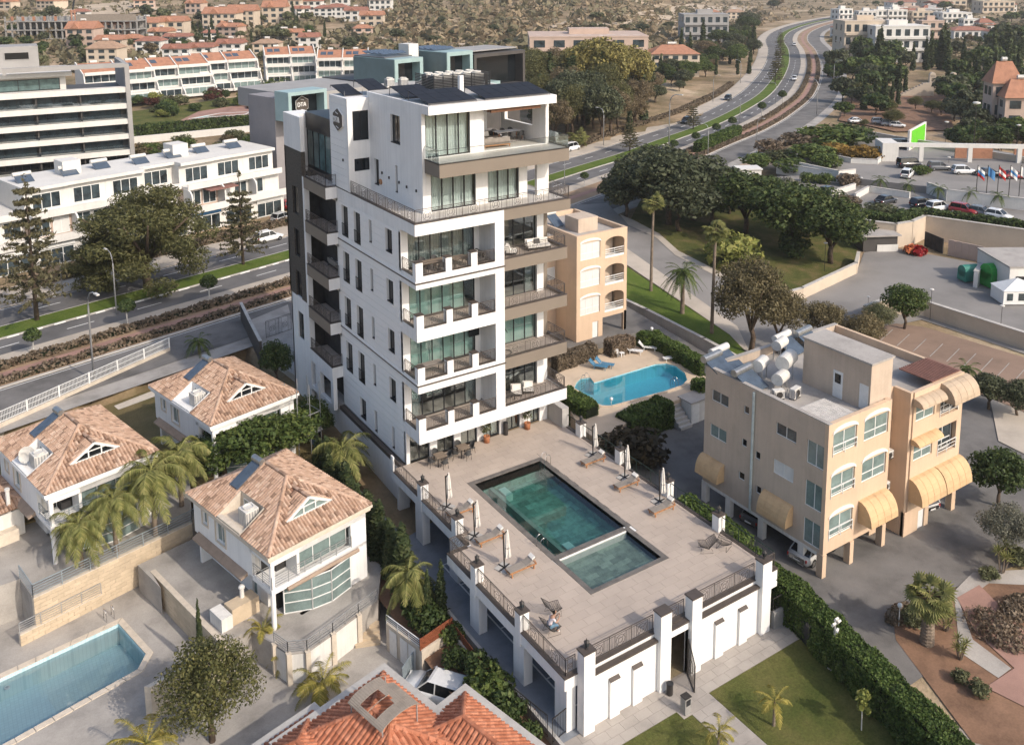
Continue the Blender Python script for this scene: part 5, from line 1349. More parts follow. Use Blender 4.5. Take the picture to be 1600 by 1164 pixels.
# ---- driveway court between the villa and the orange roofs
def slat_fence(label, a, b, z0, zw, zt_, mat='timber_red', face='cream_trim'):
 T = thing('slat_fence', label, 'fence'); a, b = np.array(a), np.array(b); d = b-a; L = np.linalg.norm(d); d = d/L; nn = np.array((-d[1], d[0]))*.12
 MB().prism([tuple(a-nn), tuple(b-nn), tuple(b+nn), tuple(a+nn)], z0, zw).build('wall', face, T)
 k = int((zt_-zw)/.13)
 for i in range(k): MB().beam((*a, zw+.08+.13*i), (*b, zw+.08+.13*i), .05, .10).build('slat', mat, T)
 n = max(1, int(L/1.5))
 for i in range(n+1): p = a+d*L*i/n; MB().beam((*p, zw), (*p, zt_), .08).build('post', mat, T)
p0, p1, p2, p3 = at(657,1016,.3), at(706,982,.3), at(763,1058,.3), at(835,1130,-.6)
slat_fence('cream wall topped with red timber slats behind the parked white car', p0[:2], p1[:2], ZP, .3, 1.1)
slat_fence('cream wall topped with red timber slats along the podium planting', p1[:2], p2[:2], ZP, .3, .9)
slat_fence('lower red timber slat fence running to the bottom edge', p2[:2], p3[:2], ZP-1, -.4, .3)
struct('planting_strip', MB().sheet([(-6.2,-3),(-3.4,-3),(-3.4,-24),(-6.2,-24)], -.35), 'soil_red')
struct('planting_strip', MB().sheet([(-5.6,-3.4),(-3.4,-3.4),(-3.4,14),(-5.6,12)], .12), 'soil_tan')
gw = thing('gate_wall', 'white garden doors and a tube rail beside the villa steps', 'wall'); e0, e1 = at(604,976,.0), at(657,1016,.0)
m = MB(); m.prism([e0[:2], e1[:2], (e1[0]+.1,e1[1]+.3), (e0[0]+.1,e0[1]+.3)], ZP, .1); m.build('wall', 'cream_trim', gw)
for t0, t1 in ((.08,.3),(.4,.62),(.64,.86)):
 p, q = np.array(e0[:2])*(1-t0)+np.array(e1[:2])*t0, np.array(e0[:2])*(1-t1)+np.array(e1[:2])*t1; MB().add([(p[0]-.03,p[1]-.05,ZP),(q[0]-.03,q[1]-.05,ZP),(q[0]-.03,q[1]-.05,-.1),(p[0]-.03,p[1]-.05,-.1)],[(0,1,2,3)]).build('door', 'frame_white', gw)
hrail(MB(), [(*e0[:2],.1), (*e1[:2],.1)], .6, 4, .03, 1.0).build('rail', 'frame_white', gw)
st = thing('stone_steps', 'cream stone steps leading up to the nearest villa', 'steps', at(575,1010,ZP), R13+radians(-35))
for i in range(4): MB().box(-.8,.8,.35*i,.35*(i+1),0,.17*(i+1)).build('step', 'limestone', st)
g = thing('slatted_gate', 'pale blue slatted gate beside the parked white car', 'gate', at(640,1060,ZP), radians(35)); m = MB(); m.beam((-.9,0,.1),(.9,0,.1),.06); m.beam((-.9,0,1.4),(.9,0,1.4),.06); m.beam((0,0,.1),(0,0,1.4),.08); m.build('gate_frame','rail_blue',g)
for k in range(9): MB().beam((-.85,0,.22+.13*k),(.85,0,.22+.13*k),.03,.07).build('slat','rail_blue',g)
# ============================================================ PEACH APARTMENT BUILDINGS, BLUE POOL, HEDGES ON THE RIGHT
pm('peach', (.60,.445,.315), .8, .05, .5, 10, .03, streak=.05)
pm('peach_pale', (.53,.43,.34), .85, .08, .5, 10, .04, streak=.07)
pm('roof_grey', (.40,.37,.34), .9, .14, .5, 8, .05)
pm('awning_peach', (.58,.395,.22), .85, .10, 1.2, 8)
pm('awning_beige', (.46,.36,.26), .85, .10, 1.2, 8)
pm('rib_brown', (.23,.115,.09), .8, .12, 2)
pm('rib_grey', (.52,.50,.48), .7, .12, 2)
pm('pipe_pale', (.50,.56,.54), .6, .1, 3)
def arched_win(T, y, x0, x1, z0, z1, n=2, glass='glass_villa', arch=True):
 o = win(T, 'y', y+.10, x0, x1, z0, z1, n, 'frame_white', glass, .07, .06, 1, (z0+(z1-z0)*.38,))
 if arch:
  m = MB(); N = 10; cx, hw = (x0+x1)/2, (x1-x0)/2; vs = []
  for i in range(N+1):
   t = pi*i/N; vs += [(cx-hw*1.06*cos(t), y-.05, z1+.02+.42*sin(t)), (cx-hw*1.06*cos(t), y-.05, z1-.12+.30*sin(t))]
  b = len(vs); vs += [(p[0], y+.08, p[2]) for p in vs]
  fs = [(2*i,2*i+2,2*i+3,2*i+1) for i in range(N)]+[(2*i,b+2*i,b+2*i+2,2*i+2) for i in range(N)]
  m.add(vs, fs).build('arch', 'frame_white', o)
 return o
def canopy_awning(T, axis, c, u0, u1, z0, z1, dep, mat, name='awning'):
 """rounded fabric awning on a wall"""
 m = MB(); N = 6; vs = []
 for i in range(N+1):
  t = pi/2*i/N; d, z = dep*sin(t), z0+(z1-z0)*cos(t)
  for u in (u0, u1): vs.append((c-d, u, z) if axis == 'x' else (u, c-d, z))
 for u in (u0, u1): vs.append((c, u, z0) if axis == 'x' else (u, c, z0))
 fs = [(2*i,2*i+1,2*i+3,2*i+2) for i in range(N)]+[tuple([2*(N+1)]+[2*i for i in range(N+1)]), tuple([2*(N+1)+1]+[2*i+1 for i in range(N, -1, -1)])]
 o = m.add(vs, fs).build(name, mat, T)
 r = MB()
 for k in range(1, 4):
  u = u0+(u1-u0)*k/4
  for i in range(N):
   a, b = pi/2*i/N, pi/2*(i+1)/N; p = (c-dep*sin(a)-.01,u,z0+(z1-z0)*cos(a)+.01); q = (c-dep*sin(b)-.01,u,z0+(z1-z0)*cos(b)+.01)
   if axis == 'y': p, q = (p[1],p[0],p[2]), (q[1],q[0],q[2])
   r.beam(p, q, .012)
 r.build('seam', mat, o); return o
def peach1():
 T = thing('peach_apartments', 'peach apartment block with rounded awnings and rooftop tanks on the right', 'building')
 x0, x1, x2, x3, yf, yb = 19.6, 26.4, 28.3, 34.8, -21.0, -9.7
 zs = [1.9, 4.95, 8.0, 11.1]; zg = -.5
 # left facade
 lo = [(-12.1,-10.4,8.6,9.5), (-12.0,-10.3,5.7,6.7), (-18.4,-16.6,8.6,9.5), (-18.3,-16.5,5.6,6.7), (-14.1,-13.6,8.9,9.5), (-14.0,-13.5,6.3,6.9), (-15.3,-14.8,5.9,6.5), (-13.9,-13.3,3.6,4.2), (-15.5,-15.0,3.3,3.9),
          (-20.8,-19.3,7.7,9.4), (-20.8,-19.3,4.6,6.5), (-20.8,-19.3,1.9,3.7)]
 m = MB(); wall(m, 'x', x0, x0+.3, yf+.31, yb, 1.7, 11.1, lo); m.build('left_wall', 'peach_pale', T)
 for i, w in enumerate(lo): win(T, 'x', x0+.08, *w, 2 if w[1]-w[0] > 1 else 1, 'frame_white' if i != 3 else 'frame_white', ('glass_far','glass_villa','glass_far','blind_white')[i] if i < 4 else ('glass_villa' if i > 8 else 'glass_dark'), .05)
 m = MB(); m.box(x0-.01,x0+.28,yf+.3,yb,.0+1.45,1.7); m.build('beam', 'stucco_old', T)
 canopy_awning(T, 'x', x0, -11.9, -9.6, 2.6, 4.0, .8, 'awning_peach'); canopy_awning(T, 'x', x0, -18.4, -15.8, 2.5, 4.0, .8, 'awning_peach')
 MB().tube([(x0-.1,-15.1+.5,1.6),(x0-.1,-15.1+.5,10.9)], .1, 8).build('drain_pipe', 'pipe_pale', T)
 # front facades
 f1 = [(20.1,22.6,z+.75,z+2.35) for z in zs[:3]]+[(23.4,26.1,z+.75,z+2.35) for z in zs[1:3]]
 m = MB(); wall(m, 'y', yf, yf+.3, x0, x1, 1.7, 11.1, f1); m.build('front_wall', 'peach', T)
 for i, w in enumerate(f1): arched_win(T, yf, *w, 2, 'glass_villa')
 for w in f1[:3]:
  r = MB(); hrail(r, [(w[0],yf-.03,w[2]-.05),(w[1],yf-.03,w[2]-.05)], .75, 2, .03, 1.3); r.build('balcony_rail', 'frame_white', T)
 canopy_awning(T, 'y', yf, 23.2, 26.2, 2.9, 4.5, 1.15, 'awning_peach')
 # recessed stair bay
 m = MB(); wall(m, 'y', yf+1.2, yf+1.5, x1, x2, zg, 11.1); wall(m, 'x', x1-.3, x1, yf+.3, yf+1.2, 1.7, 11.1); wall(m, 'x', x2, x2+.3, yf-.2, yf+1.2, zg, 11.1); m.build('recess_wall', 'peach', T)
 # second front volume
 f2 = [(28.9,31.2,z+.75,z+2.4) for z in zs[1:3]]+[(31.9,34.2,z+.3,z+2.5) for z in zs[1:3]]
 m = MB(); wall(m, 'y', yf-.3, yf, x2+.3, x3, 1.9, 11.1, f2); wall(m, 'x', x3-.3, x3, yf, yb, 1.9, 11.1); m.build('front_wall', 'peach', T)
 m = MB(); wall(m, 'y', yf-.3, yf, x2, 31.3, zg, 1.9, [(30.0,30.8,zg,1.5)]); m.build('ground_wall', 'peach', T)
 for q in (yf-.3, yf+5): MB().box(34.3,34.8,q,q+.5,zg,1.9).build('pilotis_column', 'peach', T)
 MB().box(30.0,30.8,yf-.2,yf-.12,zg,1.5).build('door', 'frame_white', T)
 for w in f2[:2]: arched_win(T, yf-.3, *w, 2, 'glass_villa', False)
 for w in f2[2:]:
  arched_win(T, yf+.0, *w, 2, 'glass_far', True); r = MB(); hrail(r, [(w[0],yf-.33,w[2]),(w[1],yf-.33,w[2])], .85, 3, .03, 1.2); r.build('balcony_rail', 'frame_white', T)
 canopy_awning(T, 'y', yf-.3, 28.6, 31.6, 2.8, 4.5, 1.15, 'awning_peach'); canopy_awning(T, 'y', yf-.3, 31.7, 34.9, 2.8, 4.5, 1.15, 'awning_peach')
 canopy_awning(T, 'y', yf-.3, 31.8, 35.0, 9.7, 11.0, 1.2, 'awning_beige'); canopy_awning(T, 'y', yf-.3, 28.5, 31.5, 10.15, 10.7, .8, 'awning_beige'); canopy_awning(T, 'y', yf-.3, 28.5, 31.5, 7.2, 7.6, .7, 'awning_peach')
 # back and right walls
 m = MB(); wall(m, 'y', yb-.3, yb, x0+.3, x3-.3, 1.7, 11.1); m.build('rear_wall', 'peach_pale', T)
 # pilotis
 for x, y in ((x0+.15,yf+.2), (x0+.15,-19.2), (x0+.15,-15.6), (x0+.15,-12.4), (x0+.15,-9.9), (22.6,yf+.15), (26.2,yf+.15), (22.6,-16), (26.2,-16), (30,-14), (34.5,-12)):
  MB().box(x-.2,x+.2,y-.25,y+.25,zg,1.7).build('pilotis_column', 'peach' if y < -20 else 'stucco_old', T)
 MB().box(x0+.3,x3-.3,yf+.3,yb-.3,1.5,1.72).build('first_slab', 'concrete', T); MB().box(x1,x2+3,-16,-10,zg,1.5).build('core_wall', 'peach_pale', T)
 MB().box(x0+.6,x3-.6,yf+1.6,yb-.6,1.72,10.3).build('room_core', 'interior_dark', T)
 # roof with parapets
 MB().box(x0+.3,x3-.3,yf+1.5,yb-.3,10.3,10.45).build('roof', 'roof_grey', T); MB().box(x0+.3,x1-.3,yf+.3,yf+1.5,10.3,10.452).build('roof', 'roof_grey', T); MB().box(x2+.3,x3-.3,yf,yf+1.5,10.3,10.45).build('roof', 'roof_grey', T)
 m = MB(); m.box(x0-.03,x0+.33,yf-.03,yb+.03,11.1,11.16); m.box(x0+.33,x3,yb-.33,yb+.03,11.1,11.16); m.build('parapet_cap', 'roof_grey', T)
 pb = (24.5,26.9,-20.9,-14.8)
 o = MB().box(pb[0],pb[1],pb[2]+.35,pb[3],10.45,13.9).build('stair_house', 'peach_pale', T); MB().box(pb[0]-.1,pb[1]+.1,pb[2]+.25,pb[3]+.1,13.9,14.05).build('cap_slab', 'roof_grey', o)
 MB().box(pb[0]-.04,pb[0],-18.3,-17.5,10.5,12.5).build('door', 'frame_white', o); MB().box(pb[0]-.045,pb[0]-.04,-18.15,-17.65,11.6,12.3).build('louvre', 'glass_dark', o); MB().box(pb[0]-.04,pb[0],-20.4,-19.7,10.5,12.3).build('door', 'frame_white', o)
 # ribbed sheets on the roof
 m = MB()
 for k in range(16): m.box(x0+.35,22.9,yf+.35+.17*k,yf+.35+.17*k+.10,10.85,10.93)
 m.box(x0+.32,22.92,yf+.3,yf+3.1,10.80,10.85); m.build('ribbed_sheet', 'rib_grey', T)
 m = MB(); m.box(31.0,34.6,yf-.1,yf+2.6,11.18,11.24)
 for k in range(14): m.box(31.0+.25*k,31.1+.25*k,yf-.12,yf+2.62,11.24,11.28)
 m.build('ribbed_sheet', 'rib_brown', T)
pm('blind_white', (.62,.62,.60), .7, .04, 2)
peach1()
# rooftop solar heaters and tanks
R_ = 'solar heaters on the peach roof'
for i, (x, y, l) in enumerate(((20.6,-11.2,'at the left roof corner'), (22.0,-10.6,'behind the one at the left roof corner'), (20.7,-14.2,'in the middle of the left parapet'), (28.2,-11.5,'left of the pair at the rear edge'), (30.4,-11.8,'right of the pair at the rear edge'))):
 solar_heater('twin panel solar heater '+l+' of the peach roof', (x,y,10.45), pi*.0+radians(8), 1.7, 1.9, None, 'tank_metal' if i % 2 == 0 else 'ac_white', .5, R_, .28)
def roof_tank(label, loc, rz, r=.5, L=1.6, h=.9):
 t = thing('water_tank', label, 'water tank', loc, rz, 'white tanks on the peach roof')
 MB().tube([(-L/2,0,h),(-L/2+.1,0,h),(L/2-.1,0,h),(L/2,0,h)], r, 16).build('drum', 'ac_white', t); m = MB()
 for x in (-L*.35,L*.35):
  for s in (-.3,.3): m.beam((x,s,0),(x,s*.9,h-r*.8),.06)
 m.build('stand', 'rail_grey', t)
roof_tank('white water tank, largest, beside the rooftop stair house', (23.6,-14.0,10.45), .35, .55, 1.8, 1.7); roof_tank('white water tank left of the largest one on the peach roof', (22.4,-12.6,10.45), .35, .45, 1.4, 1.2); roof_tank('lowest white water tank on the peach roof in front of the others', (22.3,-14.6,10.45), .3, .45, 1.3, .9); roof_tank('white water tank at the rear edge of the peach roof', (26.4,-11.0,10.45), .3, .4, 1.5, 1.3)
ac_unit('air conditioner box in front of the tanks on the peach roof', (22.0,-16.2,10.45), radians(10), (.9,.4,.8), 'front'); ac_unit('air conditioner box left of the other on the peach roof', (20.9,-15.6,10.45), radians(-20), (.8,.4,.7), 'front')
ac_unit('wall air conditioner in the upper stair recess of the peach block', (27.5,-20.2,5.9), 0, (.85,.35,.65), 'front'); ac_unit('wall air conditioner in the lower stair recess of the peach block', (27.3,-20.2,3.5), 0, (.85,.35,.65), 'front')
# ---- second peach building behind the tower
def peach2():
 T = thing('peach_apartments', 'peach apartment block with arched openings just behind the tower', 'building')
 x0, x1, y0, y1, zr = 28.4, 35.4, 18.2, 28.0, 13.0; zs = [3.6, 6.7, 9.8]; zg = 1.0
 f = [(28.9,31.6,z+.4,z+2.3) for z in zs]; g = [(32.3,35.0,z+.1,z+2.4) for z in zs]
 m = MB(); wall(m, 'y', y0, y0+.3, x0, x1, zg, zr, f+g+[(30.6,31.4,zg,3.0), (32.0,35.0,zg,3.2)]); m.build('front_wall', 'peach', T)
 for w in f: arched_win(T, y0, *w, 3, 'blind_white')
 MB().box(30.6,31.4,y0+.1,y0+.16,zg,3.0).build('door', 'frame_white', T)
 for w in g:
  r = MB(); r.box(w[0],w[1],y0+.05,y0+.12,w[2],w[2]+.25); hrail(r, [(w[0],y0+.1,w[2]+.2),(w[1],y0+.1,w[2]+.2)], .75, 3, .04, 1.1); r.build('balcony_rail', 'frame_white', T)
  m = MB(); N = 10; cx, hw = (w[0]+w[1])/2, (w[1]-w[0])/2; vs = []
  for i in range(N+1): t = pi*i/N; vs += [(cx-hw*cos(t), y0-.002, w[3]-.6+.6*sin(t)), (cx-hw*cos(t), y0-.002, w[3]+.01)]
  m.add(vs, [(2*i,2*i+2,2*i+3,2*i+1) for i in range(N)]).build('arch_infill', 'peach', T)
 m = MB(); wall(m, 'x', x0, x0+.3, y0+.3, y1, zg, zr); m.box(x1-.3,x1,y0+.3,y1,zg+2.4,zr); m.box(x0,x1,y1-.3,y1,zg,zr); m.build('side_wall', 'peach', T)
 MB().box(x1-.35,x1,y0,y0+.4,zg,3.4).build('pilotis_column', 'peach', T)
 for z in zs: MB().box(x0+.3,x1-.3,y0+.3,y1-.3,z-.15,z).build('floor_slab', 'stucco_old', T)
 MB().box(x0+.6,x1-.6,y0+1.8,y1-.5,3.6,zr-.6).build('room_core', 'peach_pale', T)
 MB().box(x0+.3,x1-.3,y0+.3,y1-.3,zr-.7,zr-.55).build('roof', 'roof_grey', T)
 MB().box(30.5,33.2,y0+2.5,y0+5,zr-.55,zr+1.0).build('stair_house', 'peach_pale', T)
 o = MB().box(22.6,28.4,22.0,28.0,zg,12.2).build('rear_wing', 'peach', T)
 for z in zs:
  win(T, 'y', 21.94, 24.6, 26.6, z+.6, z+2.0, 2, 'frame_white', 'blind_white', .06); win(T, 'y', 21.94, 27.0, 28.2, z+.6, z+2.0, 1, 'frame_white', 'blind_white', .06)
 MB().box(22.8,28.2,22.2,28,12.2,12.3).build('roof', 'roof_grey', T)
peach2()
solar_heater('solar heater on the roof of the peach block behind the tower', (30.0,23.5,12.5), .1, 1.8, 1.4, None, 'ac_white', .6)
# ---- blue pool with rounded corners and its paved surround
def rr(x0, x1, y0, y1, r, n=6):
 out = []
 for cx, cy, a in ((x1-r,y1-r,0),(x0+r,y1-r,pi/2),(x0+r,y0+r,pi),(x1-r,y0+r,1.5*pi)):
  out += [(cx+r*cos(a+pi/2*i/n), cy+r*sin(a+pi/2*i/n)) for i in range(n+1)]
 return out
po = PX([(898,606),(905,597),(922,590)], 2.0)
pool2_o = PX([(897,606),(901,598),(907,592),(922,590),(928,598),(1024,569),(1040,568),(1056,572),(1070,583),(1074,594),(1066,602),(1040,611),(955,634),(941,634),(928,629)], 2.0)
pm('paving_cream2', (.58,.46,.34), .85, .1, .4, 12, .05)
plate('pool_surround', PX([(868,585),(930,556),(1012,536),(1105,590),(1105,610),(1010,640),(935,690),(902,662),(890,640)], 2.0), 2.0, 'paving_cream2', [pool2_o], -.5)
basin('round_cornered_pool', pool2_o, 2.0, .7, 'pool_mosaic_blue', 'pool_mosaic_blue', 'paving_cream2', .3, 'water_blue', 1.9)
def plastic_lounger(label, loc, rz, mat, group):
 t = thing('plastic_lounger', label, 'sun lounger', loc, rz, group)
 m = MB()
 for k in range(9): m.box(-.95+.15*k,-.83+.15*k,-.3,.3,.33,.37)
 m.build('seat', mat, t); m = MB()
 for k in range(5): q = .14*k; m.add([(.42+q*.75,-.3,.36+q*.7),(.42+q*.75,.3,.36+q*.7),(.42+(q+.12)*.75,.3,.36+(q+.12)*.7),(.42+(q+.12)*.75,-.3,.36+(q+.12)*.7)],[(0,1,2,3)])
 for s in (-.3,.3): m.beam((.42,s,.36),(.97,s,.88),.05)
 m.build('backrest', mat, t)
 for x in (-.75,.35):
  for s in (-.28,.28): MB().beam((x,s,0),(x,s,.33),.05).build('leg', mat, t)
 return t
pm('plastic_white', (.75,.75,.74), .45, .03, 4); pm('plastic_blue', (.06,.20,.33), .6, .1, 4)
for px, py, rz, mt, l in ((990,552,2.3,'plastic_white','white plastic lounger left of the pair by the pool hedge'), (1012,547,2.3,'plastic_white','white plastic lounger right of the pair by the pool hedge'), (1050,563,-.3,'plastic_white','white plastic lounger alone at the right of the blue pool'), (935,576,2.2,'plastic_blue','blue lounger left of the two beside the pool steps'), (945,573,2.2,'plastic_blue','blue lounger right of the two beside the pool steps')):
 plastic_lounger(l, at(px,py,2.02), rz, mt, 'loungers round the blue pool')
q = at(962,557,2.02); t = thing('plastic_chair','white plastic armchair beside the blue pool hedge','chair',q,2.5)
m = MB(); m.box(-.25,.25,-.25,.25,.4,.44); m.build('seat','plastic_white',t); m = MB(); m.box(-.25,.25,.22,.27,.44,.9); m.box(-.28,-.23,-.2,.25,.6,.65); m.box(.23,.28,-.2,.25,.6,.65); m.build('backrest','plastic_white',t)
for x in (-.22,.22):
 for y in (-.22,.22): MB().box(x-.025,x+.025,y-.025,y+.025,0,.4).build('leg','plastic_white',t)
q = at(971,557,2.02); table('small white plastic table beside the blue pool hedge', q, .5, .5, .45, 'plastic_white', 'plastic_white')
q = at(912,596,2.0); pool_ladder('bent steel handrails at the steps of the blue pool', q, radians(200)); q = at(1056,604,2.0); pool_ladder('steel ladder on the near side of the blue pool', q, radians(20))
def globe_lamp(label, loc, h=1.0):
 t = thing('globe_lamp', label, 'lamp', loc); MB().tube([(0,0,0),(0,0,h)], .03, 6).build('post', 'frame_white', t); MB().lathe([(.03,h-.02),(.12,h+.04),(.16,h+.15),(.12,h+.26),(.03,h+.31)], 12).build('globe', 'plastic_white', t, smooth=True)
globe_lamp('white globe lamp on the near rim of the blue pool', at(955,632,2.0), .4); globe_lamp('white globe lamp at the corner of the pool hedge', at(1018,538,2.0), 1.6)
# pump house and steps
q = at(1078,640,.0); ph = thing('pump_house', 'small white pump house with a flat roof below the blue pool', 'shed', (27.4,-.4,0)); MB().box(0,2.6,0,1.6,0,2.0).build('walls','stucco_old',ph); MB().box(-.1,2.7,-.1,1.7,2.0,2.12).build('roof','roof_grey',ph); MB().box(.1,1.0,-.03,0,0,1.8).build('door','frame_white',ph)
st = thing('garden_steps', 'concrete steps beside the small white pump house', 'steps', (25.8,-.8,0), 0)
for i in range(7): MB().box(0,1.4,.32*i,.32*(i+1),0,.27*(i+1)).build('step','concrete_light',st)
# ground around: yard of the peach block, lane behind the pool
struct('peach_yard', MB().sheet([(15.2,-21.0),(15.6,-25.5),(14.5,-30),(19,-30),(26,-26.5),(46,-30),(60,-14),(42,5),(33,2),(24,1.5),(15.2,2.4)], .012), 'asphalt_old')
plate('peach_lane', PX([(860,560),(1000,520),(1010,533),(1170,620),(1180,600),(975,478),(960,440),(860,480)], 1.0), 1.15, 'asphalt_old', (), -1)
# hedges
def hedge(label, pts, w, z0, z1, mat='leaf_hedge', size=.16, dens=120, seed=1, core='hedge_core', cat='hedge'):
 T = thing('hedge', label, cat); vs = []; r = np.random.RandomState(seed)
 m = MB()
 for a, b in zip(pts, pts[1:]):
  a, b = np.array(a[:2], float), np.array(b[:2], float); L = np.linalg.norm(b-a); d = (b-a)/L; nn = np.array((-d[1], d[0]))
  q = [tuple(a-nn*(w/2-.14)), tuple(b-nn*(w/2-.14)), tuple(b+nn*(w/2-.14)), tuple(a+nn*(w/2-.14))]; m.prism(q, z0, z1-.14)
  H = z1-z0; area = L*w+2*L*H+2*w*H; n = int(area*dens)
  f = r.rand(n)*area; u = r.rand(n)*L; v = (r.rand(n)-.5)*w; z = z0+r.rand(n)*H
  nx = np.zeros(n); nz = np.zeros(n); nl = np.zeros(n)
  top = f < L*w; sd = (~top) & (f < L*w+2*L*H); en = ~(top | sd); sg = np.where(r.rand(n) < .5, -1, 1)
  z = np.where(top, z1, z); nz[top] = 1; v = np.where(sd, sg*w/2, v); nl = np.where(sd, sg, 0); u = np.where(en, np.where(sg > 0, L, 0), u); nx = np.where(en, sg, 0)
  jit = .10*np.sin(u*1.7+seed)+.06*np.sin(u*4.1)+.05*r.randn(n)
  P = np.stack([a[0]+d[0]*(u+nx*jit)+nn[0]*(v+nl*jit), a[1]+d[1]*(u+nx*jit)+nn[1]*(v+nl*jit), z+nz*jit], 1)
  N_ = np.stack([d[0]*nx+nn[0]*nl, d[1]*nx+nn[1]*nl, nz], 1)+r.randn(n,3)*.7; N_ /= np.linalg.norm(N_, axis=1)[:,None]
  t = np.cross(N_, r.randn(n,3)); t /= np.linalg.norm(t, axis=1)[:,None]; s = np.cross(N_, t); sz = size*(.6+.8*r.rand(n))[:,None]
  vs.append(np.stack([P-t*sz*.7, P+s*sz*.42+N_*sz*.2, P+t*sz*.7, P-s*sz*.42+N_*sz*.2], 1).reshape(-1,3))
 m.build('inner_growth', core, T); place(quads_mesh('foliage', np.concatenate(vs), mat), 'foliage', T); return T
pm('hedge_core', (.018,.026,.010), .95, .3, 4)
pm('hedge_core_brown', (.06,.045,.03), .95, .3, 4)
leafmat('leaf_hedge_brown', (.06,.045,.03), (.11,.085,.06), (.17,.135,.10))
hedge('long tall clipped hedge between the lawn and the peach yard', [(15.0,-18.5), (14.9,-22.3), (14.2,-25.5), (12.4,-33.5), (10.8,-40)], 1.6, 0, 2.3, 'leaf_hedge', .115, 330, 1)
hedge('clipped hedge running below the right railing of the pool terrace', [(14.9,-12.5), (15.0,-18.5)], 1.2, 0, 3.3, 'leaf_hedge', .17, 160, 2)
hedge('square green hedge beside the tower at the blue pool', [at(880,630,1.5)[:2], at(925,660,1.5)[:2]], 1.6, 0, 3.0, 'leaf_hedge', .15, 200, 3)
hedge('big clipped hedge in front of the blue pool', [(20.2,.5), (25.6,1.1)], 2.0, 0, 2.35, 'leaf_hedge', .16, 200, 4)
hh = lambda pts, z: [at(x,y,z)[:2] for x, y in pts]
hedge('brown twiggy hedge left of the blue pool gate', hh([(866,578),(926,558)], 2.0), 1.2, 1.2, 3.4, 'leaf_hedge_brown', .15, 190, 5, 'hedge_core_brown')
hedge('brown twiggy hedge behind the white pool chairs', hh([(950,556),(985,545)], 2.0), 1.4, 1.2, 3.5, 'leaf_hedge_brown', .15, 190, 6, 'hedge_core_brown')
hedge('green clipped hedge along the far right side of the blue pool', hh([(1003,543),(1018,537),(1103,586)], 2.0), 1.4, 1.2, 3.3, 'leaf_hedge', .15, 190, 7)
hedge('short clipped hedge at the right corner of the blue pool', hh([(1088,612),(1104,606)], 2.0), 1.2, .5, 2.9, 'leaf_hedge', .15, 190, 8)
# white posts between the terrace railing and the hedges, low wall at the terrace corner
cwall = thing('corner_wall', 'grey low wall at the front right corner of the pool podium', 'wall', (0,0,0)); m = MB(); m.box(13.0,14.4,-22.6,-22.35,0,1.2); m.box(14.15,14.4,-22.34,-20.5,0,1.2); m.build('wall_body', 'concrete', cwall); railing(MB(), (13.0,-22.47,1.2), (14.2,-22.47,1.2), .9, 1.2, .2, False).build('rail', 'metal_dark', cwall)
bx = thing('utility_cabinet', 'dark arched utility cabinet against the long hedge', 'cabinet', (14.0,-24.2,.05), radians(-105)); MB().box(-.8,.8,-.3,.3,0,1.3).build('body','frame_dark',bx); MB().tube([(-.8,0,1.3),(.8,0,1.3)],.3,10).build('lid','frame_dark',bx); m=MB(); m.box(-.03,.03,-.32,-.3,.1,1.2); m.box(.1,.14,-.33,-.3,.6,.8); m.build('door_seam','metal_dark',bx)
struct('lawn_kerb', MB().beam((13.9,-24.0,.03),(10.9,-40,.03),.16,.12), 'kerb')
struct('hedge_bed', MB().sheet([(13.95,-24.0),(15.6,-24.0),(12.9,-40),(11.0,-40)], .02), 'soil_red')
# floodlight mast on the lawn edge
q = at(1301,1046,0); fm = thing('floodlight_mast', 'galvanised mast with floodlights at the lawn edge', 'lamp post', q)
MB().box(-.22,.22,-.22,.22,0,.12).build('base','concrete_light',fm); MB().tube([(0,0,.1),(0,0,3.3)],.055,8).build('pole','rail_grey',fm); m=MB(); m.beam((-.3,0,3.0),(.3,0,3.0),.05); m.build('crossarm','rail_grey',fm)
for x,z in ((-.22,3.1),(.22,3.1),(0,3.35)): MB().obox((x,-.08,z),(.26,.12,.2),0,.5).build('floodlight','ac_white',fm)
MB().obox((.1,-.1,2.6),(.3,.12,.12),.4,0).build('camera','frame_white',fm)
# ---- garden in the lower right corner
drape('garden_bed', [(1395,965),(1440,985),(1500,925),(1610,890),(1610,1180),(1520,1160),(1400,1000)], .03, 'soil_red')
drape('gravel_path', [(1490,925),(1520,895),(1610,890),(1610,915),(1545,912),(1500,945),(1520,1000),(1580,1045),(1560,1060),(1500,1020)], .055, 'paving_pale')
drape('pink_paving', [(1495,935),(1530,915),(1560,945),(1610,1000),(1610,1110),(1540,1075),(1585,1045),(1525,990)], .075, 'paving_pink')
def shrub_bed(label, c, rx, ry, h, mat, seed, n=2500, size=.13):
 t = thing('shrub_bed', label, 'shrubs', c); leafy(t, 'foliage', mat, [(0,0,h*.3,rx,ry,h*.7),(rx*.3,ry*.2,h*.4,rx*.6,ry*.6,h*.6),(-rx*.35,-ry*.2,h*.35,rx*.55,ry*.6,h*.6)], n, size, seed); return t
for px, py, rx, ry, h, l in ((1560,990,1.5,2.2,.9,'brown leafless shrub bed in the curved pink paving'), (1590,955,1.6,1.0,.8,'brown shrub bed at the right edge beside pink paving'), (1405,965,1.2,.6,.8,'low shrub row at the corner of the peach yard')):
 shrub_bed(l, G(px,py), rx, ry, h, 'leaf_hedge_brown', px, 2600)
globe_lamp('short post lamp with a white globe at the edge of the peach yard', G(1404,978), 1.3)
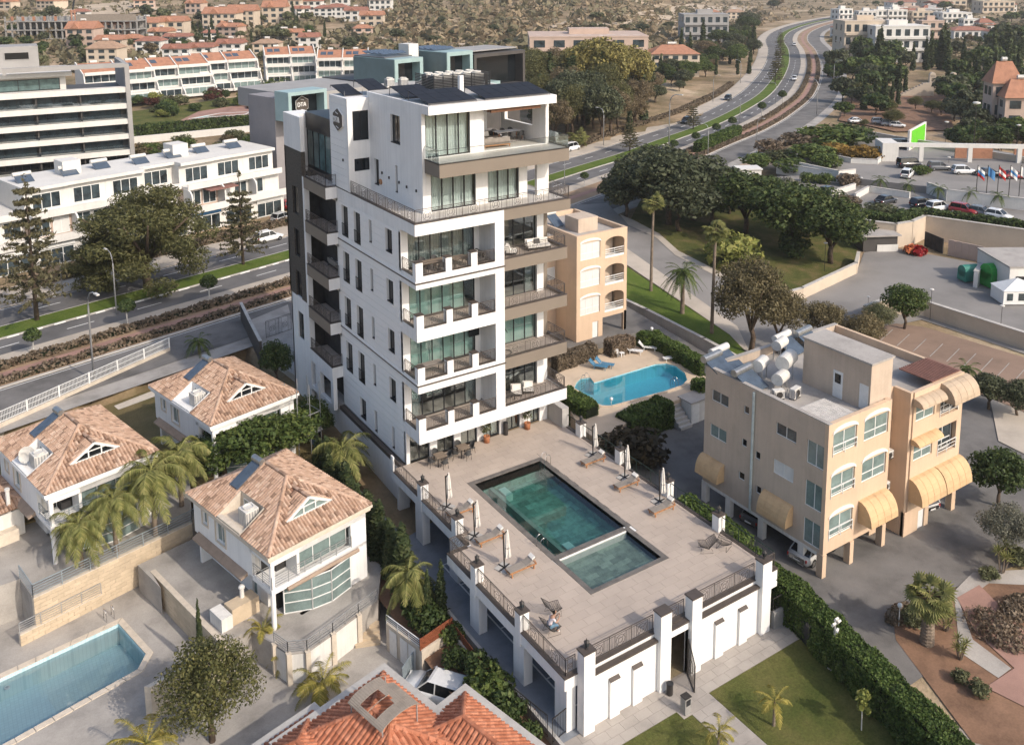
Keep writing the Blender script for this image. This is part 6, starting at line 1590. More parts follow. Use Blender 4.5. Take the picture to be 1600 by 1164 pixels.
for i in range(10):
 t = i/9; p = (13.5-2.5*t+.3*sin(i*3), -25.2-11*t, .02)
 T = thing('young_shrub', ('leafy young shrub in front of the long hedge, %s' % ('nearest the floodlight mast','second from the mast','third from the mast','fourth from the mast','fifth from the mast','sixth from the mast','seventh from the mast','eighth from the mast','ninth from the mast','tenth from the mast')[i]), 'shrub', p, i, 'young shrubs along the hedge')
 leafy(T, 'foliage', 'leaf_mid', [(0,0,.45,.35,.35,.45),(.1,.1,.85,.22,.22,.35),(-.15,.05,.6,.25,.25,.3)], 420, .12, 40+i, shell=.3); MB().tube([(0,0,0),(.02,.02,.6)],.02,5).build('stem','bark',T)
# ============================================================ VEHICLES
def car_paint(name, c, rough=.25, metal=.0):
 m, nt, p = _principled(name, rough, metal, .5); p.inputs['Base Color'].default_value = (*c,1); p.inputs['Coat Weight'].default_value = .6; p.inputs['Coat Roughness'].default_value = .08
 n = _noise(nt, _coords(nt), 3, 3); col = _ramp(nt, n, [(.3, tuple(x*.9 for x in c)), (.7, c)]); nt.links.new(col, p.inputs['Base Color'])
for n_, c_ in dict(white=(.75,.75,.74), black=(.012,.013,.015), silver=(.42,.42,.41), grey=(.14,.145,.15), blue=(.05,.10,.20), red=(.30,.02,.02), dark=(.03,.032,.036)).items(): car_paint('paint_'+n_, c_)
pm('rubber', (.015,.015,.015), .85, .1, 5); pm('lamp_red', (.35,.02,.02), .3, .05, 5); pm('lamp_clear', (.7,.7,.68), .15, .05, 5); pm('glass_car', (.012,.014,.017), .05, .2, 2, spec=.6)
def make_car(kind):
 t = thing('parked_car', 'x', 'car'); L = {'sedan':4.3,'suv':4.3,'hatch':3.9,'van':4.6}[kind]; h = {'sedan':1.42,'suv':1.66,'hatch':1.5,'van':1.95}[kind]; w = .88; l2 = L/2
 belt = h*.60
 # lower body: stations along x (rear -> front), section half width and top height
 st = [(-l2,.62,.50,.80 if kind != 'sedan' else .82), (-l2+.12,.82,.30,belt*.98), (-l2+.6,w,.22,belt), (-.4,w,.22,belt), (.55,w,.22,belt*.985), (l2-.75,w*.98,.22,belt*.93), (l2-.18,.80,.28,belt*.74), (l2,.60,.42,belt*.55)]
 m = MB(); n = 8
 for x, hw, zl, zh in st:
  m.v += [(x,-hw*.9,zl),(x,-hw,zl+.16),(x,-hw*.985,(zl+zh)/2+.08),(x,-hw*.90,zh),(x,hw*.90,zh),(x,hw*.985,(zl+zh)/2+.08),(x,hw,zl+.16),(x,hw*.9,zl)]
 for i in range(len(st)-1):
  for k in range(n): m.f.append((i*n+k,i*n+(k+1)%n,(i+1)*n+(k+1)%n,(i+1)*n+k))
 m.f.append(tuple(range(n))); m.f.append(tuple((len(st)-1)*n+k for k in range(n-1,-1,-1)))
 m.build('body', 'paint_white', t, smooth=True)
 # greenhouse
 rr_, rf, gr, gf = {'sedan':(-1.05,.30,-1.75,1.05),'suv':(-1.75,.25,-2.05,.98),'hatch':(-1.45,.25,-1.85,.95),'van':(-2.1,.9,-2.25,1.6)}[kind]
 m = MB(); z0, z1 = belt-.02, h
 m.add([(gr,-w*.88,z0),(gf,-w*.88,z0),(gf,w*.88,z0),(gr,w*.88,z0),(rr_,-w*.72,z1-.05),(rf,-w*.72,z1-.05),(rf,w*.72,z1-.05),(rr_,w*.72,z1-.05)],[(0,1,5,4),(1,2,6,5),(2,3,7,6),(3,0,4,7)])
 m.build('windows', 'glass_car', t)
 m = MB(); m.add([(rr_-.06,-w*.735,z1-.06),(rf+.05,-w*.735,z1-.06),(rf+.05,w*.735,z1-.06),(rr_-.06,w*.735,z1-.06),(rr_+.1,-w*.6,z1+.02),(rf-.15,-w*.6,z1+.02),(rf-.15,w*.6,z1+.02),(rr_+.1,w*.6,z1+.02)],[(0,1,5,4),(1,2,6,5),(2,3,7,6),(3,0,4,7),(4,5,6,7)])
 for s in (-1,1):
  m.beam((gr,s*w*.885,z0),(rr_,s*w*.725,z1-.04),.07); m.beam((gf,s*w*.885,z0),(rf,s*w*.725,z1-.04),.06); m.beam((-.25,s*w*.885,z0),(-.25,s*w*.725,z1-.04),.06)
 m.build('roof', 'paint_white', t)
 for x in (-l2*.62, l2*.64):
  for s in (-1,1):
   o = MB().tube([(x,s*(w-.19),.31),(x,s*(w+.005),.31)], .31, 14).build('wheel', 'rubber', t); MB().tube([(x,s*(w+.004),.31),(x,s*(w+.02),.31)], .19, 10).build('rim', 'steel', o)
 for s in (-1,1):
  MB().obox((l2-.16,s*.58,belt*.66),(.16,.34,.13),s*-.25).build('headlight', 'lamp_clear', t); MB().obox((-l2+.09,s*.62,belt*.82),(.12,.26,.2),s*.2).build('tail_light', 'lamp_red', t)
  MB().obox((.75,s*(w+.06),belt+.06),(.12,.16,.12)).build('mirror', 'paint_white', t)
 MB().box(-l2-.01,-l2+.06,-.26,.26,.52,.63).build('number_plate', 'frame_white', t)
 return t
CARP = {}
def car(kind, colr, label, p, hd, group=None, name='parked_car'):
 if kind not in CARP:
  t = make_car(kind); CARP[kind] = t; o = t; o.location = p; o.rotation_euler = (0,0,hd); o['label'] = label
  kids = CH[t.name]
  for c in kids:
   if c.name.split('.')[0] in ('body','roof','mirror'): c.material_slots[0].link = 'OBJECT'
 else: o = dup(CARP[kind], label, p, hd)
 o['group'] = group or 'vehicles'
 for c in CH[o.name]:
  if c.name.split('.')[0] in ('body','roof','mirror'): c.material_slots[0].link = 'OBJECT'; c.material_slots[0].material = M['paint_'+colr]
 return o
def vdir(px0, py0, px1, py1, z): a, b = at(px0,py0,z), at(px1,py1,z); return math.atan2(b[1]-a[1], b[0]-a[0])
AVD = math.atan2(14.5, 54)
car('suv','white','white car parked at the kerb in front of the white shops', G(420,377,.05), AVD, 'cars near the shops')
car('hatch','silver','silver car parked at the shops forecourt beside the tower edge', G(441,346,.1), AVD+.2, 'cars near the shops')
car('hatch','red','red car half hidden behind the shops at the tower edge', G(446,326,.1), AVD+1.4, 'cars near the shops')
q = at(682,1092,-1.8); car('suv','white','white car parked between the two orange roofs', q, radians(125), 'cars at the houses')
car('sedan','black','dark car parked in the shade under the pool podium', (1.0,-13.6,.03), pi, 'cars at the houses')
car('sedan','silver','silver sedan under the front corner of the peach block', (21.3,-18.9,-.02), radians(8), 'cars under the peach block')
car('sedan','grey','grey car deep under the left side of the peach block', (21.8,-14.0,-.02), radians(8), 'cars under the peach block')
car('hatch','white','white car under the right wing of the peach block', (32.9,-19.0,-.02), radians(80), 'cars under the peach block')
car('hatch','white','white car farther back under the right wing of the peach block', (34.0,-16.6,-.02), radians(80), 'cars under the peach block')
def avcar(kind, colr, label, px, py, rev=False):
 p = G(px, py, .05); i = min(range(len(CLN)), key=lambda k: (CLN[k][0]-p[0])**2+(CLN[k][1]-p[1])**2); a = math.atan2(_T[i][1], _T[i][0])
 car(kind, colr, label, p, a+(pi if rev else 0), 'cars driving on the avenue')
avcar('suv','black','black car on the far carriageway behind the Norfolk pine', 1072, 193, True); avcar('suv','dark','dark car on the far carriageway farther up the avenue', 1137, 157, True)
avcar('suv','white','white car coming down the near carriageway, nearer one', 1241, 126, True); avcar('hatch','white','white car coming down the near carriageway, farther one', 1241, 72, True); avcar('sedan','dark','dark car on the service road beside the street lamps', 1296, 120)
car('van','white','white delivery van parked behind the tower penthouse balcony', G(893,236,.05), AVD, 'cars near the avenue')
# ============================================================ TREES AND PLANTS
def frond_mesh(name, L, droop, lift, nl, wl, mat, seed, curl=.35):
 """feather frond along +x: arched rachis with two rows of leaflets"""
 r = random.Random(seed); m = MB()
 def R(t): return Vector((L*t*(1-.12*t*abs(droop)), 0, L*(lift*t-droop*t*t)))
 N = 8
 pts = [R(i/N) for i in range(N+1)]; m.tube(pts, .028, 3, .008)
 for i in range(nl):
  t = .12+.88*i/nl; p = R(t); d = (R(min(1,t+.03))-R(t-.03)).normalized(); l = wl*sin(pi*min(1,.18+t*.82))**.6*r.uniform(.85,1.15)
  for s in (-1,1):
   o = Vector((d.x*.55, s*.8, d.z*.55-curl*r.uniform(.5,1.5))).normalized(); e = p+o*l; q = p+d*.055
   m.add([p, q, e+Vector((0,0,-.12*l)), p+o*l*.5+Vector((0,0,.03))-d*.02], [(0,1,2,3)])
 return m.mesh(name, mat)
def fan_mesh(name, L, R, mat, seed):
 """fan palm leaf along +x: stalk and a pleated disc of blades"""
 r = random.Random(seed); m = MB(); m.tube([(0,0,0),(L*.5,0,L*.12),(L,0,L*.1)], .025, 3)
 c = Vector((L,0,L*.1)); n = 13
 for i in range(n):
  a = -1.9+3.8*i/(n-1); w = .12; l = R*r.uniform(.85,1.1)*(1-.12*abs(a))
  d = Vector((cos(a), sin(a), -.25)); s = Vector((-sin(a), cos(a), 0))
  m.add([c, c+d*l*.55+s*w*R, c+d*l+Vector((0,0,-.18*l)), c+d*l*.55-s*w*R], [(0,1,2,3)])
 return m.mesh(name, mat)
FR = {}
def fronds(kind):
 if not FR:
  FR['queen'] = [frond_mesh('frond', 2.3, d, l, 36, .72, 'leaf_palm', i, .6) for i, (d, l) in enumerate(((.9,.95),(1.05,.55),(.95,.15),(.75,-.25)))]
  FR['yellow'] = [frond_mesh('frond', 1.9, d, l, 22, .5, 'leaf_yellow', i+9, .35) for i, (d, l) in enumerate(((.7,1.1),(.9,.8),(.9,.35)))]
  FR['date'] = [frond_mesh('frond', 2.4, d, l, 22, .45, 'leaf_mid', i+20, .25) for i, (d, l) in enumerate(((.75,.9),(.9,.45),(.75,.0),(.6,-.35)))]
  FR['fan'] = [fan_mesh('frond', .95, .75, 'leaf_palm', i+30) for i in range(3)]
  FR['yucca'] = [frond_mesh('frond', .6, .3, .4, 3, .06, 'leaf_palm', 44, .2)]
 return FR[kind]
def palm(label, loc, h, kind, n, s=1.0, trunk=.14, group=None, lean=(0,0), skirt=0, seed=1, name='palm_tree'):
 t = thing(name, label, 'palm', loc, 0, group); r = random.Random(seed); top = (lean[0], lean[1], h)
 pr = MB(); k = 9
 for i in range(k): pass
 pr.tube([(lean[0]*u*u, lean[1]*u*u, h*u) for u in [i/10 for i in range(11)]], trunk*1.25, 9, trunk*.8)
 b = len(pr.v)
 for i in range(int(h/.22)):                                   # ring scars / leaf bases
  u = (i+.5)*.22/h
  pr.lathe([(trunk*(1.27-.45*u),0),(trunk*(1.36-.45*u),.05),(trunk*(1.26-.45*u),.10)], 9, (lean[0]*u*u, lean[1]*u*u, h*u))
 pr.build('trunk', 'bark_palm', t, smooth=False)
 ms = fronds(kind)
 for i in range(n):
  az = i*2.39996+r.uniform(-.2,.2); q = i/(n-1)
  if kind == 'fan': me = ms[i % 3]; pitch = 1.2-2.0*q+r.uniform(-.15,.15)
  else: me = ms[min(len(ms)-1, int(q*len(ms)))]; pitch = r.uniform(-.12,.12)
  o = place(me, 'frond', t, top); o.rotation_mode = 'ZYX'; o.rotation_euler = (0, -pitch, az) if kind == 'fan' else (r.uniform(-.3,.3), -pitch, az)
  o.rotation_mode = 'XYZ' if False else 'ZYX'
  f = s*r.uniform(.85,1.1); o.scale = (f,f,f)
 if skirt:
  leafy(t, 'dead_skirt', 'leaf_brown', [(top[0],top[1],h-skirt*.5,trunk*1.9,trunk*1.9,skirt*.6)], 260, .28, seed, shell=.7, up=-.6)
 if kind in ('queen','yellow'): MB().tube([(top[0],top[1],h-.1),(top[0],top[1],h+.5)], trunk*.7, 7, trunk*.25).build('crownshaft', 'leaf_palm', t)
 return t
# ---- prototypes, unit: metres
PROTO = {}
def limbs(t, H, hz, r, seed, n=5, mat='bark', spread=.5):
 rr_ = random.Random(seed); MB().tube([(0,0,-.3),(.04*H*rr_.uniform(-1,1),.04*H*rr_.uniform(-1,1),hz*.6),(0,0,hz)], r, 8, r*.7).build('trunk', mat, t, smooth=True)
 for i in range(n):
  a = i*2.4+rr_.random(); l = H*spread*.5; MB().tube([(0,0,hz*.8),(cos(a)*l*.5,sin(a)*l*.5,hz+(H-hz)*.3),(cos(a)*l,sin(a)*l,hz+(H-hz)*.62)], r*.5, 6, r*.15).build('limb', mat, t, smooth=True)
def proto(kind, var=0):
 key = (kind, var)
 if key in PROTO: return PROTO[key], True
 sd = sum(map(ord, kind))*7+var*13; r = random.Random(sd); t = thing(kind+'_tree' if kind not in ('bush','lollipop') else {'bush':'bush','lollipop':'clipped_tree'}[kind], 'x', 'tree' if kind != 'bush' else 'bush')
 if kind in ('broadleaf','dark','brown','olive','farleaf'):
  H = 6.0; n, sz = {'broadleaf':(7500,.18),'dark':(7000,.20),'brown':(13000,.11),'olive':(14000,.105),'farleaf':(1300,.5)}[kind]
  mat = {'broadleaf':'leaf_mid','dark':'leaf_dark','brown':'leaf_brown','olive':'leaf_olive','farleaf':'leaf_dark'}[kind]
  limbs(t, H, 1.7, .20, sd, 5 if kind != 'farleaf' else 2)
  leafy(t, 'crown', mat, crown_blobs(2.9,2.8,2.25,3.75,16 if kind != 'farleaf' else 9,sd,.40 if kind != 'brown' else .32), n, sz, sd, shell=.35 if kind != 'brown' else .2)
 elif kind == 'pine':
  H = 7.0; limbs(t, H, 2.2, .26, sd, 7, 'bark', .9); bl = []
  for i in range(26):
   a = i*2.4; f = math.sqrt((i+.5)/26); z = 6.2-2.6*f*f+r.uniform(-.5,.5); bl.append((3.3*f*cos(a),3.3*f*sin(a),z,.95,.95,.55));
   if i % 2: bl += [(3.0*f*cos(a+.5),3.0*f*sin(a+.5),z-1.3,1.0,1.0,.6), (2.7*f*cos(a+1.1),2.7*f*sin(a+1.1),z-2.6,.95,.95,.6)]
  leafy(t, 'crown', 'leaf_pine', bl, 32000, .09, sd, shell=.3, aspect=2.4)
 elif kind == 'norfolk':
  H = 10.0; MB().tube([(0,0,-.3),(0,0,H*.98)], .20, 8, .03).build('trunk', 'bark', t, smooth=True); bl = []; m = MB()
  for k in range(11 if var == 0 else 9):
   z = 1.6+k*(8.2/11); l = (3.1*(1-(z-1.2)/9.6)+.25); nb = 7
   for j in range(nb):
    a = 2*pi*j/nb+k*.55+r.uniform(-.15,.15); ll = l*r.uniform(.75,1.1); m.tube([(0,0,z),(cos(a)*ll*.6,sin(a)*ll*.6,z-.03),(cos(a)*ll,sin(a)*ll,z+.10*ll)], .03, 4, .01)
    for s in range(6):
     u = .3+.72*s/5; bl.append((cos(a)*ll*u,sin(a)*ll*u,z+.06+.05*u*ll,.26*(1.15-u*.4),.26*(1.15-u*.4),.10))
  bl.append((0,0,9.8,.25,.25,.5)); m.build('branches', 'bark', t, kind='stuff'); leafy(t, 'crown', 'leaf_norfolk', bl, 5200, .15, sd, shell=.3, aspect=2.2)
 elif kind == 'cypress':
  H = 8.0; MB().tube([(0,0,-.3),(0,0,2.5)], .12, 6, .08).build('trunk', 'bark', t)
  bl = [(r.uniform(-.08,.08),r.uniform(-.08,.08),.6+7.1*(i/9),.62*(1-.78*(i/9)**1.8)*r.uniform(.9,1.1),.62*(1-.78*(i/9)**1.8)*r.uniform(.9,1.1),.75) for i in range(10)]
  leafy(t, 'crown', 'leaf_cypress', bl, 2600 if var == 0 else 900, .17 if var == 0 else .32, sd, shell=.55, up=.9, aspect=2.0)
 elif kind == 'lollipop':
  H = 2.9; MB().tube([(0,0,-.1),(.05,0,1.7)], .08, 7, .06).build('trunk', 'bark_white', t); leafy(t, 'crown', 'leaf_dark', [(0,0,2.15,.85,.85,.55),(0,0,2.45,.6,.6,.4)], 1500, .12, sd, shell=.6)
 elif kind == 'bush':
  H = 1.6; leafy(t, 'foliage', 'leaf_mid' if var != 2 else 'leaf_olive', crown_blobs(1.0,1.0,.85,.75,8,sd,.5), 1500, .15, sd, shell=.5); MB().tube([(0,0,-.1),(0,0,.6)], .05, 5).build('stem', 'bark', t)
 elif kind == 'sapling':
  H = 2.4; MB().tube([(0,0,-.1),(.05,.03,1.0),(-.03,.02,1.9)], .035, 6, .015).build('trunk', 'bark_white', t); leafy(t, 'crown', 'leaf_yellowgreen', [(0,0,1.9,.35,.35,.4),(.25,.1,1.6,.2,.2,.2),(-.2,.1,1.5,.2,.2,.25),(.1,-.2,1.1,.15,.15,.2)], 220, .15, sd, shell=.2)
 t['H'] = H; PROTO[key] = t; return t, False
leafmat('leaf_pine', (.034,.036,.014), (.065,.066,.026), (.115,.105,.045)); leafmat('leaf_norfolk', (.036,.034,.018), (.07,.064,.034), (.12,.105,.06)); leafmat('leaf_cypress', (.014,.022,.009), (.03,.042,.016), (.065,.07,.03)); leafmat('leaf_yellowgreen', (.08,.09,.02), (.14,.15,.04), (.22,.2,.07))
_rt = random.Random(77)
def tree(kind, label, px, py, hpx, z=None, var=0, wide=1.0, group=None, mat=None, loc=None, h=None, name=None):
 p = loc if loc is not None else (G(px, py) if z is None else at(px, py, z)); hh_ = h if h else hpx/ppm(p)
 t, used = proto(kind, var); s = hh_/t['H']; rz = _rt.uniform(0,6.28)
 if used: o = dup(t, label, p, rz, (s*wide,s*wide,s))
 else: o = t; o.location = p; o.rotation_euler = (0,0,rz); o.scale = (s*wide,s*wide,s); o['label'] = label
 if group: o['group'] = group
 elif 'group' in o: del o['group']
 if mat:
  for c in CH[o.name]:
   if c.name.split('.')[0] in ('crown','foliage'): c.material_slots[0].link = 'OBJECT'; c.material_slots[0].material = M[mat]
 if name: o.name = name
 return o
leafmat('leaf_redgreen', (.02,.016,.010), (.036,.028,.016), (.06,.042,.022))
# ---- along the avenue, left
tree('pine','big domed pine in front of the white shops', 232,451,165, wide=1.15)
tree('pine','lower pine clump left of the big domed pine at the kerb', 165,455,95, var=1, wide=1.1)
tree('norfolk','tall Norfolk pine at the left edge of the avenue', 58,502,228, wide=.85)
tree('norfolk','Norfolk pine on the grass median near the tower', 380,415,150, var=1, wide=.85)
for px, py, l in ((53,556,'left-most'), (200,511,'second from the left'), (328,473,'nearest the tower')): tree('lollipop','clipped round tree with a white trunk on the avenue pavement, '+l, px, py, 46, group='clipped pavement trees')
# ---- between the villas
for i, (px, py, z, h, w, v, l) in enumerate(((352,745,1.2,85,1.5,0,'at the left of the bush row between the villas'), (400,735,1.2,95,1.6,1,'in the middle of the bush row between the villas'), (450,715,1.2,80,1.6,2,'at the right of the bush row between the villas'), (478,680,1.2,60,1.3,1,'behind the scaffolding beside the tower'))):
 tree('broadleaf','dense light green tree '+l, px, py, h, z, v, w, 'trees between the villas')
tree('dark','dark tree between the scaffolded villa and the tower drive', 432,600,70,1.3,0,.8); tree('broadleaf','small tree below the scaffolding beside the tower wall', 500,690,55,.5,1,1.0)
palm('feathery palm nearest the left edge in front of the left villa', at(128,885,1.0), 3.2, 'queen', 28, 1.0, .13, 'feathery palms by the villas', seed=1)
palm('feathery palm in the middle of the three at the left villa', at(182,862,1.0), 4.0, 'queen', 28, 1.0, .13, 'feathery palms by the villas', seed=2)
palm('feathery palm, tallest of the three at the left villa', at(243,836,1.0), 5.0, 'queen', 30, 1.2, .15, 'feathery palms by the villas', seed=3)
palm('feathery palm rising behind the tallest one at the left villa', at(284,790,1.1), 4.4, 'queen', 28, 1.155, .15, 'feathery palms by the villas', seed=4)
palm('feathery palm against the lower tower wall', at(537,757,.3), 3.2, 'queen', 28, 1.15, .17, 'feathery palms by the villas', seed=5)
palm('small feathery palm by the service road fence', at(312,565,1.2), 2.2, 'date', 20, .75, .14, 'feathery palms by the villas', seed=6)
palm('feathery palm in front of the cypress hedge', at(640,960,-.3), 3.0, 'queen', 20, .95, .13, 'feathery palms by the villas', seed=7)
for i in range(13):
 y = 9.0-1.25*i
 tree('cypress', 'dense cypress in the tall row beside the podium, '+('first','second','third','fourth','fifth','sixth','seventh','eighth','ninth','tenth','eleventh','twelfth','thirteenth')[i]+' from the tower end', 0,0,0, loc=(-4.5+.2*sin(i*2.1),y,.1), h=3.9+.5*sin(i*1.7), wide=2.3, group='cypress hedge beside the podium')
tree('cypress','slim cypress standing on the villa patio edge', 312,1003,72,.2, wide=.8)
tree('cypress','thick cypress at the corner of the slat fence', 690,965,95,-.3, wide=1.25); tree('cypress','thick cypress beside the one at the slat fence corner', 668,970,85,-.3, wide=1.1)
# ---- foreground
leafmat('leaf_carob', (.022,.026,.010), (.055,.058,.020), (.115,.105,.04)); tree('olive','big round carob tree at the bottom left', 332,1158,165,-1.8, wide=1.0, mat='leaf_carob')
palm('yellowing palm in the court before the nearest villa', at(505,1095,-1.8), 1.2, 'yellow', 18, 1.05, .13, 'yellow palms', seed=11); palm('yellowing palm at the bottom left edge', at(232,1205,-1.8), 1.7, 'yellow', 18, 1.15, .13, 'yellow palms', seed=12); palm('small yellow palm beside the villa column', at(412,1000,-.6), .8, 'yellow', 12, .7, .1, 'yellow palms', seed=13)
palm('small yellow palm right of the court palm', at(452,1040,-1.8), .9, 'yellow', 14, .8, .1, 'yellow palms', seed=15)
palm('young yellow palm in the middle of the lawn', at(1209,1133,.05), 1.5, 'yellow', 9, .62, .07, 'yellow palms', seed=16); palm('young yellow palm at the bottom edge of the lawn', at(1122,1185,.05), 1.6, 'yellow', 9, .66, .07, 'yellow palms', seed=17)
tree('sapling','thin young tree on the lawn near the hedge', 1346,1140,75,.05)
for i in range(9):
 tree('bush','dark bush in the planting below the podium, '+('nearest the cypress','second from the cypress','third from the cypress','fourth from the cypress','fifth from the cypress','sixth from the cypress','seventh from the cypress','eighth from the cypress','nearest the corner gate')[i], 0,0,0, loc=(-4.5+.35*sin(i*2.7),-6.8-1.75*i,-.35), h=1.5+.4*sin(i*1.3), wide=1.15, var=i % 2, group='bushes below the podium', mat='leaf_dark' if i % 3 else 'leaf_mid')
# ---- right side
palm('very tall slim palm on the lawn strip, left one', G(1017,456), 11.5, 'fan', 30, 1.0, .16, 'tall slim palms', lean=(.3,.1), skirt=.7, seed=21)
palm('very tall slim palm on the lawn strip, right one', G(1112,522), 12.0, 'fan', 30, 1.0, .17, 'tall slim palms', lean=(.4,.2), skirt=.8, seed=22)
palm('stout date palm between the two tall slim palms', G(1066,491), 5.2, 'date', 34, 1.15, .22, 'tall slim palms', seed=23)
palm('stocky fan palm in the lower right garden', G(1448,1005), 3.2, 'fan', 44, .95, .34, None, skirt=.8, seed=24)
for px, py, s, l in ((1478,985,.9,'beside the stocky fan palm'), (1500,1030,.8,'below the stocky fan palm'), (1565,895,1.1,'at the right edge above the pink paving'), (1245,585,.6,'')):
 if not l: continue
 t = thing('yucca_plant', 'spiky yucca with several heads '+l, 'plant', G(px,py)); r = random.Random(px)
 for k in range(5):
  a = k*1.3; h = r.uniform(.7,1.7)*s; x, y = .35*cos(a)*s, .35*sin(a)*s; MB().tube([(x*.3,y*.3,0),(x,y,h)], .05, 6).build('stem', 'bark_palm', t); m = MB()
  for q in range(26):
   b = q*2.4; e = -.3+1.6*(q/25); d = Vector((cos(b)*cos(e),sin(b)*cos(e),sin(e))); sd_ = d.cross(Vector((0,0,1))).normalized() if abs(d.z) < .99 else Vector((1,0,0)); c = Vector((x,y,h)); L = .55*s
   m.add([c, c+d*L*.5+sd_*.035, c+d*L, c+d*L*.5-sd_*.035], [(0,1,2,3)])
  m.build('leaf_head', 'leaf_palm', t)
DK = [(978,338,72,1.4,0,'nearest the junction in front of the dark tree group'), (1062,362,96,1.35,2,'lowest of the dark tree group, beside the street'), (1112,352,88,1.4,0,'between the dark tree group and the round trees'), (1030,322,100,1.3,2,'rear middle of the dark tree group'), (1010,330,98,1.35,0,'left-most of the dark tree group behind the tall palms'), (1045,352,122,1.25,1,'tallest of the dark tree group behind the tall palms'), (1085,345,108,1.3,2,'right-most of the dark tree group behind the tall palms'), (1000,310,60,1.2,1,'rear left of the dark tree group behind the tall palms')]
leafmat('leaf_olivedark', (.02,.026,.014), (.045,.052,.028), (.085,.09,.05)); leafmat('leaf_tamarisk', (.045,.038,.018), (.088,.073,.038), (.14,.118,.068))
for px, py, h, w, v, l in DK: tree('dark', 'dark olive tree, '+l, px, py, h, None, v, w, 'dark trees behind the palms', mat='leaf_olivedark')
leafmat('leaf_ficus', (.014,.024,.008), (.034,.05,.014), (.075,.085,.026))
for px, py, h, w, v, l in ((1165,365,100,1.35,0,'left of the three by the car park'), (1235,395,112,1.4,1,'middle of the three by the car park'), (1298,412,108,1.3,2,'right of the three by the car park'), (1140,335,70,1.4,1,'small, behind the light green bush'), (1262,372,84,1.4,0,'behind the middle one by the car park'), (1190,330,60,1.2,2,'behind the three by the car park')):
 tree('broadleaf', 'round dark green tree, '+l, px, py, h, None, v, w, 'round trees by the car park', mat='leaf_ficus')
tree('brown','tall brown tamarisk in front of the curved street', 1172,552,158,None,0,.88,mat='leaf_tamarisk'); tree('brown','lower brown tamarisk right of the tall one', 1215,548,110,None,1,.9,mat='leaf_tamarisk')
tree('brown','brown tamarisk left behind the peach roof', 1285,545,80,None,1,1.1,mat='leaf_tamarisk'); tree('brown','brown tamarisk right behind the peach roof', 1345,560,75,None,2,1.1,mat='leaf_tamarisk'); tree('olive','grey green tree behind the peach roof tanks', 1370,530,60,None,1,1.0)
tree('broadleaf','bushy tree at the corner of the retaining wall', 1412,515,75,None,2,1.05); tree('bush','round light green bush on the park lawn', 1148,415,52,None,0,1.3,mat='leaf_yellowgreen'); tree('bush','smaller bush beside the light green one on the park lawn', 1240,400,38,None,1,1.2)
tree('dark','dark round tree at the right edge beside the peach block', 1560,790,95,None,0,1.0); tree('olive','grey leafless tree at the right edge above the yucca', 1572,872,90,None,2,1.1,mat='leaf_grey'); tree('dark','dark bush behind the peach block at the right edge', 1545,640,60,None,1,1.2); tree('dark','dark bush at the right picture edge by the lane', 1590,650,60,None,2,1.1)
palm('small palm behind the peach roof at the right', G(1510,600), 1.6, 'date', 18, .8, .14, 'small palms on the right', seed=31)
tree('bush','purple leaved bush in the shade below the blue pool', 985,722,55,0,0,1.5,mat='leaf_redgreen')
# ============================================================ BUILDINGS ACROSS THE AVENUE AND BEYOND
AVO, AVR = (12.3,63.5), radians(14.8)
def avl(x, y, z=0): return (AVO[0]+x*cos(AVR)-y*sin(AVR), AVO[1]+x*sin(AVR)+y*cos(AVR), z)
pm('far_white', (.66,.64,.60), .85, .06, .3, 4, streak=.05); pm('far_cream', (.55,.46,.36), .85, .07, .3, 4); pm('far_grey', (.33,.32,.31), .85, .08, .3, 4); pm('far_pink', (.50,.38,.31), .85, .07, .3, 4)
pm('roof_red', (.32,.145,.10), .85, .18, .8, 4); pm('roof_orange', (.40,.195,.12), .85, .15, .8, 4); pm('roof_tan', (.38,.25,.17), .85, .15, .8, 4); pm('teal_panel', (.13,.185,.19), .4, .08, .6, 6); pm('teal_light', (.30,.41,.41), .4, .06, .6, 6); pm('dark_grey_clad', (.075,.068,.063), .6, .12, .5, 8)
pm('far_lilac', (.26,.245,.25), .8, .06, .4, 5); pm('sign_orange', (.55,.15,.05), .6, .05, 2); pm('sign_blue', (.06,.20,.42), .6, .05, 2); pm('sign_white', (.72,.72,.70), .6, .04, 2)
# ---- tower roof: solar arrays, louvred plant enclosure
def pv(label, x0, x1, y0, y1, za, zb_, nx, ny):
 t = thing('solar_array', label, 'solar panels', (0,0,0), 0, 'solar arrays on the tower roof'); dx, dy = (x1-x0)/nx, (y1-y0)/ny; f = lambda y: za+(zb_-za)*(y-y0)/(y1-y0)
 for i in range(nx):
  for j in range(ny):
   a, b, c, d = x0+i*dx+.012, x0+(i+1)*dx-.012, y0+j*dy+.012, y0+(j+1)*dy-.012
   MB().add([(a,c,f(c)),(b,c,f(c)),(b,d,f(d)),(a,d,f(d)),(a,c,f(c)-.04),(b,c,f(c)-.04),(b,d,f(d)-.04),(a,d,f(d)-.04)],[(0,1,2,3),(7,6,5,4),(0,4,5,1),(1,5,6,2),(2,6,7,3),(3,7,4,0)]).build('panel','solar',t)
 m = MB()
 for j in range(ny+1): m.beam((x0,y0+j*dy,f(y0+j*dy)-.05),(x1,y0+j*dy,f(y0+j*dy)-.05),.05)
 for i in range(0,nx+1,2): m.beam((x0+i*dx,y1,31.25),(x0+i*dx,y1,zb_-.05),.04); m.beam((x0+i*dx,y0,31.25),(x0+i*dx,y0,za-.02),.04)
 m.build('mounting_frame','solar_frame',t)
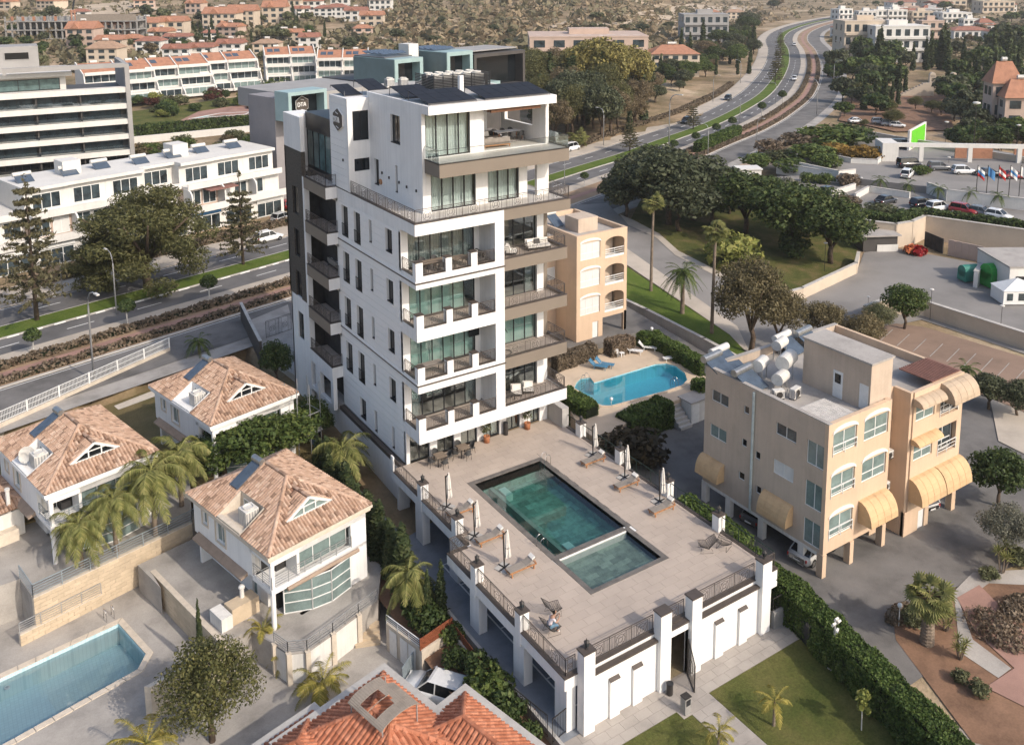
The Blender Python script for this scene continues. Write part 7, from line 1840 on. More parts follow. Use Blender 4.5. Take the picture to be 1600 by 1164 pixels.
pv('dark solar array at the front left of the tower roof', 2.2,6.3,1.7,4.9,31.4,32.0,4,3); pv('dark solar array at the front right of the tower roof', 7.0,13.0,1.6,4.7,31.4,32.0,6,3); pv('smaller dark solar array behind the front left one', 2.3,5.0,5.6,8.4,31.4,32.0,3,3); pv('solar array at the rear left of the tower roof by the stair house', .4,2.0,13.0,16.0,30.9,31.5,2,3); pv('solar array second row at the rear left of the tower roof', 2.2,4.0,12.2,15.2,31.3,31.9,2,3)
en = thing('plant_enclosure','dark louvred enclosure with fan units on the tower roof','enclosure')
for i in range(9):
 z = 31.4+.13*i; MB().box(6.3,11.7,8.5,8.56,z,z+.085).build('louvre','frame_dark',en); MB().box(6.3,6.36,8.57,11.8,z,z+.085).build('louvre','frame_dark',en); MB().box(11.64,11.7,8.57,11.8,z,z+.085).build('louvre','metal_brown',en)
for x in (6.32,8.1,9.9,11.68): MB().box(x-.04,x+.04,8.44,8.5,31.28,32.6).build('post','frame_dark',en)
for i in range(5):
 for j in range(2):
  t = MB(); x, y = 6.95+1.0*i, 9.4+1.2*j; t.box(x-.42,x+.42,y-.45,y+.45,31.3,32.45); o = t.build('fan_unit','ac_white',en); MB().lathe([(.33,32.45),(.36,32.6),(.30,32.6),(.28,32.5)],12,(x,y,0)).build('fan_ring','ac_white',o)
MB().box(7.4,7.75,6.1,6.45,31.28,32.7).build('vent_chimney','stucco_white',TW)
for i, (x, y) in enumerate(((4.6,13.2),(5.6,12.6))): ac_unit('small condenser on the tower roof '+('left' if i == 0 else 'right')+' of the pair behind the arrays', (x,y,31.2), 0, (.7,.5,.8))
# ---- white stepped shops
def shops():
 T = thing('shop_terrace','white stepped shop terrace with balconies across the avenue','building', avl(-48,19), AVR); r = random.Random(5)
 n, W = 11, 5.55
 for i in range(n):
  x0, x1 = i*W, (i+1)*W; up = r.random(); o1, o2 = r.uniform(0,.8), r.choice((2.2,2.4,3.6,4.2)); z1, z2, z3 = 5.4, 8.8, 12.2
  MB().box(x0+.01,x1-.01,1.2,14,2,z1).build('shop_body','far_white',T); win(T,'y',1.12,x0+.5,x1-.5,2.1,4.4,3,'frame_white','glass_far',.09)
  s = MB().box(x0+.4,x1-.4,.95,1.1,4.55,5.2).build('shop_sign',('sign_white','far_white','sign_orange','sign_blue','sign_white')[i % 5] if i > 4 else 'sign_white',T)
  MB().box(x0+.01,x1-.01,o1,14,z1,z1+.28).build('balcony_slab','far_white',T); MB().box(x0+.01,x1-.01,o1-.15,o1,z1-.1,z1+.95).build('parapet','far_white',T)
  MB().box(x0+.01,x1-.01,o2,14,z1+.28,z2).build('upper_body','far_white' if i % 4 else 'far_pink',T)
  for a in (.35,2.9): win(T,'y',o2-.05,x0+a,x0+a+2.2,z1+.6,z2-.5,2,'frame_white','glass_far' if (i+int(a)) % 3 else 'blind_white',.09)
  m = MB(); N = 6; pts = [(o1-.1,z1),(o1-.1,z2-1.2)]+[(o1-.1+1.2*(1-cos(pi/2*k/N)),z2-1.2+1.2*sin(pi/2*k/N)) for k in range(1,N+1)]+[(o2+.2,z2),(o2+.2,z1)]
  k_ = len(pts); m.add([(x0-.12,a,b) for a,b in pts]+[(x0+.12,a,b) for a,b in pts],[tuple(range(k_)),tuple(range(2*k_-1,k_-1,-1))]+[(q,k_+q,k_+(q+1)%k_,(q+1)%k_) for q in range(k_)]); m.build('divider','far_white',T)
  MB().box(x0+.01,x1-.01,o2-1.0,14,z2,z2+.3).build('roof_slab','far_white',T); MB().box(x0+.01,x1-.01,o2-1.15,o2-1.0,z2-.1,z2+.8).build('parapet','far_white',T)
  if i != 3:
   MB().box(x0+.01,x1-.01,o2+1.5,13,z2+.3,z3).build('penthouse','far_white',T); win(T,'y',o2+1.44,x0+1.0,x1-.8,z2+.6,z3-.6,3,'frame_white','glass_far',.09); MB().box(x0+.006,x1-.006,o2+.7,13.3,z3,z3+.45).build('top_slab','far_white',T)
   if i % 3 == 2: MB().box(x0+1.5,x1-1.5,8,11,z3+.3,z3+2.4).build('stair_house','far_white',T)
 m = MB().box(8.5*W,9.4*W,-.3,2.5,z2-.5,z2-.35).build('pergola','rib_brown',T)
shops()
for i, (x, y, l) in enumerate(((-38,26,'first from the left'), (-29,26,'second from the left'), (-24,26.2,'third from the left'), (-18,26,'fourth from the left'), (-13,27,'fifth from the left'), (-7.5,26,'sixth from the left'), (-2,26.5,'seventh from the left'), (3,27,'eighth from the left'), (8.5,26.5,'right-most'))):
 p = avl(x, y, 12.55); solar_heater('solar heater with a white tank on the shops roof, '+l, p, AVR, 1.6, 2.2, None, 'ac_white', .5, 'solar heaters on the shops', .3)
drape('forecourt', [(0,455),(95,425),(450,345),(450,365),(100,450),(0,480)], .06, 'paving_cream')
# ---- grey banded hotel
def hotel():
 T = thing('hotel_block','long grey and white banded hotel block at the left edge','building', (3.5,123.2,0), radians(-4)); zs = [5,7.9,10.9,13.7,16.6,19.6]
 MB().box(-60,0,1.5,16,2,19.6).build('body','dark_grey_clad',T)
 for i, z in enumerate(zs):
  MB().box(-60,-.3,-.4,1.5,z-.25,z+.75).build('floor_band','far_white',T)
  if i < 5:
   for k in range(8):
    x = -1.2-7.2*k; w = win(T,'y',1.35,x-6.6,x,z+.78,z+2.6,5,'frame_dark','glass_far' if i else 'glass_dark',.1); MB().box(x-6.9,x-6.65,.2,1.5,z+.75,z+2.6).build('fin','dark_grey_clad',T)
   MB().box(-60,-.3,-.36,-.32,z+.75,z+1.6).build('glass_balustrade','glass_rail',T)
 MB().box(-60,-10,3,14,19.6,22.8).build('upper_storey','far_white',T); win(T,'y',2.9,-58,-11,20.3,22.4,14,'frame_dark','glass_teal',.12); MB().box(-61,-9,1.5,15,22.8,23.6).build('roof','far_white',T)
 m = MB(); m.box(-.3,.5,-.6,16,2,24.6); m.box(-20,-.3,-.6,.6,24.0,24.8); m.box(-20,-19.4,-.6,.6,23.6,24.0); m.build('steel_frame','far_grey',T)
 MB().box(-21,-14,5,12,23.6,28.2).build('lift_tower','far_grey',T); win(T,'y',4.9,-19.5,-15.5,25.8,27.2,1,'far_grey','glass_dark',.1); m = MB()
 for x in (-31,-37,-43): m.beam((x,3,23.6),(x,3,26.4),.3)
 m.beam((-31,3,26.4),(-55,3,26.4),.3); m.beam((-31,9,26.4),(-31,3,26.4),.3); m.build('roof_pergola','far_white',T)
hotel()
# ---- dark grey building with teal boxes behind the tower
def teal():
 T = thing('teal_box_building','dark grey building with teal roof boxes behind the tower','building', (*AVO,0), AVR)
 MB().box(24,76,24,44,2,17).build('body','dark_grey_clad',T); MB().box(20,40,26,44,17,20.3).build('upper_body','far_grey',T); MB().box(39,62,26,44,17,20.5).build('upper_body','dark_grey_clad',T)
 def frame(x0,x1,y0,y1,z0,z1,mt,t=.8):
  m = MB(); m.box(x0,x0+t,y0,y1,z0,z1); m.box(x1-t,x1,y0,y1,z0,z1); m.box(x0+t,x1-t,y0,y1,z1-t,z1); m.box(x0+t,x1-t,y0,y1,z0,z0+t*.4); o = m.build('box_frame',mt,T); MB().box(x0+t,x1-t,y0+2.2,y0+2.4,z0+.3,z1-t).build('recess_glass','glass_dark',o); return o
 frame(39.2,46.2,22,34,20.3,25.2,'teal_light'); MB().box(39.1,39.18,22.1,34,20.4,25.1).build('side_panel','teal_panel',T); MB().box(39.3,46.1,25,34,25.2,25.4).build('roof','solar_frame',T)
 frame(52.5,59.6,22,34,20.3,25.6,'teal_light'); MB().box(52.4,52.48,22.1,34,20.4,25.5).build('side_panel','teal_panel',T); frame(60.5,76,22.5,34,17.5,24.6,'dark_grey_clad',.7); frame(58,66,20.5,24,15.5,19.0,'teal_light',.6)
 frame(16,23.8,22,26,16.4,21.4,'teal_light',.6); MB().box(15.9,24,26,34,2,20.2).build('sign_tower','far_lilac',T)
 for x0, x1 in ((40,46),(53,59)):
  for k in range(4): MB().obox(((x0+x1)/2,27+1.6*k,26),(x1-x0,1.3,.08),0,.3).build('solar_panel','solar_blue',T)
 MB().box(61,75,24,33,25.0,25.2).build('roof_canopy','far_grey',T); MB().box(48,50.5,28,31,20.5,27.2).build('stair_house','far_white',T)
teal(); p = avl(19.9, 23.9, 18.9); badge('dark hexagonal badge lettered in white inside the teal framed sign box', p, AVR, 1.5)
# ---- stepped terrace houses with red roofs
def terrace(label, px, py, w, rz, nb, mat='roof_orange'):
 p = G(px, py); k = ppm(p); W = w/k; T = thing('terrace_house', label, 'house', p, rz, 'stepped terrace houses'); u = W/nb
 for i in range(nb):
  x0, x1 = -W/2+i*u, -W/2+(i+1)*u
  for j, (y, z) in enumerate(((0,0),(2.2,2.9),(4.4,5.8))):
   MB().box(x0+.1,x1-.1,y+1.6,12,z,z+2.9).build('storey','far_white',T); win(T,'y',y+1.5,x0+.5,x1-.5,z+.3,z+2.4,4,'frame_white','glass_villa' if (i+j) % 2 else 'glass_far',.1); MB().box(x0+.1,x1-.1,y-.1,y+.05,z+2.6 if j else z,z+3.4 if j else z+.8).build('balcony_front','far_white',T)
  m = MB(); m.add([(x0+.1,5.6,8.7),(x1-.1,5.6,8.7),(x1-.1,11.5,11.2),(x0+.1,11.5,11.2),(x0+.1,12,8.7),(x1-.1,12,8.7)],[(0,1,2,3),(2,5,4,3)]); o = m.build('roof',mat,T)
  for q in range(2): MB().add([(x0+1+q*2.2,8.2+.02,9.85),(x0+2.8+q*2.2,8.2,9.85),(x0+2.8+q*2.2,10.2,10.7),(x0+1+q*2.2,10.2,10.7)],[(0,1,2,3)]).build('solar_panel','solar_blue',o)
  MB().tube([(x0+u*.4,11.8,11.5),(x0+u*.6,11.8,11.5)],.4,8).build('roof_tank','ac_white',o)
 for i in range(nb+1):
  x = -W/2+i*u; m = MB(); pr = [(-.6,0),(-.3,1.5),(2.0,3.2),(2.4,4.4),(4.4,6.4),(4.8,8.6),(11.6,11.7),(12.2,11.7),(12.2,0)]; n = len(pr)
  m.add([(x-.15,a,b) for a,b in pr]+[(x+.15,a,b) for a,b in pr],[tuple(range(n)),tuple(range(2*n-1,n-1,-1))]+[(q,n+q,n+(q+1)%n,(q+1)%n) for q in range(n)]); m.build('party_wall','far_white',T)
for px, py, w, rz, nb, l in ((200,163,108,.15,2,'left-most, half hidden by the hotel block'), (290,152,104,.12,2,'second from the left above the garden pool'), (366,142,98,.05,2,'third from the left above the garden pool'), (458,131,78,-.25,2,'right of the date palms'), (535,138,80,-.45,2,'right-most, beside the teal boxes')): terrace('stepped white terrace houses with red roofs, '+l, px, py, w, rz, nb)
# garden with pool in front of them
drape('terrace_garden', [(205,205),(205,175),(460,140),(470,180),(450,195)], .05, 'grass'); drape('terrace_paving', [(280,190),(310,175),(470,150),(475,172),(330,190)], .1, 'paving_pink')
po3 = [G(x,y)[:2] for x, y in ((300,187),(345,178),(390,176),(382,180))]; z3 = G(345,182)[2]; basin('garden_pool', po3, z3+.2, z3-1, 'pool_mosaic_blue', 'pool_mosaic_blue', 'far_white', .5, 'water_blue', z3+.12)
hedge('long dark hedge above the white wall behind the shops', [G(208,216)[:2], G(330,203)[:2], G(460,190)[:2]], 2.2, G(330,203)[2]-1, G(330,203)[2]+2.6, 'leaf_dark', .5, 14, 21)
w_ = thing('garden_wall','long white wall below the dark hedge behind the shops','wall'); a, b = G(205,226), G(450,200); MB().prism([a[:2],b[:2],(b[0],b[1]+.4),(a[0],a[1]+.4)], min(a[2],b[2])-2, max(a[2],b[2])+1.4).build('wall','far_white',w_)
# ---- generic houses far away
def house(label, px, py, w, h, wallm='far_white', roofm='roof_red', d=.9, rz=None, kind='hip', group='houses far behind', st=2, dz=0):
 p = G(px, py, dz); k = ppm(p); W, H = w/k, h/k*1.2; D = W*d; T = thing('far_house' if kind != 'flat' else 'far_block', label, 'house' if kind != 'flat' else 'building', p, radians(-33) if rz is None else rz, group); e = H*.72 if kind != 'flat' else H
 MB().box(-W/2,W/2,0,D,-2,e).build('walls', wallm, T)
 n = max(2, min(6, int(W/3.2))); sh = e/st
 for f in range(st):
  for i in range(n):
   x = -W/2+W*(i+.5)/n; o = MB().box(x-W/n*.28,x+W/n*.28,-.06,0,f*sh+sh*.25,f*sh+sh*.80).build('window','glass_far',T)
  for i in range(2): MB().box(-W/2-.06,-W/2,D*(.3+.4*i)-.8,D*(.3+.4*i)+.8,f*sh+sh*.3,f*sh+sh*.78).build('window','glass_far',T)
 if kind == 'flat':
  MB().box(-W/2-.15,W/2+.15,-.15,D+.15,e,e+.5).build('parapet', wallm, T); MB().box(-W*.15,W*.2,D*.4,D*.7,e+.5,e+2.6).build('stair_house', wallm, T)
  for f in range(1, st): MB().box(-W/2+.3,W/2-.3,-1.0,0,f*sh-.12,f*sh+.85).build('balcony', wallm, T)
 else:
  x0, x1, y0, y1 = -W/2-.5, W/2+.5, -.6, D+.5; m = MB()
  if kind == 'hip': m.add([(x0,y0,e),(x1,y0,e),(x1,y1,e),(x0,y1,e),(x0+W*.3,(y0+y1)/2,H),(x1-W*.3,(y0+y1)/2,H)],[(0,1,5,4),(1,2,5),(2,3,4,5),(3,0,4),(3,2,1,0)])
  else: m.add([(x0,y0,e),(x1,y0,e),(x1,y1,e),(x0,y1,e),(x0,(y0+y1)/2,H),(x1,(y0+y1)/2,H)],[(0,1,5,4),(1,2,5),(2,3,4,5),(3,0,4),(3,2,1,0)]); m.add([(-W*.28,y0-.4,e),(W*.02,y0-.4,e),(-W*.13,y0-.4,H*.96),(-W*.13,(y0+y1)/2,H*.96)],[(0,1,2),(1,3,2),(0,2,3)])
  o = m.build('roof', roofm, T); MB().tube([(-W*.1,(y0+y1)/2,H+.5),(W*.08,(y0+y1)/2,H+.5)],.5,8).build('roof_tank','ac_white',o)
 return T
HL = 'cream,far_cream,roof_orange;white,far_white,roof_red;tan,far_cream,roof_tan;pink,far_pink,roof_orange'.split(';')
for i, (px, py, w, h, c, kd, l) in enumerate(((126,75,44,34,3,'gable','in front of the building site crane'), (173,62,42,27,3,'gable','right of the crane'), (225,58,46,25,0,'gable','with a wide porch right of the crane'), (268,55,40,24,0,'gable','second with a porch right of the crane'), (160,104,48,32,2,'hip','tan, nearest to the hotel roof'), (170,80,44,20,0,'gable','small, with a portico'), (205,76,30,18,3,'hip','low, behind the blue shuttered one'), (232,82,40,20,1,'hip','with blue shutters'), (275,70,40,14,1,'gable','low twin gable'), (275,94,42,20,1,'gable','twin gable in front'), (312,92,40,20,1,'gable','beside the terrace roofs, left'), (358,86,40,20,1,'gable','beside the terrace roofs, right'), (343,48,52,30,0,'gable','three storey on the slope, left'), (376,42,44,28,0,'gable','three storey on the slope, right'), (428,38,36,30,0,'gable','tall, among the slope cypresses'), (452,20,34,22,0,'hip','upper, near the top edge, left'), (487,18,30,18,1,'gable','upper, near the top edge, right'), (505,26,30,14,1,'hip','row house left'), (525,26,34,16,1,'hip','row house right'), (555,32,34,17,1,'gable','with white gable'), (580,42,36,20,0,'gable','by the cream garden wall'), (440,64,56,14,1,'hip','low row with red hips'), (482,76,30,20,1,'gable','above the terrace roofs'), (415,84,40,18,2,'hip','grey tan bungalow'), (1055,118,75,38,0,'hip','large with an orange hip roof in the trees'), (1110,30,30,12,0,'hip','behind the blue hoarding, left'), (1150,30,30,12,2,'hip','behind the blue hoarding, right'))):
 n_, wm, rm = HL[c].split(','); house(n_+' far house '+l, px, py, w, h, wm, rm, .8, None, kd, 'houses on the hillside', 2 if h < 26 else 3)
for i, (px, py, w, h, c, st, l) in enumerate(((920,100,185,34,'far_pink',2,'long low pale apartments behind the big eucalyptus'), (1103,70,70,38,'far_grey',3,'grey terraced block with an orange edge beside the avenue'), (1355,95,75,50,'far_cream',3,'cream block behind the white apartments'), (1408,98,85,46,'far_white',3,'white apartments beyond the cypress grove'), (1455,85,35,42,'far_pink',4,'narrow peach block right of the white apartments'), (1355,38,28,16,'far_white',2,'white cube villa, left of four'), (1378,36,28,16,'far_white',2,'white cube villa, second of four'), (1402,36,30,16,'far_white',2,'white cube villa, third of four'), (1442,36,34,14,'far_cream',2,'cream villa with many windows'), (1495,38,46,14,'far_white',2,'white modern villa with a dark wing'), (1517,48,24,14,'far_white',2,'small white cube house'), (1480,16,60,12,'far_cream',2,'long cream block near the top right'), (1560,20,50,14,'far_cream',2,'long cream block at the top right edge'), (1460,8,40,12,'far_cream',3,'tall cream block near the top right'))):
 house(l, px, py, w, h, c, '', .7, None, 'flat', 'far blocks on the right', st)
for px, py, w, h, l in ((1330,60,45,18,'low orange roofed house left of the white apartments'), (1520,62,60,16,'low red roofed row behind the cypresses, left'), (1575,66,50,18,'low red roofed row behind the cypresses, right'), (1545,52,30,14,'red roofed house at the right edge'), (1420,12,50,9,'long red roofed row near the top')): house(l, px, py, w, h, 'far_white', 'roof_red', .7, None, 'hip', 'houses far right', 1)
# salmon hotel at the right edge
house('salmon towered building at the right edge', 1568,215,42,98,'far_pink','roof_orange',.9,radians(-40),'hip','salmon buildings',3); house('salmon lower wing at the right edge', 1598,222,60,80,'far_pink','roof_orange',.8,radians(-40),'hip','salmon buildings',3)
# white tanks on the long pale roof
p = G(920,100); k = ppm(p); t = thing('roof_tanks','row of small white tanks on the long pale apartment roof','tanks',(p[0],p[1],p[2]+34/k+.5),radians(-33)); r = random.Random(3)
for i in range(22): x, y = r.uniform(-80,80)/k, r.uniform(1,10); MB().tube([(x-.7,y,1.2),(x+.7,y,1.2)],.5,8).build('tank','ac_white',t)
# building site
p = G(112,62); k = ppm(p); t = thing('building_site','concrete frame of an unfinished building with scaffolding on the left hill','building site',p,radians(-33)); W = 205/k
for z in (0,4,8): MB().box(-W/2,W/2,0,12,z,z+.5).build('slab','concrete',t)
for i in range(22):
 for y in (.3,11): MB().box(-W/2+W*i/21-.3,-W/2+W*i/21+.3,y,y+.6,.5,10.5).build('column','concrete',t)
MB().box(-W/2,W/2,11.7,12,.5,10).build('back_wall','far_grey',t); MB().box(W*.05,W/2,.2,.3,8.5,11.5).build('scaffold_net','canopy_sheet',t)
for i in range(5): MB().box(-W*.45+i*5,-W*.45+i*5+1.2,-.1,.2,8.6,10.6).build('formwork','roof_orange',t)
p = G(117,60); k = ppm(p); t = thing('tower_crane','orange tower crane mast behind the gabled house','crane',p); m = MB()
for a in (-.8,.8):
 for b in (-.8,.8): m.beam((a,b,0),(a,b,44/k),.35)
for i in range(14): m.beam((-.8,-.8,44/k*i/14),(.8,-.8,44/k*(i+1)/14),.25)
m.build('mast','roof_orange',t); MB().beam((0,0,44/k),(2,2,70/k),.5).build('jib','frame_dark',t)
# arched garden monument on the right
p = G(1445,152); k = ppm(p); t = thing('arched_monument','cream arched garden stair with two bell gables among the cypresses','monument',p,radians(-40)); w, h = 46/k, 36/k
m = MB(); wall(m,'y',0,1.2,0,w,0,h*.62,[(w*.28,w*.68,0,h*.42)]); m.build('arch_wall','far_cream',t)
for x in (.12,.80): o = MB(); wall(o,'y',0,1.2,w*x,w*(x+.2),h*.62,h*.95,[(w*(x+.06),w*(x+.14),h*.66,h*.86)]); o.tube([(w*(x+.1),0,h*.95),(w*(x+.1),1.2,h*.95)],w*.1,10); o.build('bell_gable','far_cream',t)
m = MB()
for i in range(10): m.box(-w*.9+w*.09*i,-w*.9+w*.09*(i+1),0,1.2,0,h*.06*(i+1)*1.0)
m.build('stair','far_cream',t)
r = random.Random(31)
for i in range(34):
 L = i < 18; px, py = (r.uniform(0,600), r.uniform(8,66)) if L else (r.uniform(1310,1610), r.uniform(6,60)); a = r.random(); n_, wm, rm = HL[r.choice((0,1,1,3))].split(',')
 house('small pale house scattered over the left hill' if L else 'small pale house scattered over the far right', px, py, r.uniform(22,36), r.uniform(12,19), wm, rm, .8, radians(-33+r.uniform(-30,30)), 'gable' if a < .55 else 'hip' if a < .8 or L else 'flat', 'scattered houses on the left hill' if L else 'scattered houses far right', 2)
# ============================================================ RIGHT: STREET, PARK, CAR PARKS, YARD
pm('asphalt_red', (.27,.185,.135), .9, .16, .15, 14, .1); pm('asphalt_pale', (.25,.235,.22), .9, .15, .12, 14, .1); pm('container_green', (.03,.28,.05), .5, .1, 2); pm('container_teal', (.04,.22,.17), .5, .1, 2)
ZU, ZL = 3.0, 4.2; grass_mat('grass_park', (.06,.08,.02), (.11,.11,.035), (.21,.15,.075))
drape('street', [(880,322),(948,318),(968,338),(985,350),(1025,370),(1055,398),(1135,438),(1190,468),(1250,468),(1338,428),(1350,395),(1400,388),(1620,430),(1620,560),(1440,500),(1350,520),(1250,570),(1178,562),(1150,512),(972,385),(940,352),(880,345)], .05, 'asphalt_pale')
drape('street_pavement', [(972,384),(1152,511),(1176,560),(1160,545),(1140,524),(975,412)], .1, 'paving_cream'); drape('street_pavement', [(968,336),(990,345),(1030,366),(1060,393),(1137,432),(1134,440),(1055,400),(1025,372),(982,353)], .1, 'paving_cream')
drape('lawn_strip', [(972,413),(1140,525),(1160,546),(1185,580),(1100,538),(1010,490),(972,470)], .12, 'grass_median'); drape('park_lawn', [(985,345),(1000,315),(1110,285),(1340,365),(1337,418),(1252,456),(1195,466),(1137,432),(1060,393),(1030,366)], .08, 'grass_park')
def pwall(label, pts, z0, z1, mat='far_cream', t=.35, name='low_wall'):
 T = thing(name, label, 'wall')
 for a, b in zip(pts, pts[1:]):
  d = np.array(b[:2])-np.array(a[:2]); d = d/np.linalg.norm(d); n_ = np.array((-d[1],d[0]))*t/2; a_, b_ = np.array(a[:2])-d*t*.4, np.array(b[:2])+d*t*.4
  MB().prism([tuple(a_-n_),tuple(b_-n_),tuple(b_+n_),tuple(a_+n_)], z0, z1).build('wall_run', mat, T); MB().prism([tuple(a_-n_*1.3),tuple(b_-n_*1.3),tuple(b_+n_*1.3),tuple(a_+n_*1.3)], z1, z1+.08).build('coping', 'kerb', T)
 return T
W2 = lambda pts, z: [at(x,y,z) for x, y in pts]
pwall('cream wall round the corner of the park lawn', W2([(1196,478),(1253,462),(1337,422),(1341,405)], .5), 0, 1.5); pwall('low stone kerb wall beside the lane and lawn strip', W2([(972,472),(1010,490),(1100,536),(1180,580)], 1.0), 0, 1.5, 'concrete_light')
# upper car park platform with its retaining wall
A_ = W2([(1336,346),(1365,352),(1400,356),(1425,352),(1445,343),(1620,368)], ZU)
plate('upper_car_park', [p[:2] for p in A_]+[p[:2] for p in W2([(1640,300),(1350,270),(1240,275),(1150,280),(1200,305)], ZU)], ZU, 'asphalt_pale', (), -1)
pwall('long white retaining wall of the service yard', A_, -.5, ZU+.6, 'far_cream', .5, 'retaining_wall')
B_ = W2([(1225,292),(1340,282),(1415,300),(1620,318)], ZL)
plate('top_car_park', [p[:2] for p in W2([(1640,322),(1480,303),(1450,292),(1330,278),(1215,258),(1290,215),(1330,205),(1500,225),(1640,250)], ZL)], ZL, 'asphalt_pale', (), 0)
pwall('white wall between the two car park levels', W2([(1640,322),(1480,303),(1450,292)], ZL), ZU-.5, ZL+.7, 'far_white'); pwall('white wall at the left of the top car park', W2([(1215,258),(1330,278)], ZL), ZU-.5, ZL+.5, 'far_white'); pwall('white planter wall with autumn bushes in the car park', W2([(1290,247),(1330,255),(1370,257),(1378,250)], ZL), ZL-.2, ZL+.9, 'far_white'); pwall('white planter wall below the clipped bushes', W2([(1250,262),(1310,275),(1335,272)], ZL), ZL-1.4, ZL+.9, 'far_white')
pwall('low white wall beside the dark parked car', W2([(1298,308),(1335,296)], ZU), ZU-.2, ZU+1, 'far_white'); pwall('low white wall at the palm bed in the car park', W2([(1336,312),(1357,300),(1420,310)], ZU), ZU-.2, ZU+1, 'far_white'); pwall('white wall behind the top car park', W2([(1320,207),(1400,222),(1640,262)], ZL), ZL-.2, ZL+1.2, 'far_cream')
# yard fittings in the retaining wall
def onwall(name, px0, px1, py0, py1, mat, z0, z1, label, cat):
 a, b = at(px0,py0,.5), at(px1,py1,.5); t = thing(name, label, cat); d = np.array(b[:2])-np.array(a[:2]); n_ = np.array((d[1],-d[0])); n_ = n_/np.linalg.norm(n_)*.15
 MB().prism([a[:2],b[:2],(b[0]+n_[0],b[1]+n_[1]),(a[0]+n_[0],a[1]+n_[1])], z0, z1).build('panel', mat, t); m = MB()
 for k in range(6): p = np.array(a[:2])*(1-k/5)+np.array(b[:2])*k/5+n_*1.1; m.beam((*p,z0),(*p,z1),.05)
 m.build('rib', mat, t)
onwall('garage_opening', 1446,1474,379,391, 'interior_dark', -.2, 2.2, 'dark garage opening in the yard retaining wall', 'opening'); onwall('roller_shutter', 1482,1537,393,405, 'far_pink', -.2, 2.3, 'wide beige roller shutter in the yard retaining wall', 'shutter'); onwall('yard_door', 1545,1566,405,412, 'dark_grey_clad', -.2, 2.0, 'dark doorway at the right of the yard retaining wall', 'door')
sh = thing('bin_shelter','dark walled shelter with a flat grey roof in the yard','shelter',at(1375,392,.2),radians(-28)); MB().box(-2.6,2.6,0,3,-.2,2.2).build('walls','dark_grey_clad',sh); MB().box(-3,3,-.4,3.2,2.2,2.4).build('roof','roof_grey',sh); MB().box(-.5,2.7,-.1,0,-.2,.9).build('front_wall','far_white',sh)
for px, py, mt, l in ((1424,394,'sign_orange','orange heap of plastic gear in the yard'), (1436,397,'lamp_red','red heap of plastic gear in the yard')):
 t = thing('plastic_heap', l, 'gear', at(px,py,.2)); leafy(t, 'pile', mt, [(0,0,.4,1.1,.8,.5)], 160, .6, px)
for px, py, mt, l, s in ((1555,445,'container_green','green dome lidded waste container behind the white wall',1.0), (1513,437,'container_teal','teal rounded waste container beside the white wall',.7)):
 t = thing('waste_container', l, 'container', at(px,py,.2), radians(-20), None, s); MB().box(-1.6,1.6,-1.1,1.1,0,1.9).build('body',mt,t); MB().tube([(-1.6,0,1.9),(1.6,0,1.9)],1.08,12).build('lid',mt,t)
pwall('white screen wall between the waste containers', W2([(1524,446),(1538,425)], .3), -.2, 2.2, 'far_white', .5)
bl = thing('service_building','white service building at the right edge of the yard','building',at(1575,462,.2),radians(-33)); MB().box(0,9,0,8,-.3,3.6).build('walls','far_white',bl); MB().box(.8,4,-.05,0,1.9,2.5).build('slot_window','glass_dark',bl); MB().box(-.1,9.1,-.1,8.1,3.6,3.8).build('roof','roof_grey',bl)
tn = thing('party_tent','white party tent with arched windows at the right edge','tent',at(1590,476,.2),radians(-33)); MB().box(-1.8,3,0,3,0,1.7).build('walls','sign_white',tn); MB().add([(-1.9,-.1,1.7),(3.1,-.1,1.7),(3.1,3.1,1.7),(-1.9,3.1,1.7),(.6,1.5,2.9)],[(0,1,4),(1,2,4),(2,3,4),(3,0,4)]).build('roof','sign_white',tn)
for x in (-1,.4,1.8): MB().lathe([(.001,0),(.5,0)],10,(x,-.03,1)).build('window','glass_far',tn) if False else MB().box(x-.35,x+.35,-.04,0,.5,1.4).build('window','glass_far',tn)
# sunken red car park behind the peach block
plate('red_car_park', [p[:2] for p in W2([(1330,525),(1400,512),(1445,518),(1620,572),(1620,660),(1500,610),(1400,575)], -.4)], .12, 'asphalt_red'); m = MB()
for i in range(9):
 a, b = at(1395+26*i,515+7.5*i,.12), at(1375+26*i,533+8*i,.12); m.beam((a[0],a[1],.135),(b[0],b[1],.135),.08,.01)
m.build('bay_marking','paving_pale',None,kind='structure'); pwall('long cream retaining wall above the red car park', W2([(1352,482),(1385,470),(1445,474),(1620,530)], 1.6), -.4, 1.9, 'far_cream', .4, 'retaining_wall')
drape('back_lane', [(1540,590),(1620,620),(1620,720),(1560,690)], .08, 'paving_cream')
drape('park_soil', [(1310,190),(1330,140),(1480,150),(1490,205),(1400,208)], .3, 'soil_red')
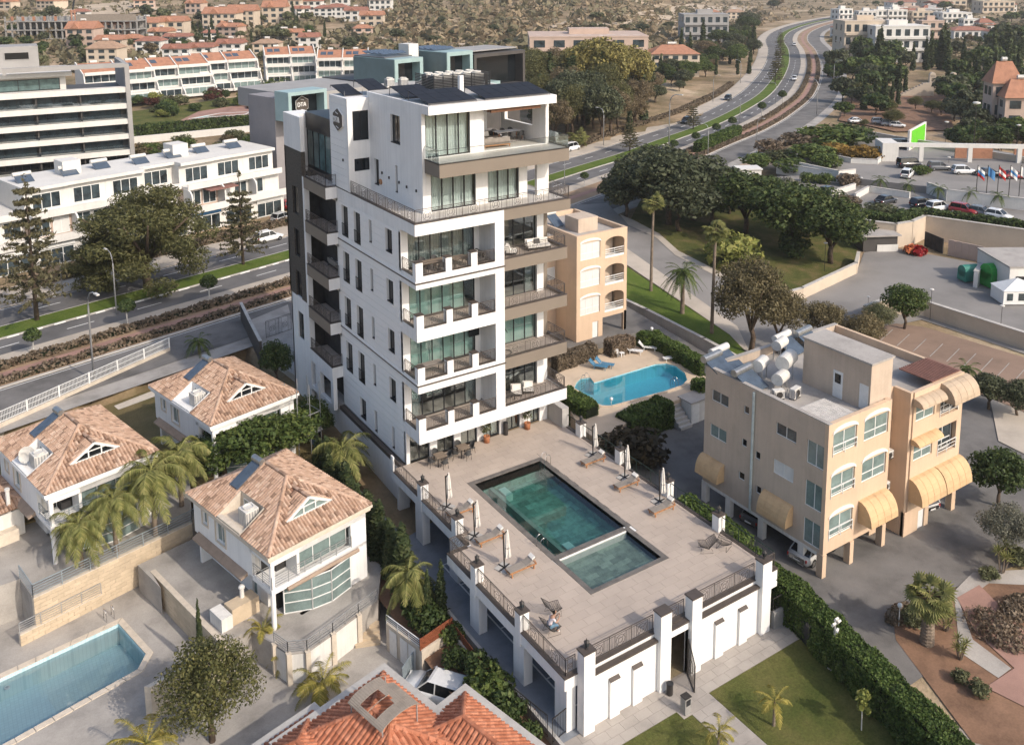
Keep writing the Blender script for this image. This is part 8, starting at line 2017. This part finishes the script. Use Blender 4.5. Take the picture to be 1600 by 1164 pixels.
# street lamps
def lamp(label, p, h, rz, group, kind='arm'):
 key = 'lamp_'+kind
 if key not in PROTO:
  t = thing('street_lamp', label, 'street lamp')
  if kind == 'arm': MB().tube([(0,0,0),(0,0,6.6),(.12,0,7.4),(.5,0,7.95),(1.1,0,8.2),(1.7,0,8.2)],.09,7,.04).build('pole','rail_grey',t,smooth=True); MB().obox((1.85,0,8.2),(.65,.25,.12)).build('lamp_head','ac_white',t)
  else: MB().tube([(0,0,0),(0,0,7.8)],.07,7,.05).build('pole','metal_dark',t); MB().lathe([(.1,7.7),(.55,7.95),(.5,8.1),(.1,8.2)],10).build('lamp_head','ac_white',t)
  PROTO[key] = t; o = t; o.location = p; o.rotation_euler = (0,0,rz); o.scale = (h/8.2,)*3
 else: o = dup(PROTO[key], label, p, rz, h/8.2)
 o['group'] = group
for i, (px, py, ty, l) in enumerate(((147,594,449,'nearest, beside the villa fence'), (182,490,392,'on the median by the domed pine'), (98,462,392,'behind the Norfolk pine at the left'), (943,228,170,'far side, by the soil patch'), (1045,233,148,'median left of the parked black car'), (1106,249,195,'between the lanes above the dark trees'), (972,297,245,'left of the dark tree group'), (882,300,245,'behind the right balconies'), (1114,160,118,'far side, left of two by the grey wall'), (1157,131,95,'far side, right of two by the grey wall'), (1156,194,148,'on the median behind the clipped trees'), (1212,163,130,'above the pink cycle path'), (1182,231,185,'beside the white booth'), (1276,180,125,'service road, nearest the cypresses'), (1302,140,95,'service road, second of the row'), (1313,100,65,'service road, third of the row'), (1310,78,50,'service road, farthest of the row'))):
 p = G(px, py); lamp('tall curved street lamp, '+l, p, (py-ty)/ppm(p)*1.02, AVR+(pi/2 if i % 2 else -pi/2), 'street lamps along the avenue')
for px, py, ty, l in ((1288,425,378,'on the park lawn corner'), (1453,500,450,'left of two on the yard wall'), (1562,530,475,'right of two on the yard wall'), (1355,500,462,'beside the bushy wall tree'), (1106,330,280,'among the dark trees'), (1344,312,277,'left of the car park palms'), (1334,292,265,'by the clipped bushes'), (1375,268,232,'beside the autumn bushes'), (1480,285,245,'among the parked cars'), (1476,240,190,'tall, behind the green wall'), (1520,245,160,'tallest, before the salmon building'), (1588,245,195,'tall, at the right edge')):
 p = G(px, py); lamp('post lamp '+l, p, (py-ty)/ppm(p)*1.02, 0, 'post lamps on the right', 'post')
# cars in the car parks
CP = 'cars in the car parks'
for i, (px, py, z, kd, c, rz, l) in enumerate(((1384,318,ZU,'sedan','dark',.5,'dark sedan alone in the walled bay'), (1441,324,ZU,'suv','black',.3,'black car at the head of the lower row'), (1466,329,ZU,'suv','white',.3,'white car second in the lower row'), (1506,334,ZU,'suv','red',-.9,'dark red car in the lower row'), (1533,337,ZU,'hatch','grey',-.9,'grey car in the lower row'), (1560,342,ZU,'hatch','white',-.9,'white car in the lower row by the hedge'), (1294,304,ZU,'hatch','dark',.6,'dark hatchback beside the low white wall'), (1238,297,ZU,'hatch','white',.6,'white hatchback under the bare tree'), (1214,308,ZU,'hatch','blue',.6,'blue car behind the round trees'), (1170,284,ZU,'sedan','dark',.2,'dark sedan beside the white booth'), (1290,320,ZU,'hatch','white',.2,'white car half hidden by the round trees'), (1420,262,ZL,'van','black',.1,'black van under the white pergola'), (1417,277,ZL,'suv','white',.9,'white car by the palm bed'), (1468,266,ZL,'suv','grey',-.1,'grey car under the white pergola'), (1506,272,ZL,'suv','white',-.1,'white car under the white pergola'), (1545,275,ZL,'sedan','dark',-.1,'dark car behind the flags, left'), (1585,279,ZL,'sedan','red',-.1,'dark red car behind the flags, right'), (1408,232,ZL,'van','black',-.2,'black van beside the green wall'), (1338,194,None,'sedan','white',.0,'white car parked by the olive grove'), (1375,196,None,'suv','silver',-.3,'silver pickup by the olive grove, left'), (1390,199,None,'suv','silver',-.3,'silver pickup by the olive grove, right'), (1402,201,None,'hatch','white',-.5,'white car nose on by the olive grove'))):
 car(kd, c, l, at(px,py,z) if z else G(px,py,.3), rz-.5, CP)
bt = thing('gate_booth','small white gate booth with a flat roof in the car park','booth',at(1172,288,ZU),radians(-30)); MB().box(-2,2,0,3,0,2.6).build('walls','far_white',bt); MB().box(-2.2,2.2,-.2,3.2,2.6,2.8).build('roof','far_white',bt); MB().box(.6,1.5,-.05,0,1.0,2.0).build('window','glass_dark',bt)
pg = thing('carport','long white carport beam on pillars over the parked cars','carport',at(1402,252,ZL),radians(-40)); MB().box(0,62,0,.6,2.8,3.6).build('beam','far_white',pg); MB().box(-3,0,-.5,5,0,3.6).build('end_block','far_white',pg)
for i in range(7): MB().box(9*i+4,9*i+4.8,0,.6,0,2.8).build('pillar','far_white',pg)
for i in range(6): MB().box(9*i+14 if i else 12,9*i+19,4,4.3,0,2.2).build('orange_panel','roof_orange',pg)
gw_ = thing('green_panel_wall','white wall with a bright green panel behind the carport','wall',at(1420,236,ZL),radians(20)); MB().box(0,14,0,.4,0,4.2).build('wall','far_white',gw_)
pm('green_paint', (.12,.50,.02), .6, .08, 1); MB().box(1.5,13,-.06,0,.3,3.9).build('green_panel','green_paint',gw_)
for i, (px, cs) in enumerate(((1524,('sign_white','sign_blue','lamp_red')), (1540,('sign_blue',)*3), (1557,('lamp_red','sign_white','lamp_red')), (1575,('sign_white','sign_blue','sign_white')), (1591,('sign_white',)*3))):
 t = thing('flag_pole','flag on a tall thin pole, '+('white blue and red, left-most','plain blue, second from left','red white red, middle','white and blue, fourth from left','white, at the right edge')[i],'flag',at(px,318,ZU),radians(-40),'flags by the car park'); MB().tube([(0,0,0),(0,0,6.4)],.06,6).build('pole','metal_dark',t)
 for k, c in enumerate(cs): m = MB(); m.add([(.05+.28*q,.10*sin(q*1.9),6.2-.5*k-.25*q) for q in range(5)]+[(.05+.28*q,.10*sin(q*1.9),5.7-.5*k-.25*q) for q in range(5)],[(q,q+1,q+6,q+5) for q in range(4)]); m.build('flag_stripe',c,t)
# drive and dark screen wall at the rear left corner of the tower
plate('tower_drive', [p[:2] for p in W2([(385,505),(450,478),(470,560),(462,590),(400,548)], 1.9)], 2.07, 'paving_pale', (), 0)
pwall('dark screen wall beside the tower drive', W2([(378,500),(392,530),(408,562)], 2.0), .5, 4.0, 'dark_grey_clad', .25, 'screen_wall')
g_ = thing('drive_gate','black iron frame gate on the tower drive','gate',at(436,522,2.03),radians(15)); railing(MB(),(-1.6,0,0),(1.6,0,0),1.9,1.6,.16).build('gate_leaf','metal_dark',g_)
# stepped stone ramp wall with tube rail on the pale pool terrace
rw = W2([(33,1010),(160,945)], ZP); retaining('low stone ramp wall beside the pale pool', rw[0][:2], rw[1][:2], ZP, ZP+.8)
h_ = thing('ramp_railing','grey tube railing on the ramp wall beside the pale pool','railing'); hrail(MB(), [(*rw[0][:2],ZP+.85),(*rw[1][:2],ZP+.85)], .8, 5, .03, 1.4).build('tubes','rail_grey',h_)
for px, py, h, w in ((1425,975,24,1.3),(1530,1085,22,1.2),(1500,1065,20,1.1),(1590,880,26,1.3),(1470,940,18,1.2),(1545,905,20,1.2)): tree('bush','low bush in the red soil of the lower right garden', px, py, h, None, 2, w, 'bushes in the lower right garden', mat='leaf_olive')
# ============================================================ VEGETATION OF THE MIDDLE AND FAR GROUND
# hedges of the avenue bed
def bed_row(label, o, i0, i1, w, h, mat, seed):
 return hedge(label, [tuple(off(o, i)) for i in range(i0, i1)], w, 2.0, 2.0+h, mat, .28, 34, seed)
iL = [i for i in range(len(CLN)) if -75 < CLN[i][0] < 14]; iR = [i for i in range(len(CLN)) if 75 < CLN[i][0] < 330]
bed_row('brown shrub row beside the avenue pavement, left of the tower', -10.2, iL[0], iL[-1], 1.1, .65, 'leaf_hedge_brown', 31); bed_row('brown shrub row beside the service road, left of the tower', -13.8, iL[0], iL[-1], 1.0, .55, 'leaf_hedge_brown', 32)
bed_row('brown shrub row between the lanes of the curving avenue', -10.2, iR[0], iR[-1], 1.1, .75, 'leaf_hedge_brown', 33); bed_row('lower brown shrub row between the lanes of the curving avenue', -13.8, iR[0], iR[-1], 1.0, .55, 'leaf_hedge_brown', 34)
hedge('clipped green hedge below the avenue wall', [G(1090,240)[:2], G(1152,212)[:2]], 2.0, 2, 4.4, 'leaf_hedge', .3, 30, 35); hedge('shrub row in front of the white shops', [avl(-30,13.5)[:2], avl(12,13.5)[:2]], 1.2, 2.1, 3.0, 'leaf_hedge_brown', .28, 40, 36)
hedge('dark hedge on the rim of the yard retaining wall', [p[:2] for p in W2([(1350,338),(1400,346),(1440,334),(1620,358)], ZU+.5)], 1.6, ZU, ZU+1.3, 'leaf_dark', .3, 40, 37)
for i, (px, py, h) in enumerate(((984,238,58), (1083,203,46), (1211,132,46), (1216,112,40), (1219,92,36), (1219,72,26))): tree('norfolk','Norfolk pine on the curving median, '+('nearest the tower','second from the tower','third from the tower','fourth from the tower','fifth from the tower','farthest from the tower')[i], px, py, h, var=1, group='Norfolk pines on the median')
for i, (px, py) in enumerate(((913,292),(962,283),(1053,242),(1087,230),(1119,216),(1144,206),(1190,183),(1222,165))): tree('lollipop','clipped round tree on the avenue pavement right of the tower, '+('first','second','third','fourth','fifth','sixth','seventh','eighth')[i]+' from the tower', px, py, 24, group='clipped trees right of the tower')
# dark grove behind the tower
r = random.Random(12)
EU = 'trees of the dark grove behind the tower'
for i in range(46):
 px, py = r.uniform(825,1010), r.uniform(150,225); py = min(py, 245-(px-825)*.22); h = r.uniform(55,95)*(1.0 if px < 960 else .8)
 k = r.choice(['dark','dark','olive','brown','cypress']); tree(k, 'dark tree in the dense grove behind the tower', px, py, h, None, r.choice((0,1)) if k != 'cypress' else 1, r.uniform(.75,1.05) if k != 'cypress' else 1.2, EU, mat={'dark':'leaf_olivedark','olive':'leaf_pine','brown':'leaf_brown'}.get(k))
leafmat('leaf_eucalypt', (.06,.058,.02), (.12,.108,.035), (.20,.165,.06))
for px, py, h, w, l in ((940,165,108,.95,'tallest'), (905,165,95,.8,'left of the tallest'), (985,160,90,.9,'right of the tallest')): tree('broadleaf','yellow green eucalyptus rising above the grove, '+l, px, py, h, None, 1, w, 'eucalyptus above the grove', mat='leaf_eucalypt')
palm('squat fan palm at the foot of the dark grove', G(903,232), 2.4, 'fan', 40, 1.6, .4, None, seed=61)
for i in range(26): px = r.uniform(1000,1180); tree('dark','tree on the bank left of the curving avenue', px, 185-(px-1000)*.45+r.uniform(-42,-14), r.uniform(16,32), None, r.choice((0,1,2)), r.uniform(.9,1.3), 'trees on the avenue bank', mat=r.choice(['leaf_olivedark','leaf_mid','leaf_brown']))
for i, (px, py, h) in enumerate(((1032,125,40),(1064,85,40),(1078,85,34),(1098,80,48),(1170,80,32),(1177,78,44),(1020,118,30),(1073,100,34))): tree('cypress','tall cypress near the grey block beside the avenue', px, py, h, None, 1, 1.3, 'cypresses near the grey block')
# right: cypress grove, olives, parks
for i in range(64):
 px, py = r.uniform(1325,1600), r.uniform(98,178)
 if 1420 < px < 1475 and py > 120 or px > 1540 and py > 150: py = r.uniform(92,112)
 tree('cypress','dark cypress in the grove on the right', px, py, r.uniform(34,64), None, 1, r.uniform(1.0,1.4), 'cypress grove on the right')
for i in range(112):
 px, py = (r.uniform(1300,1610), r.uniform(80,190)) if i < 72 else (r.uniform(1480,1610), r.uniform(175,242))
 if py > 185 and px < 1490: continue
 if 1415 < px < 1480 and py > 118: continue
 tree('farleaf','broad dark tree in the grove on the right', px, py, r.uniform(24,48), None, r.choice((0,1,2)), r.uniform(1.0,1.4), 'broad trees in the right grove', mat=r.choice(['leaf_dark','leaf_olivedark','leaf_mid']))
for px, py, h in ((1345,158,30),(1370,175,26),(1388,182,26),(1395,200,30),(1350,200,14),(1430,172,22),(1455,178,22),(1470,182,24)): tree('olive','grey green olive tree on the red soil', px, py, h, None, 0, 1.2, 'olive trees on the red soil')
for px, py, z, h, w, mt in ((1305,243,ZL,20,1.9,'leaf_autumn'), (1328,247,ZL,18,1.3,'leaf_autumn'), (1352,248,ZL,22,1.9,'leaf_autumn'), (1290,262,ZL,24,1.5,'leaf_mid'), (1270,250,ZL,26,2.2,'leaf_mid'), (1295,230,ZL,34,2.2,'leaf_mid'), (1330,225,ZL,30,2.0,'leaf_dark'), (1250,230,ZL,24,2.0,'leaf_hedge_brown'), (1215,258,ZU,24,1.4,'leaf_olive'), (1205,240,ZU,24,1.6,'leaf_hedge_brown'), (1180,262,ZU,24,1.5,'leaf_mid'), (1235,268,ZU,22,2.0,'leaf_mid'), (1262,285,ZU,16,1.2,'leaf_mid'), (1276,286,ZU,14,1.1,'leaf_mid'), (1292,287,ZU,17,1.2,'leaf_mid'), (1325,290,ZU,20,1.3,'leaf_hedge_brown'), (1230,300,ZU,22,1.5,'leaf_grey'), (1320,325,ZU,20,2.0,'leaf_hedge_brown'), (1375,335,ZU,16,2.6,'leaf_olive'), (1410,340,ZU,14,2.4,'leaf_dark'), (1438,272,ZL,14,1.8,'leaf_mid')): tree('bush','clipped or loose bush in the planted car park beds', px, py, h, z, 0, w, 'bushes in the car park beds', mat=mt)
for i, (px, py) in enumerate(((1375,298),(1418,306),(1465,312),(1515,318),(1560,324))): palm('small palm in the car park planting strip', at(px,py,ZU), 2.0, 'date', 14, .8, .1, 'small palms in the car park', seed=70+i)
for px, py in ((420,150),(436,152),(458,160)): palm('date palm in the garden below the terrace houses', G(px,py), 4.2, 'date', 22, 1.6, .25, 'date palms at the terrace houses', seed=px)
for i in range(40): px = r.uniform(215,470); tree('bush','garden bush below the terrace houses', px, 163-(px-215)*.08+r.uniform(-4,24), r.uniform(8,17), None, r.choice((0,1)), r.uniform(1,1.6), 'garden bushes at the terraces', mat=r.choice(['leaf_mid','leaf_dark','leaf_olive','leaf_red','leaf_yellowgreen']))
for i in range(26): px = r.uniform(205,450); tree('bush','bush on the bank behind the shops', px, 245-(px-205)*.12+r.uniform(-8,8), r.uniform(10,18), None, 0, 1.5, 'bushes behind the shops', mat=r.choice(['leaf_mid','leaf_olive','leaf_brown']))
# hillside trees
for i in range(95):
 px = r.uniform(0,640); py = r.uniform(28,108)
 if px > 500 and py < 60: py = r.uniform(60,105)
 tree('farleaf','dull green tree among the hillside houses', px, py, r.uniform(10,24), None, r.choice((0,1,2)), r.uniform(.9,1.5), 'trees on the hillside', mat=r.choice(['leaf_dark','leaf_olivedark','leaf_olive','leaf_brown']))
for i in range(26): tree('cypress','slim dark cypress on the hillside', r.uniform(280,520), r.uniform(25,75), r.uniform(14,28), None, 1, 1.2, 'cypresses on the hillside')
for i in range(45):
 px = r.uniform(640,1050); tree('farleaf','scattered tree on the scrub slope', px, r.uniform(28,100), r.uniform(7,16), None, r.choice((0,1,2)), r.uniform(1.0,1.8), 'trees on the scrub slope', mat=r.choice(['leaf_olivedark','leaf_brown','leaf_olive']))
for i in range(80):
 px = r.uniform(1200,1610); py = r.uniform(8,80)
 if abs(px-(1230+(80-py)*.6)) < 45: continue
 p_ = G(px, py)
 if min((c[0]-p_[0])**2+(c[1]-p_[1])**2 for c in CLN) < 900: continue
 tree('farleaf','dark tree among the far houses on the right', px, py, r.uniform(8,18), None, r.choice((0,1,2)), r.uniform(1.0,1.7), 'trees among the far right houses', mat=r.choice(['leaf_dark','leaf_olivedark','leaf_mid','leaf_brown']))
# scrub: low cushions over the open hillside, nobody could count them
def scrub(name, label, n, box, sz, mat, seed):
 q = np.random.RandomState(seed); V = []
 for i in range(n):
  px, py = q.uniform(box[0],box[1]), q.uniform(box[2],box[3]); p = G(px, py, -.5)
  if min((c[0]-p[0])**2+(c[1]-p[1])**2 for c in CLN) < 750: continue
  s = sz*q.uniform(.5,1.5)
  V.append(leaf_np([(p[0],p[1],p[2]+s*.3,s,s,s*.6)], 9, s*.95, int(q.randint(1e6)), shell=.6))
 o = place(quads_mesh(name, np.concatenate(V), mat), name, None, kind='stuff', label=label, category='scrub'); return o
leafmat('leaf_scrub', (.10,.08,.05), (.16,.125,.08), (.22,.18,.12)); leafmat('leaf_scrub2', (.06,.055,.032), (.10,.09,.054), (.15,.13,.08))
pm('soil_pale', (.50,.40,.29), .95, .2, .08, 3, .2)
for q in ([(560,118),(700,96),(860,70),(1000,60)], [(700,70),(800,62),(960,36),(1080,20)], [(860,40),(980,22),(1100,8)], [(1000,66),(1050,40),(1110,32),(1190,28)], [(500,92),(600,78),(640,60),(560,56)]):
 drape('dirt_track', q+[(x+4,y+4.5) for x, y in q[::-1]], .1, 'soil_pale', 12)
drape('bare_slope', [(1000,20),(1080,6),(1180,10),(1160,24),(1060,36)], .05, 'soil_pale', 15); drape('bare_slope', [(60,16),(200,2),(260,14),(120,34)], .05, 'soil_pale', 15); drape('bare_slope', [(510,70),(620,62),(680,72),(600,92),(520,90)], .05, 'soil_tan', 15)
scrub('scrub','dry brown scrub bushes spread over the hillside', 1900, (560,1240,-2,105), 2.0, 'leaf_scrub', 1); scrub('scrub','dark green scrub bushes spread over the hillside', 1100, (540,1200,-2,110), 2.4, 'leaf_scrub2', 2); scrub('scrub','low scrub between the houses on the left hill', 1200, (-10,560,-2,115), 1.8, 'leaf_scrub2', 3); scrub('scrub','low garden growth among the far right houses', 1000, (1240,1610,2,95), 1.8, 'leaf_scrub2', 4)
for i in range(40):
 px = r.uniform(1015,1180); tree('dark','leafy tree on the green bank beside the far carriageway', px, 172-(px-1000)*.62+r.uniform(-26,4), r.uniform(15,30), None, r.choice((0,1,2)), r.uniform(1.0,1.5), 'leafy trees beside the far carriageway', mat=r.choice(['leaf_olivedark','leaf_mid','leaf_ficus','leaf_brown']))
iB = [i for i in range(len(CLN)) if 95 < CLN[i][0] < 215]; hedge('brown hedge along the far pavement of the curving avenue', [tuple(off(13.6, i)) for i in iB], 1.6, 2, 3.2, 'leaf_hedge_brown', .35, 22, 38)
for i in range(16): tree('cypress','slim cypress on the bank left of the curving avenue', r.uniform(1020,1185), r.uniform(85,125), r.uniform(18,34), None, 1, 1.2, 'cypresses on the avenue bank')
# ============================================================ THE SEATED MAN AND THE BALCONY FURNITURE
pm('skin', (.42,.24,.16), .6, .06, 6); pm('shirt', (.62,.56,.58), .9, .06, 6); pm('jeans', (.13,.22,.30), .9, .12, 8); pm('hair', (.015,.012,.01), .7, .2, 20); pm('shoe', (.62,.60,.58), .7, .1, 8)
def skin_mesh(name, verts, edges, mat, parent, sub=2):
 me = bpy.data.meshes.new(name); me.from_pydata([v[:3] for v in verts], edges, []); o = bpy.data.objects.new(name, me); COL.objects.link(o); md = o.modifiers.new('skin', 'SKIN')
 for i, v in enumerate(verts): me.skin_vertices[0].data[i].radius = (v[3], v[4] if len(v) > 4 else v[3]); me.skin_vertices[0].data[i].use_root = (i == 0)
 s = o.modifiers.new('sub', 'SUBSURF'); s.levels = sub; s.render_levels = sub
 dg = bpy.context.evaluated_depsgraph_get(); m2 = bpy.data.meshes.new_from_object(o.evaluated_get(dg)); bpy.data.objects.remove(o); m2.materials.clear(); m2.materials.append(M[mat]); m2.polygons.foreach_set('use_smooth', [True]*len(m2.polygons))
 return place(m2, name, parent)
def man():
 T = thing('person', 'person in white shirt and jeans leaning forward on a wire chair, holding a phone', 'person', (-1.3,-18.6,3.5), radians(80))
 # faces -y in local space; seat at .38, leaning forward, elbows on the knees, phone in front of the face
 B = [(0,.10,.46,.14,.13), (0,.06,.62,.145,.11), (0,-.04,.80,.165,.115), (0,-.12,.92,.15,.10), (0,-.17,1.00,.055,.055), (0,-.215,1.08,.06,.065),
         (.19,-.10,.91,.06), (.24,-.24,.68,.048), (.13,-.46,.84,.036), (.075,-.50,.93,.03), (-.19,-.10,.91,.06), (-.24,-.24,.68,.048), (-.13,-.46,.84,.036), (-.075,-.50,.93,.03),
         (.10,.02,.45,.10), (.15,-.38,.47,.075), (.14,-.34,.12,.05), (.14,-.36,.07,.045), (.15,-.50,.04,.035), (-.10,.02,.45,.10), (-.15,-.38,.47,.075), (-.14,-.34,.12,.05), (-.14,-.36,.07,.045), (-.15,-.50,.04,.035)]
 E_ = [(0,1),(1,2),(2,3),(3,4),(4,5),(3,6),(6,7),(7,8),(8,9),(3,10),(10,11),(11,12),(12,13),(0,14),(14,15),(15,16),(16,17),(17,18),(0,19),(19,20),(20,21),(21,22),(22,23)]
 skin_mesh('body', B, E_, 'skin', T)
 inf = lambda L, k: [(v[0],v[1],v[2],v[3]+k,(v[4] if len(v) > 4 else v[3])+k) for v in L]
 sh_ = [B[i] for i in (0,1,2,3,6,7,10,11)]; sh_[0] = (0,.10,.47,.145,.135); sh_[5] = (.225,-.19,.76,.055); sh_[7] = (-.225,-.19,.76,.055)
 skin_mesh('shirt', inf(sh_,.016), [(0,1),(1,2),(2,3),(3,4),(4,5),(3,6),(6,7)], 'shirt', T)
 tr = [(0,.09,.45,.15,.13)]+[B[i] for i in (14,15,16,19,20,21)]; tr[3] = (.14,-.342,.16,.055); tr[6] = (-.14,-.342,.16,.055)
 skin_mesh('trousers', inf(tr,.014), [(0,1),(1,2),(2,3),(0,4),(4,5),(5,6)], 'jeans', T)
 for s in (-1,1): skin_mesh('shoe', [(s*.14,-.33,.055,.05,.045),(s*.145,-.43,.05,.05,.042),(s*.15,-.53,.04,.042,.034)], [(0,1),(1,2)], 'shoe', T)
 # head with nose, ears and hair
 hc = Vector((0,-.245,1.16)); m = MB(); n = 12
 prof = [(-.125,.03),(-.11,.055),(-.06,.075),(0,.082),(.05,.083),(.09,.068),(.115,.035)]; vs = []; fs = []
 for z, q in prof:
  for k in range(n): a = 2*pi*k/n; vs.append((hc.x+q*.92*cos(a), hc.y-z*.25+q*1.12*sin(a), hc.z+z*.98))
 for j in range(len(prof)-1):
  for k in range(n): fs.append((j*n+k,j*n+(k+1)%n,(j+1)*n+(k+1)%n,(j+1)*n+k))
 fs += [tuple(range(n-1,-1,-1)), tuple((len(prof)-1)*n+k for k in range(n))]; m.add(vs, fs).build('head', 'skin', T, smooth=True)
 m = MB(); m.add([(-.014,hc.y-.085,hc.z-.03),(.014,hc.y-.085,hc.z-.03),(0,hc.y-.118,hc.z-.03),(0,hc.y-.085,hc.z+.025)],[(0,2,3),(2,1,3),(0,1,2)]); m.build('nose','skin',T)
 for s in (-1,1): MB().obox((s*.078,hc.y+.01,hc.z-.005),(.014,.035,.055)).build('ear','skin',T); MB().obox((s*.032,hc.y-.084,hc.z+.012),(.024,.012,.012)).build('eye','hair',T)
 MB().obox((0,hc.y-.072,hc.z-.065),(.045,.012,.01)).build('mouth','lamp_red',T)
 leafy(T, 'hair', 'hair', [(hc.x,hc.y+.025,hc.z+.035,.085,.10,.095)], 420, .035, 5, shell=.9)
 for s in (-1,1):      # hands: palm and five curled fingers round the phone
  H = [(s*.075,-.50,.93,.026,.018),(s*.055,-.525,.98,.028,.017)]; Ed = [(0,1)]
  for f in range(4): b = len(H); H += [(s*(.05-.004*f),-.545,.955+.018*f,.009),(s*(.025),-.56,.965+.018*f,.008),(s*.006,-.552,.97+.016*f,.007)]; Ed += [(1,b),(b,b+1),(b+1,b+2)]
  b = len(H); H += [(s*.06,-.50,1.0,.011),(s*.03,-.505,1.02,.009)]; Ed += [(1,b),(b,b+1)]; skin_mesh('hand', H, Ed, 'skin', T, 1)
 ph_ = thing('mobile_phone','dark phone held up by the seated man','phone',T.location,T.rotation_euler[2]); MB().box(-.07,.07,-.545,-.535,.94,1.02).build('case','frame_dark',ph_)
man()
# furniture on the tower balconies
def sofa(label, loc, rz, w=1.9, mat='fabric_grey', legm='wood_teak', cush='fabric_white', group='outdoor seats on the tower'):
 t = thing('outdoor_sofa', label, 'sofa', loc, rz, group); MB().box(-w/2,w/2,-.45,.45,.16,.24).build('frame',legm,t); MB().box(-w/2+.03,w/2-.03,-.43,.35,.245,.42).build('seat',mat,t); MB().box(-w/2+.03,w/2-.03,.25,.43,.43,.78).build('backrest',mat,t)
 for x in (-w/2+.06,w/2-.06):
  for y in (-.4,.4): MB().box(x-.03,x+.03,y-.03,y+.03,0,.16).build('leg',legm,t)
 for i in range(max(1,int(w/.7))): MB().obox((-w/2+.35+.65*i,.16,.58),(.45,.14,.4),0,-.35).build('cushion',cush if i % 2 == 0 else 'fabric_dark',t)
z = 27.15
sofa('long grey sofa on the penthouse terrace', (9.6,6.0,z), .1, 2.8); sofa('low grey daybed at the front of the penthouse terrace', (9.1,3.6,z), pi-.1, 2.3); sofa('grey corner seat left on the penthouse terrace', (7.95,5.2,z), pi/2, 1.8)
table('long pale dining table with orange legs on the penthouse terrace', (11.6,5.6,z), 2.4, 1.0, .76, 'terrace_tile', 'roof_orange', .0)
for i in range(3):
 for s in (-1,1): chairs_round(11.6,5.6,z,[(-.8+.8*i,.75*s,0 if s > 0 else pi,('left','middle','right')[i]+(' at the back of' if s > 0 else ' at the front of'))],'the penthouse table')
z = zb(4)+.8
table('long brown dining table on the top white balcony', (2.1,1.2,z), 2.2, .9, .76, 'wood_grey'); chairs_round(2.1,1.2,z,[(-.7,-.7,pi,'front left of'),(.3,-.7,pi,'front right of'),(-.5,.75,0,'rear left of'),(.5,.75,0,'rear right of')],'the top white balcony table')
table('square brown lounge table on the top white balcony', (4.3,1.3,z), 1.3, 1.0, .6, 'wood_grey'); sofa('dark sofa in the corner of the top white balcony', (5.9,1.3,z), -pi/2, 1.5, 'fabric_dark', 'metal_dark')
sofa('white cushioned sofa on the top brown balcony', (11.6,1.3,z), -.2, 2.0, 'fabric_white', 'metal_dark'); sofa('white armchair on the top brown balcony', (9.0,1.2,z), .9, .9, 'fabric_white', 'metal_dark')
table('grey table on the second white balcony', (1.7,1.2,zb(2)+.8), 1.9, .9, .76, 'fabric_grey')
sofa('grey armchair on the lowest right balcony, left one', (9.6,1.5,zb(1)+.8), -.5, .9, 'fabric_white', 'metal_dark'); sofa('grey armchair on the lowest right balcony, right one', (10.7,1.4,zb(1)+.8), -.5, .9, 'fabric_white', 'metal_dark'); table('low black table on the lowest right balcony', (8.6,1.1,zb(1)+.8), 1.0, .7, .45, 'metal_dark')
hc_ = thing('hanging_chair_stand','black curved stand with a round base on the second brown balcony','stand',(8.4,1.2,zb(2)+.8)); MB().tube([(0,.2,0),(0,.3,1.2),(0,.25,1.75),(0,.05,1.95),(0,-.2,1.9),(0,-.3,1.75)],.03,6).build('arm','metal_dark',hc_); MB().tube([(.5*cos(a*pi/8),.5*sin(a*pi/8),.04) for a in range(17)],.03,5).build('ring','metal_dark',hc_)
sofa('grey sofa on the left rear balcony under the terrace', (.8,17.0,zb(3)+.92), pi/2, 2.2, 'fabric_grey', 'metal_dark')
# ---- thin dry haze over the whole place
hm = bpy.data.materials.new('haze'); hm.use_nodes = True; _t = hm.node_tree; _t.nodes.remove(_t.nodes['Principled BSDF'])
_v = _t.nodes.new('ShaderNodeVolumePrincipled'); _v.inputs['Color'].default_value = (.86,.84,.82,1); _v.inputs['Density'].default_value = .00017; _v.inputs['Anisotropy'].default_value = .2
_t.links.new(_v.outputs[0], _t.nodes['Material Output'].inputs['Volume']); M['haze'] = hm
MB().box(-440,1900,-90,1900,-9,80).build('haze', 'haze', None, kind='stuff', label='thin pale dry haze in the air over the town', category='haze')
# ---- look-alikes of one group: add the place in the photo, counted from the left
def singled():
 g = {}
 for o in bpy.data.objects:
  if o.parent is None and 'label' in o and 'group' in o: g.setdefault((o['group'], o['label']), []).append(o)
 for (a, l), L in g.items():
  if len(L) < 2: continue
  def sx(o): d = np.array(o.location)-CAM; return float(d@RT)/float(d@FW)
  for i, o in enumerate(sorted(L, key=sx)):
   n = i+1; o['label'] = l+', %d%s from the left' % (n, 'th' if 10 < n % 100 < 14 else {1:'st',2:'nd',3:'rd'}.get(n % 10, 'th'))
singled()
